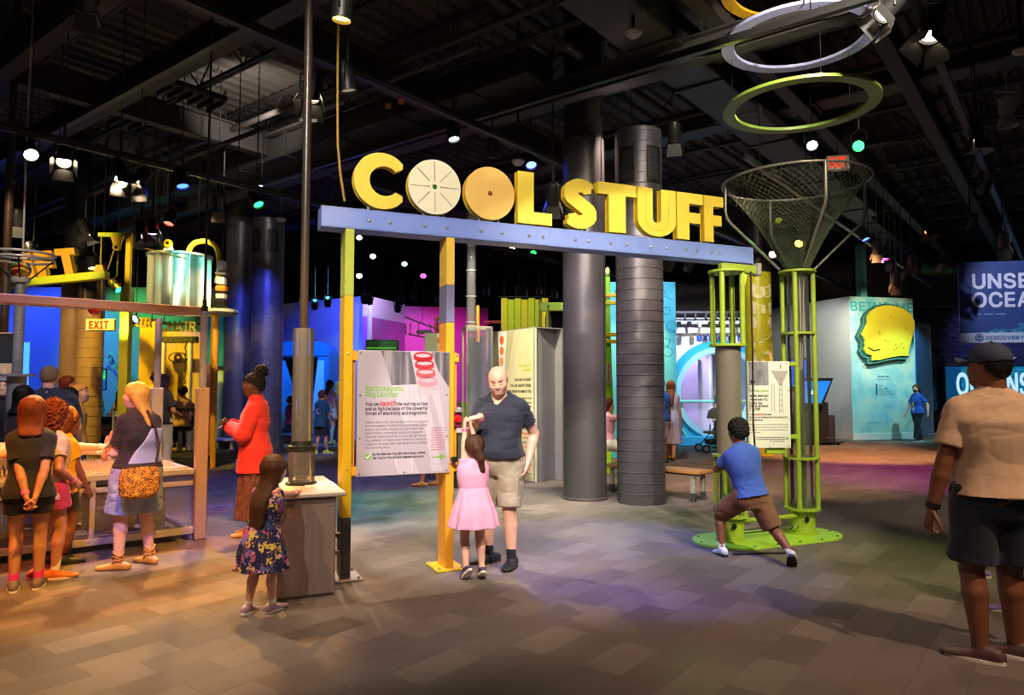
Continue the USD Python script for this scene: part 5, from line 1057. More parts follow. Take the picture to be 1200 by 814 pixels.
# yellow hung panels and lime gantry behind
ypm = M('panel_chartreuse', '#b7bd12', .5); yp = thing('hung_panels', 'row of chartreuse plank panels hung behind the cream cabinet', 'panel', at(587, 400, 15), 0)
for k in range(7): obj('plank', MB().box((.07 + k * .142, .02 * (k % 2), .42), (.135, .03, .98 - .05 * (k % 2)), bev=.006), ypm if k % 3 else M('panel_yellow', '#cdbb10', .5), yp)
[obj('hang_wire', MB().tube([(x, 0, .9), (x, 0, 6.9 - at(587, 400, 15)[2])], .008, 5), black_steel, yp) for x in (.07, .92)]; obj('wire_frame', MB().tube([(-.05, -.03, .93), (1.05, -.03, .93)], .012, 6).tube([(.8, -.04, .93), (.8, -.04, -.1)], .01, 6), black_steel, yp)
gn = thing('lime_gantry', 'lime green gantry frame with yellow crossbars behind the big pillars', 'frame', at(713.5, 540, 13.2) * [1, 1, 0]); zg = lambda y: at(713, y, 13.2)[2]; xg = lambda x: at(x, 455, 13.2)[0] - at(713.5, 455, 13.2)[0]
obj('post', MB().box((0, 0, zg(324) / 2), (.085, .085, zg(324)), bev=.008), green, gn); obj('brace', MB().tube([(.07, .02, 1.0), (.0, .02, zg(345))], .03, 8), green, gn)
for y in (346, 355, 392, 400): obj('crossbar', MB().box((.1, -.03, zg(y)), (.3, .06, .07), bev=.008), yellow, gn)
obj('beam', MB().box((xg(648) , .05, zg(359)), (xg(660) - xg(630), .1, .16), bev=.01), lime, gn); obj('upright', MB().tube([(.16, -.05, .2), (.16, -.05, zg(350))], .018, 8), steel_dull, gn); obj('insulator', MB().lathe([(.0001, 0), (.05, .02), (.035, .06), (.05, .1), (.03, .16), (.0001, .18)], 14, (0, 0, zg(324))), white, gn, True)
obj('red_label', MB().box((0, -.05, zg(437)), (.07, .006, .36)), M('label_pale', '#e9d9c8', .5), gn); lt = text('Pull the rope to begin', .045, 0, 0, 0, .002, True, .34); v_, f_ = lt.done(); obj('lettering', (np.stack([-v_[:, 2] + .02, v_[:, 1] - .054, v_[:, 0] + zg(437) - .17], 1), f_), red_ink, gn)
clb = thing('clear_bottle', 'pointed clear bottle standing behind the cream cabinet', 'bottle', at(642.5, 384, 12.75) * [1, 1, 0] + [0, 0, 2.58]); obj('glass', MB().lathe([(.0001, 0), (.055, 0), (.055, .2), (.02, .36), (.012, .42), (.0001, .42)], 24), clear('bottle_clear', (.8, .85, .7)), clb, 40); obj('stopper', MB().lathe([(.0001, .40), (.016, .40), (.016, .45), (.0001, .45)], 12), charcoal, clb)

# ------------------------------------------------------------------ things in the gap: green slatted box, model glider, second board, orange tower
gb = thing('slatted_box', 'dark green box with a bright lime line across it, behind the sign', 'box', at(428, 440, 13.0)); obj('stand', MB().box((.28, .15, .2 - at(428, 440, 13.0)[2] / 2), (.3, .2, at(428, 440, 13.0)[2] + .4)), charcoal, gb); obj('body', MB().box((.28, .15, .42), (.56, .3, .46), bev=.01), M('box_green', '#1f6a3c', .5), gb); obj('lime_line', MB().box((.28, -.004, .50), (.54, .01, .02)), M('line_lime', '#7ee03a', .4, emit='#6cff2a', estr=.4), gb)
for k in range(4): obj('slat', MB().box((.28, -.004, .35 + k * .08), (.55, .012, .012)), M('slat_green', '#2d8a4e', .5), gb)
glm = M('glider_grey', '#a9a3b8', .4); gld = thing('model_glider', 'grey model wing craft hung in the magenta light', 'model', at(495, 388, 18)); zz_ = 18 / F
obj('upper_wing', MB().box((0, 0, .18), (1.05, .3, .03), np.array([[math.cos(.36), 0, math.sin(.36)], [0, 1, 0], [-math.sin(.36), 0, math.cos(.36)]]), bev=.01), M('wing_lilac', '#b9a8e0', .35), gld); obj('lower_wing', MB().box((.05, 0, -.14), (.75, .25, .03), np.array([[math.cos(.2), 0, math.sin(.2)], [0, 1, 0], [-math.sin(.2), 0, math.cos(.2)]]), bev=.01), glm, gld); obj('fuselage', MB().box((.05, 0, -.02), (.4, .12, .1), bev=.03), glm, gld)
for x in (-.3, -.1, .2): obj('strut', MB().tube([(x, 0, -.1), (x, 0, .2)], .012, 6), glm, gld)
obj('tail', MB().box((-.42, 0, .05), (.04, .02, .24)), glm, gld); obj('hang_wire', MB().tube([(0, 0, .2), (0, 0, 4.0)], .006, 5), black_steel, gld)
b2 = thing('small_board', 'small olive board with orange ball print left of the second post', 'sign', at(498, 430, 12.4)); obj('stand', MB().box((.2, .06, -at(498, 430, 12.4)[2] / 2), (.2, .05, at(498, 430, 12.4)[2])), charcoal, b2); obj('board', MB().box((.2, .02, .28), (.42, .03, .62), bev=.005), M('board_olive', '#a8a878', .5), b2); obj('tube_print', front(Polygon([(.2, .58), (.3, .58), (.28, .0), (.23, .0)]), .001), white, b2)
for k, c in enumerate(('#e0661c', '#e9a070')): obj('ball_print', front(affinity.scale(circle(.25 + .01 * k, .46 - k * .14, .055, 20), .8, 1.2), .003), M(f'b2_ball_{k}', c, .5), b2)
ot = thing('orange_box_tower', 'salmon orange open box holding a small machine, by the second post', 'box', at(510.5, 405, 15.5)); obj('stand', MB().box((.125, .1, -at(510.5, 405, 15.5)[2] / 2), (.2, .2, at(510.5, 405, 15.5)[2])), charcoal, ot)

for x in (0, .25): obj('side', MB().box((x, .1, .3), (.05, .25, .66), bev=.008), M('box_salmon', '#d98a68', .5), ot)
for z in (0, .3, .6): obj('shelf', MB().box((.125, .1, z), (.25, .25, .04), bev=.006), M('box_salmon'), ot)
obj('machine', MB().box((.12, .08, .43), (.12, .1, .2), bev=.02).box((.14, .06, .14), (.08, .08, .2), bev=.02), charcoal, ot)
ob = thing('orange_pipe_rail', 'long orange rail running across the dark far wall', 'rail', at(566, 377, 24.5)); obj('rail', MB().box((.6, 0, 0), (1.5, .05, .1), bev=.01), tanp, ob); obj('bracket', MB().box((.1, .1, -.1), (.06, .2, .2)), black_steel, ob)

# ------------------------------------------------------------------ blue simulator box at the far wall
sb_ = at(326, 455, 21.2); sb_[2] = 0; sim = thing('blue_cabin', 'blue metallic simulator cabin with a dark slanted doorway', 'cabin', sb_, -4); cb = M('cabin_blue', '#2c7fb8', .35, .3); sp = F / 21.2
cw, chh = 60 / sp, 2.92
prof_ = unary_union([rect(0, .0, cw, chh - .35), rect(0, chh - .4, cw - .35, chh), circle(cw - .35, chh - .35, .35, 40)])
door_ = Polygon([(.06, .55), (.06, chh - .45), (cw * .78, chh - .45), (cw * .64, .55)]); door2 = Polygon([(.06, chh - .5), (.22, chh - .5), (.55, .9), (.06, .9)])
obj('shell', MB().prism(prof_.difference(door_), .9, XZ, (0, .9, 0)), cb, sim); obj('dark_interior', MB().box((cw / 2, .75, chh / 2), (cw - .1, .1, chh - .3)), M('interior_navy', '#0a1420', .5), sim)
obj('left_fin', MB().prism(Polygon([(.06, .75), (.06, chh - .55), (.16, chh - .55), (.62, .95), (.62, .75)]), .06, XZ, (0, .1, 0)), M('fin_blue', '#3a9ad2', .4), sim); obj('right_fin', MB().prism(Polygon([(cw * .70, .9), (cw * .80, chh - .55), (cw * .92, chh - .55), (cw * .92, .9)]), .06, XZ, (0, -.01, 0)), M('fin_pale', '#8fc6de', .4), sim)
obj('seam', MB().box((cw / 2, -.006, chh - .42), (cw - .05, .012, .02)), black_steel, sim); obj('plinth', MB().box((cw / 2, -.03, .42), (cw + .2, .2, .84), bev=.02), M('plinth_grey', '#6f7a80', .6, vary=.2, vscale=(12, 12, 12)), sim); obj('plinth_panel', MB().box((cw / 2, -.14, .45), (cw, .02, .6), bev=.01), M('plinth_grey'), sim)

# ------------------------------------------------------------------ left wall: murals, poster, screen
mural = thing('molecule_mural', 'pale green line drawing of linked molecules on the far left wall', 'mural', at(55, 470, 19.66)); mr = np.random.default_rng(11)
def netdraw(parent, x0, x1, z0, z1, n, mat):
    P = [(mr.uniform(x0, x1), mr.uniform(z0, z1)) for _ in range(n)]; mb = MB()
    for i, p in enumerate(P):
        for j in np.argsort([math.hypot(p[0] - q[0], p[1] - q[1]) for q in P])[1:4]: mb.prism(LineString([p, P[j]]).buffer(.014), .004, XZ)
        mb.prism(circle(*p, .05, 14), .006, XZ)
    obj('line_print', mb, mat, parent)
lm = M('mural_line', '#9cc0a0', .6); netdraw(mural, .1, .9, -.9, .6, 12, lm); netdraw(mural, 1.5, 2.8, -.4, 1.3, 16, lm); netdraw(mural, 2.9, 4.2, -.6, .7, 10, lm)
obj('circle_print', MB().prism(circle(.0, .7, .13, 24).difference(circle(0, .7, .11, 24)), .004, XZ).prism(circle(-.03, .73, .03, 12), .004, XZ).prism(circle(.04, .68, .03, 12), .004, XZ), M('mural_blue', '#3a6ad0', .6), mural)
pst = thing('dark_poster', 'grey poster board with pale cone drawing at the left edge', 'sign', at(-6, 470, 9.4)); obj('board', MB().box((.12, .02, .42), (.3, .03, .95), bev=.004), M('poster_grey', '#c9c9be', .5), pst); obj('dark_print', front(rect(-.02, .5, .26, .88), .001), M('poster_dark', '#23344a', .5, vary=.3, vscale=(3, 3, 20)), pst)
obj('cone_print', front(Polygon([(.1, .44), (.12, .44), (.17, .2), (.06, .2)]), .001), white, pst); obj('ball_print', front(circle(.11, .14, .045, 20), .002), charcoal, pst)
lbx = thing('glowing_display', 'narrow glowing pale blue panel on the far left wall', 'display', at(23, 470, 18.8)); obj('stand', MB().box((.09, .06, -at(23, 470, 18.8)[2] / 2), (.12, .06, at(23, 470, 18.8)[2] + .1)), white, lbx); obj('panel', MB().box((.09, .03, .75), (.18, .05, 1.55), bev=.01), M('glow_blue', '#5fb4f0', .4, emit='#58b8ff', estr=1.1), lbx); obj('frame', MB().box((.09, .06, .75), (.21, .03, 1.6), bev=.01), white, lbx)
scr = thing('wall_screen', 'small upright screen showing green and blue on the left wall', 'screen', at(115, 456, 16.0)); obj('bezel', MB().box((.08, .03, .22), (.17, .04, .48), bev=.01), black, scr)
obj('picture', front(rect(.01, .0, .15, .22), .002, .008), M('scr_blue', '#0a4a8a', .4, emit='#1262c0', estr=.8), scr); obj('picture', front(rect(.01, .22, .15, .43), .002, .008), M('scr_green', '#1a8a6a', .4, emit='#28c890', estr=.8), scr); obj('picture_dot', front(circle(.1, .27, .035, 20), .002, .005), M('scr_lime', '#50d040', .4, emit='#60ff40', estr=.8), scr)
ctr = thing('low_counter', 'dark low counter with curved tan front beneath the wall screen', 'counter', at(110, 455, 16.5) * [1, 1, 0]); obj('body', MB().box((.3, .3, .45), (.75, .5, .9), bev=.04), M('counter_dark', '#2a2622', .5), ctr); obj('front', MB().box((.3, .03, .6), (.7, .06, .3), bev=.03), M('counter_tan', '#8a7a5a', .5), ctr)

# ------------------------------------------------------------------ right background
tbn = thing('teal_banner', 'pale turquoise printed banner wall behind the ribbed duct column', 'banner', at(713, 455, 16.2) * [1, 1, 0]); tz = at(785, 330, 16.2)[2]; tw2 = 80 * 16.2 / F
obj('panel', MB().box((tw2 / 2, .03, tz / 2), (tw2, .06, tz), bev=.006), M('banner_turquoise', '#4fb8d6', .55), tbn); lt_ = M('banner_line', '#1c8fb8', .6); xb = lambda x: (x - 713) * 16.2 / F; zb2 = lambda y: at(785, y, 16.2)[2]
mb = MB()
for cx, cy, r in ((782, 364, 5), (788, 383, 7), (783, 412, 6)): mb.prism(circle(xb(cx), zb2(cy), r * 16.2 / F, 24).difference(circle(xb(cx), zb2(cy), r * 16.2 / F - .02, 24)), .004, XZ)
for a, b in (((777, 345), (790, 352)), ((777, 395), (786, 398)), ((786, 398), (783, 406)), ((777, 403), (783, 406)), ((784, 386), (792, 388)), ((778, 338), (782, 345))): mb.prism(LineString([(xb(a[0]), zb2(a[1])), (xb(b[0]), zb2(b[1]))]).buffer(.012), .004, XZ)
obj('line_print', mb, lt_, tbn)
EY = 20.0; ex = at(770, 455, EY); ex[2] = 0; exh = thing('archway_wall', 'white exhibit wall with a round turquoise tunnel opening', 'archway', ex); sx_ = EY / F; cxx = (843 - 770) * sx_; czz = 1.42
wtop = at(800, 377, EY)[2]; W_ = 125 * sx_
obj('wall_panel', front(rect(0, 0, W_, wtop).difference(circle(cxx, czz, 1.2, 64)), .12, .12), M('arch_white', '#dfe3ee', .5), exh)
obj('outer_band', MB().prism(circle(cxx, czz, 1.46, 72).difference(circle(cxx, czz, 1.24, 72)).intersection(rect(-2, .0, 9, 9)), .1, XZ, (0, -.01, 0)), M('arch_teal', '#14a9c4', .45), exh)
obj('tunnel_ring', MB().prism(circle(cxx, czz, 1.27, 72).difference(circle(cxx, czz, 1.12, 72)), 1.3, XZ, (0, 1.1, 0)), M('arch_pale', '#9fd6da', .45), exh)
obj('base', MB().box((W_ / 2, -.25, .13), (W_, .5, .26), bev=.02), M('arch_base', '#2fa8d8', .5), exh); obj('back_wall', MB().box((W_ / 2, 2.2, 1.6), (W_ + 1.5, .1, 3.2)), M('arch_back', '#cfc4dc', .6), exh)
for x in (.75, 1.65, 2.2): obj('door_frame', MB().box((cxx - 1.3 + x, 2.1, 1.4), (.08, .1, 2.5), bev=.01), M('frame_white', '#e8e8ee', .5), exh)
obj('curtain', MB().box((cxx - .45, 2.05, 1.35), (.78, .06, 2.4), bev=.01), M('curtain_lilac', '#b7a4d2', .7), exh); obj('handrail', MB().tube([(cxx - 1.2, -.3, 1.2), (cxx + 1.3, -.3, 1.2)], .04, 10), M('rail_mint', '#7fd0b8', .4), exh)
obj('rail_leg', MB().tube([(cxx - 1.2, -.3, 1.2), (cxx - 1.22, -.3, .6), (cxx - 1.0, -.3, .26)], .035, 10), M('rail_mint'), exh); obj('lit_band', front(rect(0, wtop, W_, wtop + .12), .2, .2), M('band_glow', '#cfd4e4', .5), exh)
obj('lettering', text('explore more', .20, (817 - 770) * sx_, at(817, 399, EY)[2], -.02, .03, True, 76 * sx_), M('letters_royal', '#1450c8', .4), exh)
tk = thing('light_rack', 'black rack of small lamps above the white archway wall', 'light rack', at(776, 371, 19.3)); [obj('hang_rod', MB().tube([(x, 0, .1), (x, 0, 6.9 - at(776, 371, 19.3)[2])], .012, 5), black_steel, tk) for x in (.1, 2.3)]; obj('bar', MB().box((1.2, 0, .12), (2.6, .06, .06)).box((1.2, 0, -.08), (2.6, .05, .05)), black_steel, tk)
for k in range(9): obj('rack_post', MB().box((.05 + k * .28, 0, .02), (.05, .05, .25)), black_steel, tk); obj('rack_lamp', MB().lathe([(.0001, 0), (.05, 0), (.06, .14), (.0001, .16)], 12, (.16 + k * .28, -.02, -.28)), black_steel if k % 3 else white, tk, 40)
# head mural panel
bw = at(998, 455, 21.8); bw2 = at(1073, 455, 22.3); bw[2] = bw2[2] = 0; dvm = bw2 - bw; mw = np.linalg.norm(dvm); mz = at(998, 347, 21.8)[2]; mang = math.degrees(math.atan2(dvm[1], dvm[0]))
mural_m = custom('mural_wash', {'tc': ('texture_coordinate', {}), 'nz': ('noise_texture', {'scale': 1.1, 'detail': 5., 'roughness': .65}), 'rp': ('rgb_ramp', {'ramp': [(.32, lin('#5fb2c4')), (.5, lin('#9fcfcf')), (.68, lin('#cfd9b8'))]}), 'p': ('principled_bsdf', {'roughness': .6})}, [('tc.object', 'nz.vector'), ('nz.fac', 'rp.fac'), ('rp.color', 'p.base_color')])
hm = thing('head_mural_wall', 'pale turquoise mural panel with a large yellow profile head', 'mural panel', bw, mang); mx = lambda x: (x - 998) / 75 * mw; mzz = lambda y: at(1035, y, 22.05)[2]
obj('panel', MB().box((mw / 2, .1, mz / 2), (mw, .2, mz), bev=.008), mural_m, hm); obj('skirting', MB().box((mw / 2, -.012, .1), (mw, .03, .2), bev=.005), M('skirting_pale', '#cdd8d4', .6), hm)
headpx = [(1013, 421), (1013, 415), (1007, 413), (1004, 408), (1006, 404), (1005, 401), (1006, 398), (1004, 394), (1002, 391), (1006, 383), (1009, 377), (1009, 370), (1013, 364), (1020, 359), (1030, 356.5), (1042, 357), (1052, 360), (1060, 366), (1064, 374), (1064, 383), (1061, 393), (1058, 402), (1056, 410), (1056, 415), (1046, 415), (1034, 417), (1022, 420)]
headpx = [(x + 4, y + 2) for x, y in headpx]
hp_poly = Polygon([(mx(x), mzz(y)) for x, y in headpx]).buffer(.03).buffer(-.03)
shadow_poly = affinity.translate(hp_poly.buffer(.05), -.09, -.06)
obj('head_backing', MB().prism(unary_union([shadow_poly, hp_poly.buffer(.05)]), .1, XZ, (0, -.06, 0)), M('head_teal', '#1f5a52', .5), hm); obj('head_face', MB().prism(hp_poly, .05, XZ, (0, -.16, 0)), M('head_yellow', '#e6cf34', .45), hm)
dots = MB(); ext = unary_union([shadow_poly, hp_poly.buffer(.05)]).buffer(-.035).exterior
for q in np.linspace(0, 1, 90, endpoint=False):
    p = ext.interpolate(q, normalized=True)
    if not hp_poly.buffer(.015).contains(Point(p.x, p.y)): dots.prism(circle(p.x, p.y, .016, 8), .006, XZ, (0, -.16, 0))
obj('head_dots', dots, M('dots_mint', '#8fd0c0', .5), hm); obj('eye_print', MB().prism(circle(mx(1026), mzz(391), .055, 16).difference(circle(mx(1026), mzz(391), .035, 16)), .004, XZ, (0, -.21, 0)).prism(circle(mx(1026), mzz(391), .018, 10), .004, XZ, (0, -.21, 0)), M('head_ochre', '#b89a12', .5), hm)
obj('smile_line', MB().prism(LineString([(mx(1013), mzz(408)), (mx(1019), mzz(411.5)), (mx(1026), mzz(410))]).buffer(.02), .004, XZ, (0, -.21, 0)), M('head_dark', '#2a3a20', .5), hm)
spots_ = MB()
for x, y in ((1045, 404), (1049, 406), (1046, 408), (1052, 403), (1043, 410), (1054, 408), (1058, 385), (1040, 372), (1033, 399), (1036, 401)): spots_.prism(circle(mx(x), mzz(y), .028, 8), .003, XZ, (0, -.21, 0))
obj('head_spots', spots_, M('head_ochre'), hm)
obj('lettering', text('BEING ME', .27, mx(999), mzz(364.5), 0, .003, True, mw * .98), M('letters_aqua', '#3fa8ba', .5), hm)
def ml(s, x, y, h, w, m=M('ink_slate', '#4a6a70', .5), b=False): obj('small_lettering', text(s, h, mx(x), mzz(y), 0, .003, b, w), m, hm)
ml('BEING ME', 1028.5, 442, .05, .40, b=True); ml('SUPPORTED BY', 1027, 445, .03, .5); obj('logo_bar', front(rect(mx(1026), mzz(463), mx(1027.8), mzz(449.5)), .003), M('ink_slate2', '#37506a', .5), hm)
ml('THE', 1029.5, 453, .045, .12); ml('LEON', 1029.5, 456.8, .075, .32); ml('LEVINE', 1029.5, 460.4, .075, .42); ml('FOUNDATION', 1029.5, 463, .045, .52)
obj('fine_print', front(rect(mx(1013), mzz(495), mx(1030), mzz(494.6)), .002), M('ink_slate'), hm); obj('top_beam_post', MB().box((mw * .3, .3, (mz + 6) / 2), (.22, .22, 6 - mz)), M('beam_aqua', '#5a9a98', .5), hm)
# ocean screen wall
oc = at(1097, 455, 28.8); oc[2] = 0; ow = at(1290, 455, 27.4)[0] - oc[0]; oang = -2.; osc = thing('ocean_screen', 'large glowing blue video screen with the word OCEANS behind the capped man', 'screen', oc, oang); so_ = 28.5 / F
obj('doorway', MB().box((.45, .2, 1.22), (.9, .1, 2.44)), M('doorway_black', '#0a0b0d', .7), osc); obj('door_jamb', MB().box((.28, .1, 1.22), (.16, .3, 2.44), bev=.01), black_steel, osc)
oz0, oz1 = .15, 2.42
blue_scr = custom('ocean_picture', {'tc': ('texture_coordinate', {}), 'mp': ('mapping', {'scale': (.5, 1, 3.)}), 'nz': ('noise_texture', {'scale': 1.6, 'detail': 6., 'roughness': .7}), 'rp': ('rgb_ramp', {'ramp': [(.3, lin('#0a4a86')), (.55, lin('#1583b8')), (.78, lin('#5cc0dc'))]}), 'e': ('emission', {'strength': .75})}, [('tc.object', 'mp.vector'), ('mp.vector', 'nz.vector'), ('nz.fac', 'rp.fac'), ('rp.color', 'e.color')], 'e.emission')
obj('panel_dim', front(rect(.36, oz0, 1.0, oz1), .03, .06), M('panel_deep', '#0a3a66', .4, emit='#0f5a94', estr=.5), osc); obj('picture', front(rect(1.0, oz0, ow + 1.2, oz1), .03, .05), blue_scr, osc)
for k in range(5): obj('panel_joint', front(rect(1.0 + k * 1.05, oz0, 1.012 + k * 1.05, oz1), .002, .019), M('joint_blue', '#0a3a66', .5), osc)
obj('lettering', text('OCEANS', .84, (1121 - 1097) * so_, 1.30, .018, .012, True, 2.85), M('screen_white', '#d8f0f4', .4, emit='#c8f0f6', estr=.85), osc); obj('caption', text('explore the deep', .1, 1.75, 2.2, .018, .006, False, 1.3), M('screen_pale', '#9fd8e8', .4, emit='#7fc8e0', estr=.6), osc)
for x, w in ((-.52, .5), (-.1, .42)): tb2 = thing('dark_crate', f'dark {"larger" if w > .45 else "smaller"} storage crate by the doorway beside the staff member', 'crate', at(1093, 455, 27) * [1, 1, 0] + [x + .1, -.3, 0]); obj('body', MB().box((0, 0, .35), (w, .5, .7), bev=.03), M('crate_dark', '#1c1c20', .5), tb2); obj('lid', MB().box((0, 0, .72), (w + .04, .54, .05), bev=.015), M('crate_dark'), tb2)
# hanging banner
ban0 = at(1126, 402, 13.4); ban = thing('hanging_banner', 'navy hanging banner reading UNSEEN OCEANS at the right edge', 'banner', ban0, -9); bs_ = 13.4 / F; bh = (402 - 306) * bs_; bwid = 2.45
obj('board', MB().box((bwid / 2, .025, bh / 2), (bwid, .05, bh), bev=.004), M('banner_navy', '#1f3a78', .5, vary=.15, vscale=(1.2, 1, 1.2)), ban); obj('white_strip', front(rect(.004, .004, bwid - .004, bh * .125), .002), M('banner_strip', '#a7b4cc', .5), ban)
blt = M('banner_letters', '#c3c8dc', .45); obj('lettering', text('UNSEEN', .26, 14.5 * bs_, bh - 31.5 * bs_, 0, .003, True, 1.46), blt, ban); obj('lettering', text('OCEANS', .26, 14 * bs_, bh - 53.5 * bs_, 0, .003, True, 1.50), blt, ban)
obj('small_lettering', text('DISCOVERY PLACE SCIENCE', .062, 27 * bs_, bh * .043, -.002, .003, True, 1.55), M('ink_navy', '#2a4478', .5), ban)
lg = MB().prism(circle(20 * bs_, bh * .065, .075, 28).difference(circle(20 * bs_, bh * .065, .058, 28)), .003, XZ, (0, -.002, 0)); lg.prism(LineString([(20 * bs_ - .045, bh * .065), (20 * bs_, bh * .065 + .035), (20 * bs_ + .045, bh * .065)]).buffer(.012), .003, XZ, (0, -.002, 0)).prism(LineString([(20 * bs_ - .05, bh * .065 - .03), (20 * bs_ + .05, bh * .065 - .03)]).buffer(.008), .003, XZ, (0, -.002, 0)).prism(LineString([(20 * bs_, bh * .065 - .05), (20 * bs_, bh * .065 + .05)]).buffer(.008), .003, XZ, (0, -.002, 0)); obj('logo', lg, M('ink_navy'), ban)
reef = custom('reef_print', {'tc': ('texture_coordinate', {}), 'mp': ('mapping', {'scale': (4, 1, 14)}), 'nz': ('noise_texture', {'scale': 2., 'detail': 5.}), 'rp': ('rgb_ramp', {'ramp': [(.35, lin('#14366e')), (.55, lin('#2a78a0')), (.75, lin('#7fc0cc'))]}), 'p': ('principled_bsdf', {'roughness': .5})}, [('tc.object', 'mp.vector'), ('mp.vector', 'nz.vector'), ('nz.fac', 'rp.fac'), ('rp.color', 'p.base_color')])
obj('reef_picture', front(Polygon([(.33, bh * .13), (.6, bh * .17), (.95, bh * .165), (1.0, bh * .24), (1.4, bh * .26), (bwid - .01, bh * .24), (bwid - .01, bh * .127), (.33, bh * .127)]), .002), reef, ban)
for x, w in ((.30, .06), (.42, .15), (.62, .16)): obj('sponsor_mark', front(rect(x, bh * .345, x + w, bh * .36), .002), M('mark_steel', '#6a86b8', .5), ban)
for x in (.3, 1.6): obj('hang_wire', MB().tube([(x, .02, bh), (x, .02, 7 - ban0[2])], .006, 5), black_steel, ban)
# touch kiosk
kk = at(955, 455, 20.2); kk[2] = 0; kio = thing('touch_kiosk', 'tilted blue touchscreen on a black rolling cabinet by the grey partition', 'kiosk', kk, 0); ks = 20.2 / F
tilt = np.array([[math.cos(.0), 0, 0], [0, math.cos(.75), -math.sin(.75)], [0, math.sin(.75), math.cos(.75)]]).astype(float); tilt[0] = [1, 0, 0]
kq = lambda x, y: ((x - 955) * ks, at(955, y, 20.2)[2])
par = lambda e: Polygon([kq(x, y) for x, y in ((928, 443 + e), (969 - e, 443 + e), (956 - e * .6, 475 - e), (928, 475 - e))])
obj('screen_body', MB().prism(par(0), .08, XZ, (0, -.35, 0)), black, kio); obj('picture', MB().prism(par(3.2), .01, XZ, (0, -.43, 0)), M('kiosk_blue', '#1a6ad0', .3, emit='#1a78e8', estr=.7), kio); obj('screen_art', MB().prism(Polygon([kq(x, y) for x, y in ((941, 461), (945, 456), (948, 458), (946, 460.5), (943, 462))]), .004, XZ, (0, -.441, 0)), M('kiosk_white', '#d0e4ff', .4, emit='#c0dcff', estr=.6), kio)
obj('cabinet', MB().box((-.08, .1, .62), (.72, .6, 1.1), bev=.02), black, kio); obj('side_cabinet', MB().box((.33, .1, .42), (.28, .55, .78), bev=.02), M('kiosk_slate', '#20222a', .5), kio); obj('base', MB().box((.1, .1, .07), (1.1, .7, .04), bev=.01), black_steel, kio)
for x in (-.3, .55): obj('caster', MB().lathe([(.0001, 0), (.035, 0), (.035, .05), (.0001, .05)], 12, (x, -.15, 0)), rubber, kio)
obj('red_led', MB().tm(trimesh.creation.icosphere(1, .018), None, (.23, -.19, .2)), M('led_red', '#d01818', .4, emit='#ff2010', estr=3), kio)
vs = thing('tall_screen', 'tall blue display screen standing behind the tilted kiosk', 'screen', at(926, 470, 22.5)); obj('bezel', MB().box((.3, .04, .6), (.52, .07, 1.5), bev=.01), black, vs); obj('picture', front(rect(.06, -.1, .52, 1.3), .004, .003), M('tall_blue', '#0f4ac0', .3, emit='#1a5ae0', estr=.7), vs); obj('stand', MB().box((.3, .08, -.85), (.1, .06, 1.5)), black_steel, vs)
for k in range(9): obj('screen_star', front(circle(mr.uniform(.1, .48), mr.uniform(.0, 1.2), .015, 8), .002, -.002), M('kiosk_white'), vs)

# ------------------------------------------------------------------ benches
def bench(name, label, a, b, depth, z, top, legm):
    d = b - a; L = np.hypot(d[0], d[1]); t = thing(name, label, 'bench', (a[0], a[1], 0), math.degrees(math.atan2(d[1], d[0])))
    n = 3
    for k in range(n): obj('seat_board', MB().box((L / 2, depth * (k + .5) / n, z - .02), (L, depth / n - .008, .04), bev=.006), top, t)
    for x in (.12, L - .12):
        for y in (.08, depth - .08): l = obj('leg', MB().box((x, y, (z - .04) / 2), (.06, .06, z - .04), bev=.006), legm, t); obj('foot', MB().box((x, y, .06), (.064, .064, .12), bev=.004), charcoal, l)
    obj('apron', MB().box((L / 2, depth / 2, z - .06), (L - .2, .06, .04)), charcoal, t); return t
wood = M('bench_wood', '#a8763e', .45, vary=.2, vscale=(3, 30, 30)); 
bench('bench', 'low wooden bench passing behind the ribbed duct column', gp(706, 543, .42) , gp(818, 553, .42), .42, .42, wood, alu)
bench('bench', 'grey bench in purple light before the blue pillar', gp(238, 514, .45), gp(274, 515, .45), .45, .45, M('bench_grey', '#7a7480', .5), alu); bench('bench', 'dark bench with a blue edge behind the clear launcher sleeve', gp(324, 508, .45), gp(352, 509, .45), .5, .45, M('bench_blue', '#2f6fa8', .5), charcoal)

# ------------------------------------------------------------------ strollers
def stroller(label, c, rz, fab):
    t = thing('stroller', label, 'stroller', c, rz)
    for x in (-.22, .22):
        for y, r in ((-.30, .12), (.35, .10)):
            w = obj('wheel', MB().lathe([(r - .035, -.02), (r, -.018), (r, .018), (r - .035, .02), (r - .035, -.02)], 24, (x, y, r), axes((1, 0, 0))), rubber, t, 40); obj('hub', MB().lathe([(.0001, -.022), (r * .62, -.018), (r * .62, .018), (.0001, .022)], 16, (x, y, r), axes((1, 0, 0))), steel_dull, w)
        obj('frame_tube', MB().tube([(x, .35, .12), (x, -.05, .55), (x, -.35, .95), (x, -.45, 1.02)], .014, 8).tube([(x, -.30, .14), (x, .05, .52)], .014, 8), black_steel, t)
    obj('handle', MB().tube([(-.22, -.45, 1.02), (.22, -.45, 1.02)], .02, 8), rubber, t); obj('seat', MB().box((0, .08, .48), (.38, .34, .06), bev=.02).box((0, -.14, .70), (.38, .06, .48), bev=.02), fab, t)
    obj('canopy', MB().lathe([(.0001, .27), (.12, .25), (.21, .18), (.25, .05), (.25, .0)], 24, (0, -.05, .82)), fab, t, True); obj('basket', MB().box((0, .0, .25), (.36, .45, .12), bev=.03), M('basket_black', '#17171a', .8), t); obj('strap', MB().box((.05, .12, .58), (.05, .02, .2), bev=.005), blue_beam, t)
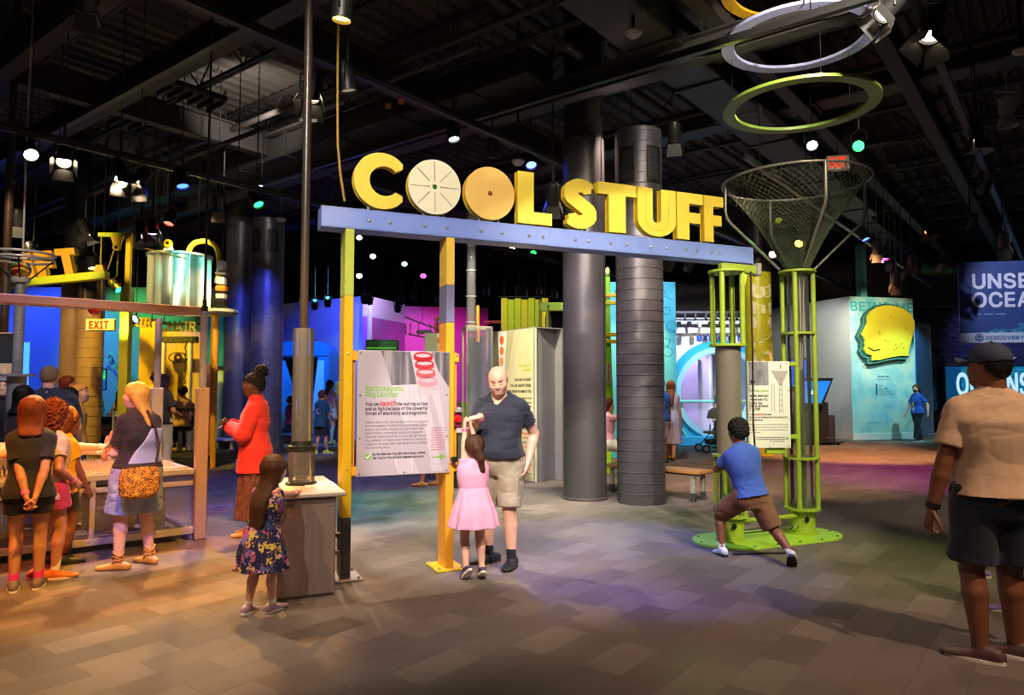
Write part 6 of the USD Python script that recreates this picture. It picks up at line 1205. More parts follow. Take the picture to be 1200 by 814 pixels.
stroller('dark stroller parked behind the grey bench at the far left', gp(243, 536) + [0, .8, 0], 60, M('stroller_navy', '#24263c', .8)); stroller('stroller with tan basket half hidden behind the grey launcher tube', gp(839, 529.5), 100, M('stroller_tan', '#6a5c44', .8))
# ------------------------------------------------------------------ clothes materials
for a in (('cloth_navy', '#262b3e'), ('cloth_dark', '#1b1a20'), ('cloth_khaki', '#a59a86'), ('cloth_pink', '#e7a3c6'), ('cloth_white', '#dfe4e4'), ('cloth_tan', '#c9a98c'), ('cloth_shorts_navy', '#1f2738'), ('cloth_red', '#c8261f'), ('cloth_blue', '#2f4f9a'), ('cloth_brown', '#6a4426'), ('cloth_beige', '#cbb598'), ('cloth_hot_pink', '#b3304e'), ('cloth_yellow', '#e0a81c'), ('cloth_magenta', '#a8286a'), ('cloth_coral', '#e0384e'),
          ('cloth_teal', '#12464e'), ('cloth_staff', '#1450b0'), ('cloth_green', '#14503c'), ('cloth_salmon', '#c98a80'), ('cloth_lilac', '#a9a0c0'), ('cloth_purple', '#7a2468'), ('cloth_grey', '#8a8c94'), ('cloth_peach', '#c9a08a'), ('denim_pale', '#8f9fc4'), ('denim', '#2f4a72'), ('sock_pink', '#d0208a'), ('sock_white', '#e2dedb'), ('strap_dark', '#2a1c14')): M(*a, .85, vary=.07, vscale=(14, 14, 9), bump=.25, bscale=500, bdist=.001, sheen=.1)
for a in (('shoe_black', '#26272d', .6), ('shoe_grey', '#6f6568', .6), ('shoe_white', '#dcdfe4', .6), ('shoe_orange', '#d8722a', .6), ('shoe_lilac', '#a88aa0', .6), ('sole_white', '#e4ddd2', .6), ('sole_dark', '#2a2a2c', .7), ('sandal_tan', '#c08a3c', .6), ('croc_purple', '#8a70c0', .5), ('shoe_multi', '#4a3a5a', .6), ('shoe_rust', '#5a4440', .6), ('band_pink', '#e86ab0', .4), ('band_white', '#e2dfe8', .4), ('watch_black', '#17171a', .4), ('shoe_lime', '#b8d82a', .5)): M(*a)
def vor(name, ramp, scale, rough=.8, feature='f1', jitter=True, out='color', stretch=(1, 1, 1)):
    nodes = {'tc': ('texture_coordinate', {}), 'mp': ('mapping', {'scale': stretch}), 'nz': ('noise_texture', {'scale': scale * 1.5, 'detail': 2.}), 'mx': ('mix_color', {'fac': .12 / 1}), 'v': ('voronoi_texture', {'scale': scale, 'feature': feature}), 'rp': ('rgb_ramp', {'ramp': [(p, lin(c)) for p, c in ramp], 'interpolate': False}), 'p': ('principled_bsdf', {'roughness': rough})}
    links = [('tc.object', 'mp.vector'), ('mp.vector', 'nz.vector'), ('mp.vector', 'mx.a'), ('nz.color', 'mx.b'), ('mx.result', 'v.vector'), ('rp.color', 'p.base_color')]
    if out == 'color': nodes['s'] = ('separate_color', {}); links += [('v.color', 's.color'), ('s.r', 'rp.fac')]
    else: links.append(('v.distance', 'rp.fac'))
    return custom(name, nodes, links)
vor('cloth_floral', [(0, '#1f1d4a'), (.40, '#2a2760'), (.55, '#c8577e'), (.66, '#e6c95a'), (.76, '#7f6fb8'), (.86, '#d9a8b8'), (.93, '#2f4a7a')], 25)
vor('cloth_leopard', [(0, '#8a5a1a'), (.26, '#2a1608'), (.52, '#e0961e'), (1, '#e8a52a')], 38, feature='f1', out='d'); vor('cloth_speckle', [(0, '#5a2a20'), (.4, '#3a1a16'), (.75, '#8a5a40')], 70); vor('cloth_print_peach', [(0, '#c9a08a'), (.5, '#b8806a'), (.8, '#8a6a60')], 14); vor('cloth_pink_spot', [(0, '#a83a68'), (.8, '#c87898'), (.9, '#e0b0c0')], 40)

def off(w, dx=0, dy=0, dz=0): return np.asarray(w, float) + [dx, dy, dz]
W4 = lambda p: (float(p[0]), float(p[1]), float(p[2]), 'w')
def decal(P, mesh_parts, mat, dist, name, x=0, z=0, back=True, w=.3):
    """Flat print laid on the back (or chest) of a garment: every vertex is pushed onto the torso's ellipse."""
    st = np.array(P.torso(dist)); v, f = mesh_parts.done(); sgn = -1 if back else 1
    xx = (v[:, 0] + x) * (1 if back else -1); zz_ = v[:, 2] + z; a = np.interp(zz_, st[:, 0], st[:, 1]); b = np.interp(zz_, st[:, 0], st[:, 2]); cy = np.interp(zz_, st[:, 0], st[:, 4])
    y = cy + sgn * b * np.maximum(1 - np.abs(xx / a) ** 2.3, 0) ** (1 / 2.3) + sgn * (-(v[:, 1]) + .002)
    vv = P.P + np.stack([xx, y, zz_], 1) @ P.T.T; obj(name, (vv, f), mat, P.root)

# ------------------------------------------------------------------ people near the gate
# the bald man and the little girl at the button
man = Person('person', 'bald man in a navy v-neck tee and khaki cargo shorts looking down', off(gp(586, 662), 0, .02), 1.775, 158, bulk=1.22, belly=.075, skin='skin_light', res=.0075, head=(18, 27, 6), lean=(-.03, .06),
    hands={'R': W4(at(563, 488, 6.14)), 'L': W4(at(619, 541, 6.40))}, elbow={'R': (.7, -.5, -.7), 'L': (-.3, -1, 0)}, handrot={'R': (rotz(-math.radians(158)) @ np.array([-1, -.25, -.2]), rotz(-math.radians(158)) @ np.array([0, .2, -1.]))}, feet={'L': (-.13, .05, .078, 6), 'R': (.13, -.05, .078, -38)}, grip={'R': .8, 'L': .45})
man.face(brow='hair_ash', shut=True); man.shirt('cloth_navy', .62, hem=.015, ease=.018, vneck=.05, wr=.016, freq=(7, 7, 8)); man.legs('cloth_khaki', .96, ease=.026, flare=.016, wr=.014, freq=(10, 10, 9)); man.shoes('shoe_black', 'sole_dark', 'cloth_dark', .05)
for s_ in (-1, 1): obj('cargo_pocket', MB().box((0, 0, 0), (.035, .16, .17), None, (man.hip['R'] * .45 + man.kn['R'] * .55 + [.085, 0, 0]) if s_ > 0 else (man.hip['L'] * .45 + man.kn['L'] * .55 + [-.085, 0, 0]), bev=.012), MATS['cloth_khaki'], man.root)
man.band('band_pink', 'R', .97)
girl = Person('person', 'little girl in a pink dress on tiptoe reaching for the red button', off(gp(555, 678), 0, 0), 1.12, 22, kid=1, sex='f', skin='skin_light', res=.0065, head=(4, -14, 0), lean=(0, .05), pelvis=(0, 0, .565),
    hands={'L': W4(at(544.5, 496, 6.02)), 'R': W4(at(553, 503, 6.04))}, elbow={'L': (-.4, -.4, -.6), 'R': (.8, -.2, -.8)}, feet={'L': (-.065, .0, .10, 4, 38), 'R': (.065, -.02, .09, -12, 30)}, grip={'L': .25, 'R': .6})
girl.shirt('cloth_pink', .45, hem=.10, ease=.014, wr=.006, flare=0); girl.skirt('cloth_pink', .155, .275, flare=.085, folds=11, amp=.012, sway=(-.01, -.02)); girl.shoes('shoe_multi', 'sole_white', low=True)
hh = girl.hh; girl.hair('hair_brown', 'short', tail=([girl.hp(0, -.42, .02), girl.hp(.12, -.58, -.3), girl.hp(.22, -.6, -.8), girl.hp(.25, -.56, -1.35)], [.036, .03, .022, .012]), vol=1.1)
obj('braid_crown', MB().tube([girl.hp(.39 * math.sin(a), -.06 - .34 * math.cos(a * .5) * 0 - .10, .02 + .45 * math.cos(a)) for a in np.linspace(-1.6, 1.6, 24)], [.013 + .003 * (k % 2) for k in range(24)], 8), MATS['hair_brown'], girl.root, True); obj('hair_tie', MB().tm(trimesh.creation.icosphere(2, .018), None, girl.hp(.24, -.57, -1.2)), orange, girl.root, True); girl.band('band_pink', 'L', .93, .02, .021)
# the girl in the floral dress
flo = Person('person', 'long haired girl in a floral summer dress leaning on the podium', gp(306, 717), 1.07, -24, kid=1, sex='f', skin='skin_light', res=.0065, head=(-4, 6, 0), lean=(.06, .10), hands={'R': W4(at(352, 577, 5.45)), 'L': (-.15, .10, .50)}, elbow={'R': (.7, -.3, -.6)},
    feet={'L': (-.07, -.05, .055, 12, 8), 'R': (.05, .05, .053, -8)}, grip={'R': .15})
flo.shirt('cloth_floral', 0, hem=.05, ease=.011, wr=.004, flare=0, neck=1.15); flo.skirt('cloth_floral', .115, .31, flare=.075, folds=12, amp=.012); flo.shoes('shoe_lilac', 'sole_white', 'sock_white', .03); flo.hair('hair_brown', 'long', .40, .36, 1.12, back=.10); flo.band('band_pink', 'R', .95)
# paper held by the girl
pap = thing('leaflet', 'small folded white leaflet held low by the floral dress girl', 'leaflet', flo.loc + rotz(flo.yaw) @ np.array([-.175, .11, .47]), 60); obj('sheet', MB().box((0, 0, 0), (.09, .004, .2), rotz(.3), None, bev=.001), white, pap); obj('fold', MB().box((0.01, .007, 0), (.09, .004, .2), None, None, bev=.001), white, pap)
# the woman in the red cardigan
red = Person('person', 'woman with a hair bun and glasses in a long red cardigan', off(gp(297, 626), 0, .0), 1.70, 104, sex='f', bulk=1.02, skin='skin_deep', res=.008, head=(6, 2, 0), hands={'L': (-.03, .27, 1.155), 'R': (.01, .27, 1.175)}, elbow={'L': (-.8, -.5, -.7), 'R': (.8, -.5, -.7)}, grip={'L': 1.0, 'R': 1.1}, feet={'L': (-.1, .02, .077, 8), 'R': (.08, .0, .077, -5)})
red.face(lips='lips_deep', brow='hair_black'); red.shirt('cloth_white', 0, hem=-.02, ease=.012, wr=.004); red.skirt('cloth_speckle', .08, .50, flare=.06, folds=10, amp=.014, ease=.014)
red.shirt('cloth_red', 1.9, hem=-.135, ease=.034, name='cardigan', wr=.012, open_=.055, flare=.03, freq=(7, 7, 5)); red.shoes('sandal_tan', low=True)
red.hair('hair_black', 'short', vol=1.2, curl=.018, tail=([red.hp(0, -.30, .56), red.hp(0, -.38, .66)], [.066, .070]))
gm = MB()
for x in (-1, 1): gm.tube([red.hp(.15 * x + .10 * math.cos(a), .44, .02 + .085 * math.sin(a)) for a in np.linspace(0, 2 * PI, 18, endpoint=False)], .004, 6, closed=True); gm.tube([red.hp(.25 * x, .43, .03), red.hp(.36 * x, .0, .04)], .004, 6)
gm.tube([red.hp(-.05, .45, .04), red.hp(.05, .45, .04)], .004, 6); obj('glasses', gm, M('glasses_gold', '#8a7038', .3, .8), red.root)
# the boy at the rope
boy = Person('person', 'boy in a blue tee and brown shorts lunging to pull the rope', gp(876, 652), 1.40, 0, kid=.7, sex='m', skin='skin_brown', res=.0075, lean=(-.14, .16), head=(0, 4, 0), pelvis=(.03, -.02, .55), hands={'L': (-.10, .34, .78), 'R': (.02, .36, .86)}, elbow={'L': (-1, -.3, -.5), 'R': (1, -.2, -.5)},
    feet={'L': (-.22, .06, .07, 8, 6), 'R': (.27, -.36, .105, -20, 42)}, knee={'L': (-.6, 1, .1), 'R': (.1, 1, -.2)}, grip={'L': 1.2, 'R': 1.2})
boy.shirt('cloth_blue', .62, hem=-.0, ease=.02, wr=.010); boy.legs('cloth_brown', .95, ease=.028, flare=.02, wr=.010); boy.shoes('shoe_white', 'sole_dark', 'sock_white', .05); boy.hair('hair_black', 'short', vol=1.14, curl=.016)
# the man in the cap at the right
cap = Person('person', 'man in a navy cap, tan tee and navy shorts seen from behind', off(gp(1174, 775), .03, .03), 1.80, -12, bulk=1.22, belly=.04, skin='skin_brown', res=.0075, head=(38, -4, 0), hands={'L': (-.36, -.02, .83), 'R': (.38, .03, .84)}, elbow={'L': (-.5, -1, 0), 'R': (.5, -1, 0)}, feet={'L': (-.13, -.04, .08, 62), 'R': (.09, .06, .08, 55)}, knee={'L': (-.5, 1, 0), 'R': (-.5, 1, 0)}, grip={'L': .85}, thick=1.06)
cap.shirt('cloth_tan', .68, hem=-.005, ease=.022, wr=.008, freq=(10, 10, 2.2), flare=.02); cap.legs('cloth_shorts_navy', .90, ease=.034, flare=.022, wr=.010, freq=(8, 8, 4)); cap.shoes('shoe_rust', 'sole_white', 'cloth_dark', .04); cap.band('watch_black', 'L', .95, .03); cap.hair('hair_black', 'short', vol=1.06)
hh = cap.hh; S = SDF().ell(cap.hp(0, -.03, .17), np.array([.415, .50, .42]) * hh, cap.Hd); S.plane(cap.hp(0, 0, .08), -(cap.Hd @ np.array([0, .12, 1]))); crown = obj('cap', S.mesh(.007), M('cap_navy', '#2c3550', .8, bump=.3, bscale=600), cap.root, True)
bill = affinity.scale(circle(0, 0, 1, 40), .34 * hh, .50 * hh).intersection(rect(-1, 0, 1, 1)); m = MB().prism(bill, .014).done(); v = m[0].copy(); v[:, 2] -= (v[:, 0] / (.30 * hh)) ** 2 * .03; obj('bill', (cap.hp(0, .34, .13) + v @ cap.Hd.T, m[1]), MATS['cap_navy'], crown, 30)
obj('cap_button', MB().tm(trimesh.creation.icosphere(2, .009), None, cap.hp(0, -.03, .585)), MATS['cap_navy'], crown, True)
sw_ = MB().prism(Polygon([(-.026, .006), (-.012, -.006), (.030, .012), (-.010, .0015), (-.018, .003)]), .002, XZ); v, f = sw_.done(); obj('cap_logo', (cap.hp(.08, -.515, .20) + v @ cap.Hd.T @ np.eye(3), f), white, crown)
# the child mostly hidden behind him
kid_h = Person('person', 'small child in purple clogs hidden behind the man in the cap', off(gp(1176, 716), .0, .0), .98, 20, kid=1, skin='skin_tan', res=.008, feet={'L': (*(rotz(-math.radians(20)) @ (gp(1139, 692) - gp(1176, 716)))[:2], .05, 50), 'R': (.0, .0, .05, 40)})
kid_h.shirt('cloth_grey', .5); kid_h.legs('cloth_dark', .8); kid_h.shoes('croc_purple', 'sole_white', low=True); kid_h.hair('hair_dark')
# the blonde woman with the bag
blo = Person('person', 'blonde woman in a black tee and denim overall shorts with arms folded', off(gp(158, 664), 0, .0), 1.60, 58, sex='f', bulk=1.12, skin='skin_light', res=.0075, head=(46, 2, 0), hands={'L': (.03, .20, 1.0), 'R': (-.04, .17, 1.04)}, elbow={'L': (-.9, -.3, -.8), 'R': (.9, -.3, -.8)}, feet={'L': (-.14, .02, .07, 35), 'R': (.14, .02, .07, 5)}, grip={'L': .6, 'R': .6})
blo.face(brow='hair_ash'); blo.shirt('cloth_dark', .75, hem=.02, ease=.018, wr=.009); blo.legs('denim_pale', .93, ease=.04, top=.17, name='overall_shorts', flare=.035, wr=.014); blo.shoes('sandal_tan', low=True)
S = SDF(); blo.torso_sdf(S, .036, z0=.06, z1=.36); S.plane(blo.P + blo.T @ np.array([-.13, 0, .10]), blo.T @ np.array([-1, 0, .62])); obj('overall_back', S.mesh(.008), MATS['denim_pale'], blo.root, True)
blo.hair('hair_blonde', 'long', .33, .40, 1.16, back=.05)
for sd in 'LR':
    A = blo.an[sd]; wrp = MB()
    for k in range(3): z = .03 + k * .035; wrp.tube([A + [.043 * math.cos(a), .043 * math.sin(a) + .0, z + .02 * math.sin(2 * a + k) - .03] for a in np.linspace(0, 2 * PI, 18, endpoint=False)], .008, 6, closed=True)
    obj('sandal_wrap', wrp, MATS['sandal_tan'], blo.root, True)
bgp = blo.loc + rotz(blo.yaw) @ (blo.P + blo.T @ np.array([-.10, -.20, .0])); bag = thing('handbag', 'leopard print shoulder bag on the blonde woman\'s hip', 'bag', bgp, 50)
S = SDF().loft((0, 0, -.12), np.eye(3), [(-.10, .10, .045), (-.06, .155, .06), (.04, .17, .06), (.13, .155, .04), (.17, .14, .025)], pw=2.6); obj('pouch', ruffle(S.mesh(.007), .006, (12, 12, 12)), MATS['cloth_leopard'], bag, True)
obj('zip_band', MB().tube([(x, -.02, .048) for x in np.linspace(-.14, .14, 8)], .006, 6), MATS['strap_dark'], bag)
sp_ = [(-.13, .0, .05), (-.05, .07, .2)]; obj('strap', MB().tube([(.13, .0, .05), (.17, .03, .2), (.14, .05, .38), (.09, .10, .52)], .011, 8), MATS['strap_dark'], bag, True)
# ------------------------------------------------------------------ the group by the table
k1 = Person('person', 'girl in a black tee and shorts with hands clasped behind her', off(gp(30, 690), 0, .0), 1.48, 28, kid=.35, sex='f', skin='skin_tan', res=.0075, hands={'L': (.0, -.17, .72), 'R': (.06, -.18, .73)}, elbow={'L': (-1, -.6, 0), 'R': (1, -.6, 0)}, grip={'L': .9, 'R': .9}, feet={'L': (-.08, 0, .07, 5), 'R': (.08, .02, .07, -5)}, thick=.95)
k1.shirt('cloth_dark', .7, hem=-.03, ease=.022, wr=.009); k1.legs('cloth_dark', .45, ease=.02, flare=.01); k1.shoes('shoe_grey', 'sole_white', 'sock_pink', .075); k1.hair('hair_auburn', 'long', .20, .36, 1.14); k1.band('band_pink', 'L', .85, .03)
k2 = Person('person', 'child in a beige top and pink shorts with curly auburn hair', off(gp(53, 677), 0, .0), 1.44, -18, kid=.5, sex='f', skin='skin_tan', res=.008, hands={'R': (.16, .10, .78), 'L': (-.1, .2, .8)}, feet={'L': (-.09, .0, .07, 10), 'R': (.10, .0, .07, -45)})
k2.shirt('cloth_beige', .6, hem=-.05, ease=.02); k2.legs('cloth_hot_pink', .45, ease=.024, flare=.015); k2.shoes('shoe_orange', 'sole_white', 'sock_white', .08); k2.hair('hair_auburn', 'long', .22, .42, 1.22, curl=.022); k2.band('band_pink', 'R', .9)
k3 = Person('person', 'orange haired child in a yellow top with a leopard headband', off(gp(61, 663), 0, .1), 1.36, -30, kid=.6, sex='f', skin='skin_brown', res=.008, hands={'R': (.14, .16, .62)}, feet={'L': (-.07, 0, .07, 5), 'R': (.09, .0, .07, -20)})
k3.shirt('cloth_yellow', .6, hem=-.03, ease=.02); k3.legs('cloth_dark', .6, ease=.02); k3.shoes('shoe_black', 'sole_dark', 'cloth_dark', .09); k3.hair('hair_auburn', 'long', .16, .36, 1.15); obj('headband', MB().tube([k3.hp(.40 * math.sin(a), .10, .06 + .46 * math.cos(a)) for a in np.linspace(-1.7, 1.7, 24)], .02, 8), MATS['cloth_leopard'], k3.root, True)
k4 = Person('person', 'dark haired woman behind the children, only her head showing', off(at(26, 455, 7.8) * [1, 1, 0]), 1.58, -10, sex='f', skin='skin_tan', res=.010); k4.shirt('cloth_dark', .6); k4.legs('denim', 1.95); k4.shoes('shoe_black'); k4.hair('hair_black', 'long', .2, .36, 1.14)
k5 = Person('person', 'smiling woman in a grey cap at the left picture edge', off(at(5, 455, 9.0) * [1, 1, 0]), 1.68, 205, sex='f', skin='skin_light', res=.010); k5.face(); k5.shirt('cloth_dark', .6); k5.legs('denim', 1.95); k5.shoes('shoe_black'); k5.hair('hair_dark', 'long', .3, .34, 1.1)
S = SDF().ell(k5.hp(0, -.03, .17), np.array([.40, .48, .40]) * k5.hh, k5.Hd); S.plane(k5.hp(0, 0, .28), -(k5.Hd @ np.array([0, -.15, 1]))); obj('cap', S.mesh(.01), MATS['cloth_grey'], k5.root, True)
nav = Person('person', 'broad man in a navy tee with a teal back print', off(at(57, 455, 8.0) * [1, 1, 0]), 1.80, 22, bulk=1.42, skin='skin_light', res=.009, hands={'R': (.25, .25, .95)}); nav.shirt('cloth_navy', .65, hem=-.05, ease=.022, wr=.012); nav.legs('cloth_dark', 1.9); nav.shoes('shoe_black', 'sole_dark'); nav.hair('hair_ash', 'short', vol=1.03)
isl = unary_union([affinity.scale(circle(0, 0, 1, 40), .15, .062), affinity.translate(affinity.scale(circle(0, 0, 1, 40), .11, .03), 0, -.05)]).difference(rect(-.2, -.032, .2, .012))
decal(nav, front(isl, .001), M('print_teal', '#3a8aa0', .8), .036, 'back_print', z=.27); decal(nav, front(circle(-.03, .03, .022, 16), .002), M('print_sun', '#d8c840', .8), .036, 'back_print', z=.27); decal(nav, text('OCEAN + CHASE', .036, 0, -.03, 0, .002, True, .36, 'c'), M('print_lime', '#8ab82a', .8), .036, 'back_lettering', z=.27)
wb = Person('person', 'boy in a white tee and black trousers facing left', off(at(83, 455, 9.2) * [1, 1, 0]), 1.56, 92, kid=.35, skin='skin_light', res=.010, hands={'L': (-.12, .34, .98), 'R': (.12, .3, .95)}); wb.shirt('cloth_white', .8, hem=-.06, ease=.024, wr=.01); wb.legs('cloth_dark', 1.95); wb.shoes('shoe_black'); wb.hair('hair_dark', 'short', vol=1.05)
rh = Person('person', 'red haired woman in a red top looking right', off(at(77, 455, 11.2) * [1, 1, 0]), 1.74, -75, sex='f', skin='skin_tan', res=.0125); rh.face(); rh.shirt('cloth_red', .6); rh.legs('denim', 1.95); rh.shoes('shoe_black'); rh.hair('hair_auburn', 'long', .22, .36, 1.14)
bk = Person('person', 'blond child in a yellow top behind the white tee boy', off(at(91, 455, 10.4) * [1, 1, 0]), 1.60, -70, kid=.5, skin='skin_light', res=.0125); bk.shirt('cloth_yellow', .6); bk.legs('denim', 1.95); bk.shoes('shoe_white'); bk.hair('hair_blonde', 'short', vol=1.12)
mg = Person('person', 'girl in a magenta tee and spotted shorts, back turned', gp(98.5, 528.5), 1.50, 18, kid=.6, sex='f', skin='skin_tan', res=.0125); mg.shirt('cloth_magenta', .6, hem=-.06, ease=.022); mg.legs('cloth_pink_spot', .55, ease=.022, flare=.015); mg.shoes('sandal_tan', low=True); mg.hair('hair_auburn', 'long', .26, .36, 1.14)
td = Person('person', 'blonde toddler in a coral red dress', gp(114, 524), 1.26, -35, kid=1, sex='f', skin='skin_light', res=.0125, hands={'R': (.1, .26, .72), 'L': (-.1, .26, .74)}); td.shirt('cloth_coral', .3, hem=.04); td.skirt('cloth_coral', .12, .34, flare=.12, amp=.012); td.shoes('shoe_lilac', 'sole_white', 'sock_white', .03); td.hair('hair_blonde', 'long', .14, .40, 1.2, curl=.02)
wd_ = Person('person', 'dark haired girl in a white dress, far left group', gp(139, 527), 1.50, 15, kid=.5, sex='f', skin='skin_tan', res=.0125, hands={'L': (-.3, .1, .75), 'R': (.3, .05, .75)}); wd_.shirt('cloth_white', .1, hem=.03); wd_.skirt('cloth_white', .10, .30, flare=.08); wd_.shoes('shoe_white'); wd_.hair('hair_dark', 'long', .36, .34, 1.12)
pu = Person('person', 'woman with purple hair in a navy top at the air chair', off(at(190, 455, 13.4) * [1, 1, 0]), 1.80, -8, sex='f', skin='skin_tan', res=.010, hands={'R': (.2, .25, 1.05)}); pu.shirt('cloth_navy', .7, ease=.024); pu.legs('cloth_white', 1.95); pu.shoes('shoe_white', 'sole_white'); pu.hair('hair_purple', 'long', .26, .42, 1.22)
ac = Person('person', 'rider with bright scarf seated in the air chair', off(at(214, 455, 14.5) * [1, 1, 0], 0, 0, .02), 1.6, 30, sex='f', skin='skin_tan', res=.0135, pelvis=(0, 0, .82), feet={'L': (-.1, .42, .40, 5), 'R': (.1, .42, .40, -5)}, hands={'L': (-.2, .3, 1.0), 'R': (.2, .3, 1.0)}); ac.shirt('cloth_print_peach', .6); ac.legs('cloth_dark', 1.9); ac.shoes('shoe_black'); ac.hair('hair_black', 'short', vol=1.2, curl=.02)
cu = Person('person', 'curly haired person half hidden behind the purple hair', off(at(183, 455, 14.3) * [1, 1, 0], 0, 0, .26), 1.60, 20, skin='skin_brown', res=.0135); cu.shirt('cloth_yellow', .6); cu.legs('denim', 1.9); cu.shoes('shoe_black'); cu.hair('hair_dark', 'short', vol=1.3, curl=.05)
# lying on the nails, and a child on the table edge
ly = Person('person', 'child in salmon shorts lying on the nail bed, sneakers out', (0, 0, 0), 1.35, 0, kid=.5, skin='skin_light', res=.009, feet={'L': (-.09, -.03, .065, 0), 'R': (.10, .03, .065, -10)}); ly.shirt('cloth_white', .6); ly.legs('cloth_salmon', .9, ease=.024, flare=.02); ly.shoes('cloth_salmon', 'sole_white', 'sock_white', .05); ly.hair('hair_brown')
UX = NR @ np.array([-1., 0, 0]); fz = np.array([0, 0, 1.]); RX = np.cross(fz, UX); feet_w = to + NR @ np.array([-.72, .30, .94])
xo = UsdGeom.Xformable(ly.root); xo.ClearXformOpOrder(); mm_ = Gf.Matrix4d(*[float(x) for x in np.block([[np.stack([RX, fz, UX]), np.zeros((3, 1))], [feet_w[None], np.ones((1, 1))]]).ravel()]); xo.AddTransformOp(opSuffix='lie').Set(mm_)
sk = Person('person', 'child in denim shorts sitting on the table edge, one sneaker dangling', off(to + NR @ np.array([-2.12, -.02, 0])), 1.30, 190 - 0, kid=.6, skin='skin_tan', res=.009, pelvis=(0, -.16, .80), feet={'L': (-.05, .24, .43, 60, 15), 'R': (.12, .2, .40, 10, 15)}, knee={'L': (0, 1, .6), 'R': (0, 1, .6)}, hands={'L': (-.2, -.1, .85), 'R': (.2, -.1, .85)}); sk.shirt('cloth_grey', .6); sk.legs('denim_pale', .85, ease=.022, flare=.02); sk.shoes('shoe_white', 'sole_white', 'sock_white', .05); sk.hair('hair_dark')
# ------------------------------------------------------------------ people further back
pt = Person('person', 'seated person with curly hair in a purple tank top', off(gp(341, 520), 0, 0), 1.55, -30, sex='f', skin='skin_tan', res=.0125, pelvis=(0, -.05, .58), feet={'L': (-.1, .4, .07, 5), 'R': (.12, .42, .07, -5)}, hands={'L': (-.15, .3, .75), 'R': (.15, .3, .75)}); pt.shirt('cloth_purple', 0, hem=-.03); pt.legs('cloth_dark', .9); pt.shoes('shoe_black'); pt.hair('hair_dark', 'short', vol=1.3, curl=.035)
tb_ = Person('person', 'boy in a teal tee, black shorts and lime shoes', gp(376, 531), 1.50, -22, kid=.6, skin='skin_tan', res=.0125, hands={'R': (.22, .2, .78)}, feet={'L': (-.12, -.02, .07, 40), 'R': (.14, .05, .07, -70)}); tb_.shirt('cloth_teal', .75, hem=-.07, ease=.024); tb_.legs('cloth_dark', .85, ease=.026, flare=.02); tb_.shoes('shoe_lime', 'sole_white'); tb_.hair('hair_brown', 'short', vol=1.08); decal(tb_, front(circle(0, 0, .07, 20).difference(circle(.02, .01, .045, 16)), .001), M('print_grey', '#a08a96', .8), .036, 'back_print', z=.26)
pw_ = Person('person', 'dark haired woman in a patterned peach top and pale shorts, hand on hip', gp(385, 520.5), 1.78, -30, sex='f', skin='skin_light', res=.0125, hands={'L': (-.2, -.02, 1.0)}, elbow={'L': (-1, -.3, .2)}); pw_.shirt('cloth_print_peach', .7, ease=.026); pw_.legs('cloth_white', .5, ease=.024); pw_.shoes('sandal_tan', low=True); pw_.hair('hair_dark', 'long', .34, .34, 1.14)
pj = Person('person', 'person in a lilac top and jeans beside the green post', gp(395.5, 519), 1.74, 10, sex='f', skin='skin_light', res=.0125); pj.shirt('cloth_lilac', .6); pj.legs('denim', 1.95); pj.shoes('shoe_white'); pj.hair('hair_blonde', 'long', .24, .34, 1.12)
hs = Person('person', 'person hidden behind the ring launcher sign, only sandals showing', gp(506, 569), 1.42, 70, kid=.4, sex='f', skin='skin_tan', res=.0125, feet={'L': (-.12, .12, .07, 10), 'R': (.12, -.05, .07, 0)}); hs.shirt('cloth_yellow', .6); hs.legs('cloth_dark', .9); hs.shoes('sandal_tan', low=True); hs.hair('hair_dark')
bm_ = Person('person', 'man in a royal blue tee half hidden behind the duct column', off(gp(775, 541.5), 0, 0), 1.76, 25, bulk=1.1, skin='skin_brown', res=.0125); bm_.shirt('cloth_staff', .6); bm_.legs('cloth_lilac', .9); bm_.shoes('shoe_black'); bm_.hair('hair_black')
bw_ = Person('person', 'woman with long blonde hair in a pale dress walking', gp(787, 538.5), 1.72, -20, sex='f', skin='skin_tan', res=.0125, feet={'L': (-.05, .18, .075, 0), 'R': (.06, -.16, .095, 0, 25)}); bw_.shirt('cloth_lilac', .2, hem=0); bw_.skirt('cloth_lilac', .1, .42, flare=.05); bw_.shoes('sandal_tan', low=True); bw_.hair('hair_auburn', 'long', .45, .36, 1.14)
pb = Person('person', 'person in a dark green top behind the grey launcher tube', off(gp(843, 524), 0, -.2), 1.70, 40, skin='skin_light', res=.0135); pb.shirt('cloth_green', .6); pb.legs('cloth_dark', 1.9); pb.shoes('shoe_black'); pb.hair('hair_brown')
sl = Person('person', 'seated visitor with bare legs glimpsed between the two large columns', off(gp(718, 560), 0, .0), 1.66, -80, sex='f', skin='skin_light', res=.0125, pelvis=(0, -.1, .6), feet={'L': (-.1, .32, .08, 0), 'R': (.1, .28, .08, 0)}, hands={'L': (-.15, .45, 1.0), 'R': (.15, .45, 1.05)}); sl.shirt('cloth_pink', .6); sl.legs('cloth_white', .6); sl.shoes('shoe_white'); sl.hair('hair_auburn', 'long', .3)
kp = Person('person', 'visitor in a grey top touching the tilted kiosk screen', off(gp(929, 517.5), 0, 0), 1.62, -70, sex='f', skin='skin_tan', res=.0135, hands={'R': (.12, .62, 1.12), 'L': (-.15, .2, .9)}); kp.shirt('cloth_grey', .6); kp.legs('cloth_dark', 1.95); kp.shoes('shoe_black'); kp.hair('hair_auburn', 'short', vol=1.15)
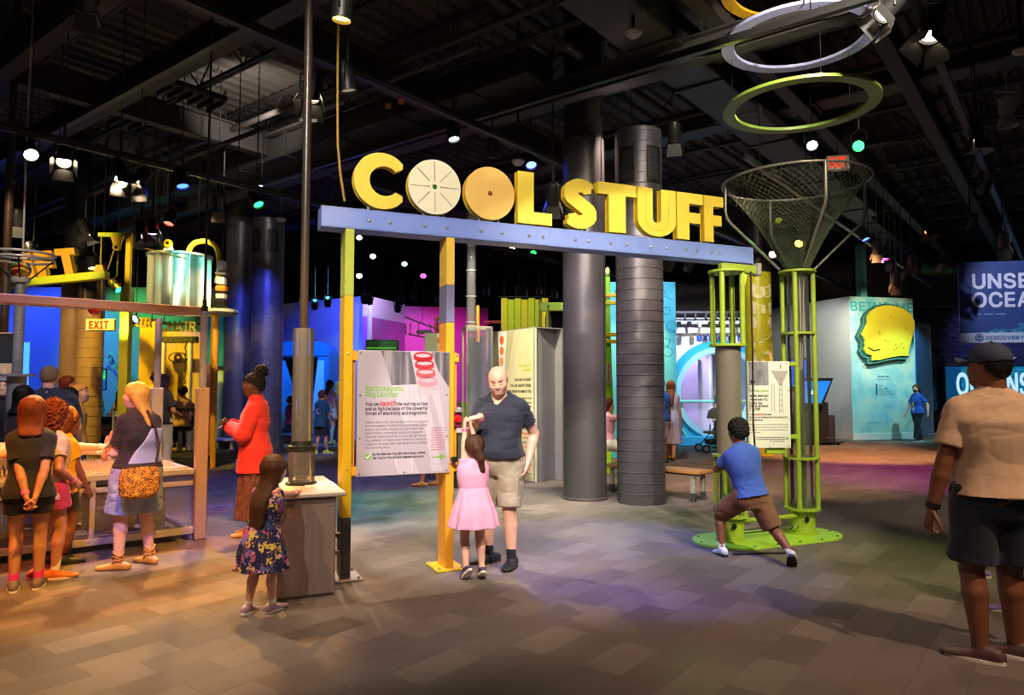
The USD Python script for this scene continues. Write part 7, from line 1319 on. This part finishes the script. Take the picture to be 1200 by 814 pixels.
stf = Person('person', 'staff member in a blue tee, lanyard and dark face mask', gp(1076, 517), 1.66, 108, sex='f', skin='skin_light', res=.010, hands={'R': (.28, .16, .80), 'L': (-.26, -.12, .84)}, feet={'L': (-.03, .12, .075, 5), 'R': (.05, -.14, .075, -5)}, head=(20, 0, 0)); stf.face(); stf.shirt('cloth_staff', .7, hem=-.03, ease=.022); stf.legs('cloth_dark', 1.95); stf.shoes('shoe_multi', 'sole_white'); stf.hair('hair_brown', 'long', .26, .38, 1.16)
S = SDF().ell(stf.hp(0, .22, -.25), np.array([.285, .30, .25]) * stf.hh, stf.Hd); S.plane(stf.hp(0, .05, 0), -(stf.Hd @ np.array([0, 1, 0]))); obj('face_mask', S.mesh(.009), M('mask_plum', '#2c2030', .8), stf.root, True)
obj('lanyard', MB().tube([stf.neck + [-.07, .03, .03], stf.P + stf.T @ np.array([-.02, .15, .25]), stf.P + stf.T @ np.array([0, .14, .14])], .008, 6).tube([stf.neck + [.07, .03, .03], stf.P + stf.T @ np.array([.02, .15, .25]), stf.P + stf.T @ np.array([0, .14, .14])], .008, 6), M('lanyard_yellow', '#d8d02a', .6), stf.root); obj('badge', MB().box((0, 0, 0), (.06, .006, .09), None, stf.P + stf.T @ np.array([0, .145, .08]), bev=.002), white, stf.root)
# ------------------------------------------------------------------ lighting tracks and spotlights
track_m = M('track_black', '#1d1b1b', .45)
def track(label, px, py, z, d, l0, l1):
    a, b = hline(px, py, z, d, l0, l1); dd = nrm(b - a); L = np.linalg.norm(b - a); t = thing('lighting_track', label, 'lighting track', a, math.degrees(math.atan2(dd[1], dd[0])))
    obj('rail', MB().box((L / 2, 0, 0), (L, .05, .07)).box((L / 2, 0, -.045), (L, .075, .02)), track_m, t); obj('conductor', MB().box((L / 2, -.03, -.02), (L, .01, .02)), M('track_grey', '#4a4644', .4), t)
    for x in np.arange(.6, L, 2.4): obj('rod', MB().tube([(x, 0, 0), (x, 0, 6.9 - z)], .008, 5), track_m, t)
track('black lighting track running above the gate toward the far right', 420, 85, 4.9, 0, -9, 22); track('black lighting track above the left group of visitors', 130, 178, 4.6, 0, -6, 20); track('black lighting track descending at the right side of the ceiling', 1120, 115, 4.8, 0, -6, 20)
track('violet edged track crossing the upper left ceiling', 180, 88, 5.2, 1, -7, 14); track('dark track crossing above the pillars to the upper right', 760, 75, 5.3, 1, -12, 8); track('far lighting track above the kiosk area', 1020, 285, 4.9, 0, -8, 9)
barn = MB()
def fixture(px, py, Y, aim, col, strength, label, size=1., barn_=False, body=None, group=None):
    p = at(px, py, Y); d = nrm(np.asarray(aim, float) - p); A = axes(-d); t = thing('spotlight', label, 'spotlight', p, 0, group); bm = body or black_steel; s = size
    obj('can', MB().lathe([(.0001, .22), (.05, .22), (.075, .18), (.085, .10), (.085, -.06), (.09, -.06), (.09, -.08), (.078, -.08), (.078, -.05), (.0001, -.05)], 20, (0, 0, 0), A * s), bm, t, 35)
    obj('lens', MB().lathe([(.0001, -.062), (.05, -.060), (.077, -.052), (.0001, -.05)], 18, (0, 0, 0), A * s), emitter(f'lens_{col[1:]}_{int(strength)}', col, strength), t)
    top = np.array([0, 0, 7 - p[2] if 7 - p[2] < 1.2 else .42]); x = A[:, 0] * .10 * s
    obj('yoke', MB().tube([x, x + [0, 0, .16 * s], top * .55, -x + [0, 0, .16 * s], -x], .010 * s, 6), bm, t); obj('stem', MB().tube([top * .55, top + [0, 0, .1]], .018 * s, 8).tube([top, [0, 0, 6.97 - p[2]]], .009, 5), bm, t)
    if barn_:
        for k in range(4):
            a = k * PI / 2; c = np.array([math.cos(a), math.sin(a), 0]); e = np.array([-math.sin(a), math.cos(a), 0]); L = .16 if k % 2 else .13
            q = [c * .088 - e * .085 + [0, 0, -.08], c * .088 + e * .085 + [0, 0, -.08], c * (.088 + L * .35) + e * .11 + [0, 0, -.08 - L], c * (.088 + L * .35) - e * .11 + [0, 0, -.08 - L]]; q = np.array(q + [w_ + c * .004 for w_ in q])
            obj('barn_door', MB().add(q * s @ A.T, [[0, 1, 2, 3], [7, 6, 5, 4], [0, 4, 5, 1], [2, 6, 7, 3], [1, 5, 6, 2], [0, 3, 7, 4]]), M('barn_door_inner', '#3a3836', .35, .4), t)
    return p
LIT = []
def lamp(px, py, Y, aim, col, power, cone=20, soft=.5, lens=None, strength=14, label='', size=1., barn_=False, group=None):
    p = fixture(px, py, Y, aim, lens or col, strength, label, size, barn_, group=group)
    if power: d = nrm(np.asarray(aim, float) - p); spot(p + d * .13 * size, aim, col, power, cone, soft)
warm, cool = '#ffe2b8', '#f4ecff'
# --- lamps seen in the picture
lamp(35, 178, 8.5, (-2.5, 5.6, .6), '#fff0dc', 0, label='white spotlight at the upper left, nearest the picture edge')
lamp(75, 186, 8.2, (-3.2, 5.0, .2), warm, 260, 17, label='white spotlight with open barn doors, second from the upper left', barn_=True)
lamp(141, 204, 8.8, (-3.4, 7.5, .2), warm, 300, 22, label='bright white spotlight with tall barn doors, upper left', barn_=True)
lamp(164, 211, 8.9, (-5, 6, 0), warm, 0, strength=1, label='dim barn door spotlight beside the bright upper left one', barn_=True)
lamp(213, 213, 9.5, (-3.0, 8.5, 0), '#3050ff', 260, 24, label='blue spotlight on the upper left track', strength=9)
lamp(301, 236, 11, (-1, 9.2, 0), '#20e060', 220, 26, label='green spotlight above the blue lit pillar', strength=8)
lamp(365, 107, 6.6, (-1.7, 4.9, 0), warm, 120, 16, label='white barn door spotlight behind the tall rod', barn_=True)
lamp(407, 98, 6.8, (-1, 7, 1), warm, 0, strength=.3, label='unlit black spotlight right of the tall rod')
lamp(401, 13, 5.6, (-1.62, 5.75, 1.0), '#ffc040', 60, 14, label='yellow spotlight at the top edge by the tall rod', strength=16, size=.95)
lamp(531, 158, 10, (0, 9, 1), '#d8ffe8', 90, 20, label='pale green spotlight above the first letter O', strength=8)
lamp(577, 178, 10.5, (-1, 12, 0), '#a0c0ff', 100, 24, label='pale blue spotlight behind the second letter O', strength=8)
lamp(622, 190, 10.5, (.8, 7.2, 0), '#4050ff', 420, 17, label='deep blue spotlight left of the large black shaft', strength=12)
lamp(951, 168, 10.5, (3, 5, 0), '#fff4e8', 0, label='white spotlight facing forward above the funnel net', strength=12)
lamp(1007, 170, 10.0, (3.3, 7.8, 3.6), '#20ff40', 90, 12, label='glowing green spotlight beside the high red exit sign', strength=14)
lamp(1091, 34, 6.2, (2.3, 5.6, 1.0), '#ffe6c8', 70, 20, label='large barn door spotlight at the upper right', size=1.15, barn_=True, strength=8)
lamp(1040, 12, 6.4, (1.0, 6, 2.5), '#ffe6c8', 110, 20, label='barn door spotlight at the top edge right of the lilac ring', size=1.0, barn_=True, strength=8)
lamp(1144, 158, 9.0, (6, 9, 0), '#ffe6c8', 90, 24, label='white barn door spotlight on the right descending track', barn_=True, strength=10)
lamp(1147, 197, 10.5, (8, 14, 0), '#3050ff', 0, label='small blue spotlight on the right descending track', strength=6)
lamp(1153, 221, 11.0, (8, 16, 0), '#8060ff', 0, label='violet and pink spotlight on the right descending track', strength=9)
lamp(1086, 268, 14, (8, 12, 0), '#ffb030', 0, label='amber barn door spotlight above the head mural', barn_=True, strength=3)
lamp(1013, 277, 14, (8, 12, 0), '#4060ff', 0, label='blue spotlight right of the funnel net arm', strength=8)
lamp(1137, 262, 14, (9, 20, 0), '#3040ff', 0, label='blue spotlight above the navy banner', strength=8)
lamp(1037, 300, 15, (7, 14, 0), '#ff30c0', 130, 26, label='magenta spotlight above the head mural', strength=9)
lamp(1043, 312, 15.5, (9, 20, 2), '#a0f0ff', 160, 30, label='cyan white spotlight directly over the head mural', strength=10)
lamp(1057, 323, 16, (9, 20, 2), '#fff0c0', 0, label='pale yellow spotlight below the cyan one over the mural', strength=6)
lamp(1101, 314, 16, (10, 20, 2), '#b060ff', 0, label='purple and cyan spotlight left of the navy banner', strength=8)
lamp(937, 284, 14, (2, 9, 1), '#ffd040', 0, label='yellow spotlight glowing through the funnel net', strength=14)
lamp(906, 297, 15, (2, 9, 1), '#ffc0b0', 0, label='pinkish spotlight beside the printed yellow column', strength=8)
lamp(806, 314, 15, (1.5, 17, 0), '#ffc860', 160, 30, label='amber spotlight above the white archway wall', strength=10)
lamp(784, 312, 14, (1.5, 17, 0), '#80ffe0', 0, label='mint spotlight right of the duct column top', strength=8)
lamp(39, 296, 13, (-7, 13, 1), '#3050ff', 0, label='blue spotlight behind the hoop basket', strength=10)
lamp(109, 310, 12.6, (-6.8, 12, 1), '#ffd860', 0, label='yellow spotlight below the lever pulley', strength=16)
lamp(137, 337, 14, (-6, 13.5, 2), '#20ffc0', 0, label='turquoise spotlight left of the yellow crane post', strength=8)
lamp(100, 271, 12, (-6, 12, 1), '#fff0e0', 0, label='white barn door spotlight left of the yellow crane', strength=9, barn_=True)
lamp(166, 272, 11.5, (-5, 11, 1), '#fff0e0', 0, label='white barn door spotlight right of the yellow crane', strength=9, barn_=True)
lamp(179, 268, 11.8, (-5, 10, 1), '#e8e0ff', 0, label='white barn door spotlight above the steel drum', strength=9, barn_=True)
lamp(199, 258, 12, (-6, 10.5, 1), '#ff4030', 0, label='red and blue spotlight above the steel drum', strength=10)
lamp(155, 375, 13.2, (-6.3, 13, 3), '#d0ffff', 0, label='small spotlight between crane post and steel drum', strength=3)
far = [(421, 277, '#ffe8c8'), (437, 299, '#ffffff'), (474, 308, '#b8ffd8'), (496, 322, '#ff60d0'), (421, 322, '#ffffff'), (600, 290, '#fff4e0'), (625, 295, '#30ff60'), (570, 342, '#20ff50'), (608, 342, '#b060ff'), (615, 343, '#e8e020'), (632, 341, '#ffd860'), (650, 345, '#ffd060'), (427, 351, '#3060ff'), (433, 352, '#ff5030'), (369, 358, '#4070ff'), (355, 360, '#6090ff'), (384, 355, '#4070ff'), (470, 352, '#60b0ff'), (486, 348, '#ffb0c0'), (514, 351, '#60a0ff'), (521, 347, '#ff70c0'), (466, 361, '#ffffff')]
where = ['left of the gate far back', 'far back through the gate opening', 'behind the first gate bay', 'over the magenta wall', 'high behind the gate left post', 'behind the letter gap', 'beside the clear tube', 'low beside the clear tower', 'violet lamp over the chartreuse panels', 'yellow lamp over the chartreuse panels', 'over the chartreuse planks, middle', 'over the chartreuse planks, right', 'in front of the lavender wall', 'in front of the lavender wall', 'above the blue cabin, middle', 'above the blue cabin, left', 'above the blue cabin, right', 'before the purple wall corner', 'over the magenta wall corner', 'by the second post, lower', 'by the second post, upper', 'hanging low at the purple corner']
cn = {'#ffe8c8': 'cream', '#ffffff': 'white', '#b8ffd8': 'mint', '#ff60d0': 'pink', '#fff4e0': 'cream', '#30ff60': 'green', '#20ff50': 'green', '#b060ff': 'violet', '#e8e020': 'yellow', '#ffd860': 'amber', '#ffd060': 'amber', '#3060ff': 'blue', '#ff5030': 'red', '#4070ff': 'blue', '#6090ff': 'pale blue', '#60b0ff': 'sky blue', '#ffb0c0': 'rose', '#60a0ff': 'blue', '#ff70c0': 'pink'}
for (x, y, c), w in zip(far, where): lamp(x, y, 18.5, at(x, 480, 13 if y < 340 else 23), c, 0, label=f'small {cn[c]} spotlight {w}', strength=6 if c in ('#ffffff', '#fff4e0', '#ffe8c8') else 2.6)
for x, y, Y, q in ((101, 2, 6.5, 'at the top left edge'), (20, 257, 11, 'by the left hoop stand cable'), (256, 241, 12, 'left of the green one over the blue pillar'), (648, 232, 9.6, 'between letter L and the smooth pillar'), (1050, 330, 15, 'under the mural cluster'), (1028, 292, 15, 'at the left of the mural cluster'), (1068, 306, 15.5, 'at the right of the mural cluster'), (790, 160, 10, 'high right of the duct column'), (186, 285, 13, 'behind the drum bracket'), (1176, 285, 12, 'above the navy banner corner')):
    lamp(x, y, Y, at(x, 520, Y + 3), '#ffeedd', 0, strength=.5, label=f'unlit black barn door spotlight {q}', barn_=True)
# --- light pools: lamps on the hall's tracks over and behind the viewer, out of the frame
POOLS = [
    ((-1.2, 1.2, 5.6), (-.6, 6.4, 2.9), '#fff4e0', 500, 24, .6), ((2.6, 2.0, 5.6), (1.6, 7.2, 3.1), '#fff0c8', 480, 22, .6),          # letters
    ((.5, 1.4, 4.7), (-.1, 6.5, .95), '#fff0e4', 430, 12, .35), ((-2.6, 9.6, 5.6), (-.7, 6.9, 0), '#ffe4c0', 520, 17, .4), ((1.6, 10.2, 5.6), (.3, 8.2, 0), '#ffe0cc', 420, 24, .6),   # man, girl and the floor behind them
    ((-2.2, 2.6, 5.4), (-1.5, 5.5, .7), '#ffe9d4', 160, 22, .5),                       # podium and the floral girl
    ((-5.2, 4.4, 5.2), (-3.0, 7.6, 1.1), '#ff7a58', 150, 20, .5), ((-1.5, 3.5, 5.4), (-3.4, 6.3, .6), '#ffb83c', 620, 21, .5), ((-6.0, 4.0, 5.2), (-4.1, 5.8, .9), '#ff4a28', 260, 18, .5),
    ((-2.2, 2.4, 5.0), (-3.3, 6.3, .75), '#6a60ff', 330, 7, .6), ((-3.2, 2.2, 5.4), (-3.0, 5.4, 0), '#ffc27a', 170, 24, .6),
    ((-.5, 9.5, 5.0), (-1.6, 9.4, 0), '#40d0d8', 240, 22, .7), ((1.0, 4.5, 5.2), (1.3, 6.3, 0), '#8880ff', 330, 17, .8),
    ((4.8, 4.5, 5.2), (3.0, 6.6, .6), '#d8ff80', 150, 18, .7), ((3.4, 3.5, 5.2), (2.5, 7.4, 1.4), '#fff0dc', 330, 17, .5),
    ((2.6, 8.0, 5.4), (1.4, 9.6, .4), '#ffe0c0', 360, 26, .7), ((1.2, 6.4, 5.6), (1.2, 10.2, 1.8), '#fff0e4', 340, 22, .6),
    ((4.5, 1.5, 5.4), (2.7, 4.3, 1.1), '#ffd8b4', 300, 22, .6), ((0, 1.0, 5.6), (.4, 4.8, 0), '#ffd8bc', 95, 42, .9), ((3.0, 5.0, 5.2), (3.3, 8.0, 5.2), '#fff4e0', 330, 24, .5),
    ((-4.1, 9.9, 5.3), (-3.0, 5.7, 0), '#ffbe60', 900, 16, .4), ((-4.6, 5.6, 4.9), (-5.75, 8.5, 2.9), '#fff0e0', 130, 14, .5),
    ((-6.2, 8.0, 5.2), (-7.0, 11, 1.4), '#ffb080', 220, 20, .5),
    ((-5.0, 9.5, 3.3), (-6.2, 13.8, 2.8), '#fff0b0', 70, 9, .6),
    # far walls
    ((-13, 17, 5.0), (-12.6, 19.7, 2.2), '#2850ff', 420, 38, .6), ((-10.2, 17.2, 5), (-10.4, 19.7, 2.6), '#48e070', 190, 34, .7), ((-15.2, 17, 5), (-15.5, 19.7, 2), '#2858ff', 240, 36, .6),
    ((-5.4, 19.5, 4.8), (-5.4, 22.4, 2.6), '#3a50ff', 380, 40, .7), ((-3.6, 20.5, 5), (-3.8, 22.6, 3.2), '#d8c8ff', 170, 36, .7), ((-2.2, 20.5, 4.8), (-2.2, 24, 1.5), '#f048d0', 260, 40, .7),
    ((-6.2, 10.4, 4.0), (-6.3, 13.0, 3.5), '#ffe090', 60, 14, .5), ((-4.9, 10.9, 4.1), (-5.9, 13.0, 3.5), '#90ffe6', 105, 14, .5),
    ((-7.0, 9.3, 3.4), (-7.5, 12.0, 3.95), '#ffe6b0', 140, 20, .5), ((-5.7, 12.3, 4.7), (-6.4, 15.0, 1.7), '#ffdc70', 230, 26, .5), ((-4.9, 11.4, 4.8), (-5.9, 14.2, 1.4), '#ffd890', 220, 15, .5), ((-4.3, 5.2, 5.3), (-4.9, 8.2, 1.3), '#dcd6ff', 170, 20, .6), ((-6.4, 11.5, 2.6), (-6.6, 13.8, 2.6), '#ffe690', 30, 30, .6), ((-8.0, 13.0, 4.9), (-7.4, 16.0, 0), '#ffd428', 420, 26, .6),
    ((-9.2, 12.0, 5.2), (-9.0, 15.0, 1.8), '#ffd49a', 620, 20, .5), ((-4.6, 13.0, 5.2), (-5.9, 16.3, 2), '#4a58ff', 420, 24, .6), ((-3.4, 12.8, 5.2), (-5.4, 16.0, 1.4), '#dfe4f0', 170, 20, .6),
    ((-4.0, 9.5, 5.2), (-3.6, 11.5, 0), '#5a60e8', 320, 28, .7), ((-4.6, 17.6, 5.0), (-5.6, 20.8, 1.6), '#58c4ff', 320, 28, .6),
    ((-.8, 9.4, 5.4), (.1, 12.3, 1.5), '#fff2cc', 620, 17, .5), ((-.6, 13.2, 5.0), (.3, 15, 2.6), '#e8f080', 90, 20, .5), ((1.7, 12.5, 4.9), (1.2, 13.2, 2.0), '#e0ff90', 90, 26, .6),
    ((2.6, 13.6, 5.0), (2.8, 16.2, 2.6), '#d4f2ff', 190, 32, .6), ((5.2, 16.5, 4.8), (5.4, 20, 2.2), '#d4dcff', 380, 30, .6), ((4.6, 17.4, 4.6), (5.0, 19.6, .2), '#60e8e8', 60, 30, .6), ((5.0, 21.5, 3.3), (5.0, 22.0, .4), '#e0dcff', 120, 60, .6),
    ((4.4, 13.0, 4.3), (5.8, 17, 3.2), '#fff0b8', 190, 18, .5), ((9.6, 18.4, 5.0), (11.3, 22, 3.2), '#fff2c4', 260, 20, .5), ((12.4, 19.0, 5), (11.6, 22, 1.2), '#a8e8f0', 260, 24, .6), ((8.6, 19.5, 5.0), (9.6, 23.3, 2.2), '#eceee8', 260, 30, .7),
    ((12.0, 22.6, 4.6), (13.8, 25.0, 2.0), '#50b0ff', 520, 24, .6), ((15.2, 25.6, 5.0), (15.0, 28.6, 4.0), '#70ff80', 300, 34, .7), ((19.0, 25.0, 5.0), (19.5, 28, 3.8), '#6878ff', 130, 34, .7),
    ((8.0, 9.5, 5.4), (9.6, 13.0, 3.2), '#e6eaff', 260, 18, .6), ((7.2, 14.6, 4.8), (8.0, 17.5, 0), '#ffb070', 1300, 32, .7), ((6.6, 9.5, 5.0), (7.0, 12.5, 0), '#d868c8', 420, 24, .8), ((3.2, 9.5, 5.2), (4.2, 12.6, 0), '#ffd0a0', 600, 28, .7), ((.2, 8.0, 5.2), (.6, 10.8, 0), '#f0e0f0', 240, 24, .7),
    ((-4.2, 11.5, 5.9), (-4.8, 13.5, 7.0), '#fff4e8', 60, 55, .8)]
for q in POOLS: spot(*q)
# smoke detectors and ceiling speakers
for px, py, Y, r, lab in ((742, 39, 8, .10, 'round pale ceiling speaker at the top centre'), (607, 190, 10, .09, 'round pale detector beside the deep blue spotlight'), (329, 257, 14, .10, 'round pale detector by the banded duct top'), (1196, 60, 9, .10, 'round pale detector at the right picture edge')):
    t = thing('ceiling_detector', lab, 'detector', at(px, py, Y)); obj('dome', MB().lathe([(.0001, -.05), (r * .5, -.045), (r * .8, -.02), (r, .0), (r, .02), (.0001, .02)], 24), M('detector_pale', '#b9b4b0', .5), t, True); obj('stem', MB().tube([(0, 0, .02), (0, 0, 6.9 - at(px, py, Y)[2])], .02, 6), black_steel, t)
sp = thing('horn_speaker', 'grey hanging horn speaker at the upper right', 'speaker', at(1180, 132, 10)); obj('body', MB().lathe([(.0001, .22), (.10, .22), (.10, .0), (.08, -.03), (.0001, -.03)], 24), M('speaker_grey', '#8a8280', .5), sp, 40); obj('horn', MB().lathe([(.08, -.03), (.09, -.06), (.14, -.2), (.13, -.2), (.07, -.06), (.07, -.03)], 24), M('speaker_grey'), sp, 40); obj('hanger', MB().box((0, 0, .3), (.3, .03, .03)).box((0, 0, .9), (.02, .02, 1.2)), M('speaker_grey'), sp)
cb2 = thing('yellow_cable', 'long thin yellow lit cable hanging down behind the letter C', 'cable', at(397, 20, 6.6)); q0 = at(397, 20, 6.6); obj('cable', MB().tube([at(x, y, Y) - q0 for x, y, Y in ((397, -180, 6.6), (397, 12, 6.6), (396, 60, 6.6), (395.5, 120, 6.6), (396, 170, 6.6), (399, 205, 6.6), (404, 236, 6.55))], .013, 8), M('cable_tan', '#a8842e', .5), cb2, True); obj('clip', MB().box((0, 0, .05), (.04, .04, .06), bev=.005), black, cb2)
lp_ = thing('steel_post', 'tall thin metal post at the extreme left picture edge', 'post', at(2, 455, 9.6) * [1, 1, 0]); obj('post', MB().lathe([(.0001, 0), (.05, 0), (.05, 6.9), (.0001, 6.9)], 20), M('post_dark', '#2b2a27', .4), lp_, 40); obj('foot', MB().lathe([(.0001, 0), (.08, 0), (.08, .02), (.0001, .02)], 20), MATS['rod_steel'], lp_, 40)
for k, (px, py) in enumerate(((455, 124), (470, 119))): t = thing('yellow_tag', f'small yellow square tag on the ceiling duct, {"left" if k == 0 else "right"} one', 'tag', at(px, py, 9.2)); obj('plate', MB().box((0, 0, 0), (.075, .01, .075), bev=.003), M('tag_yellow', '#c8821a', .5), t); obj('wire', MB().tube([(0, .02, 0), (0, .02, 1.2)], .004, 5), black_steel, t)
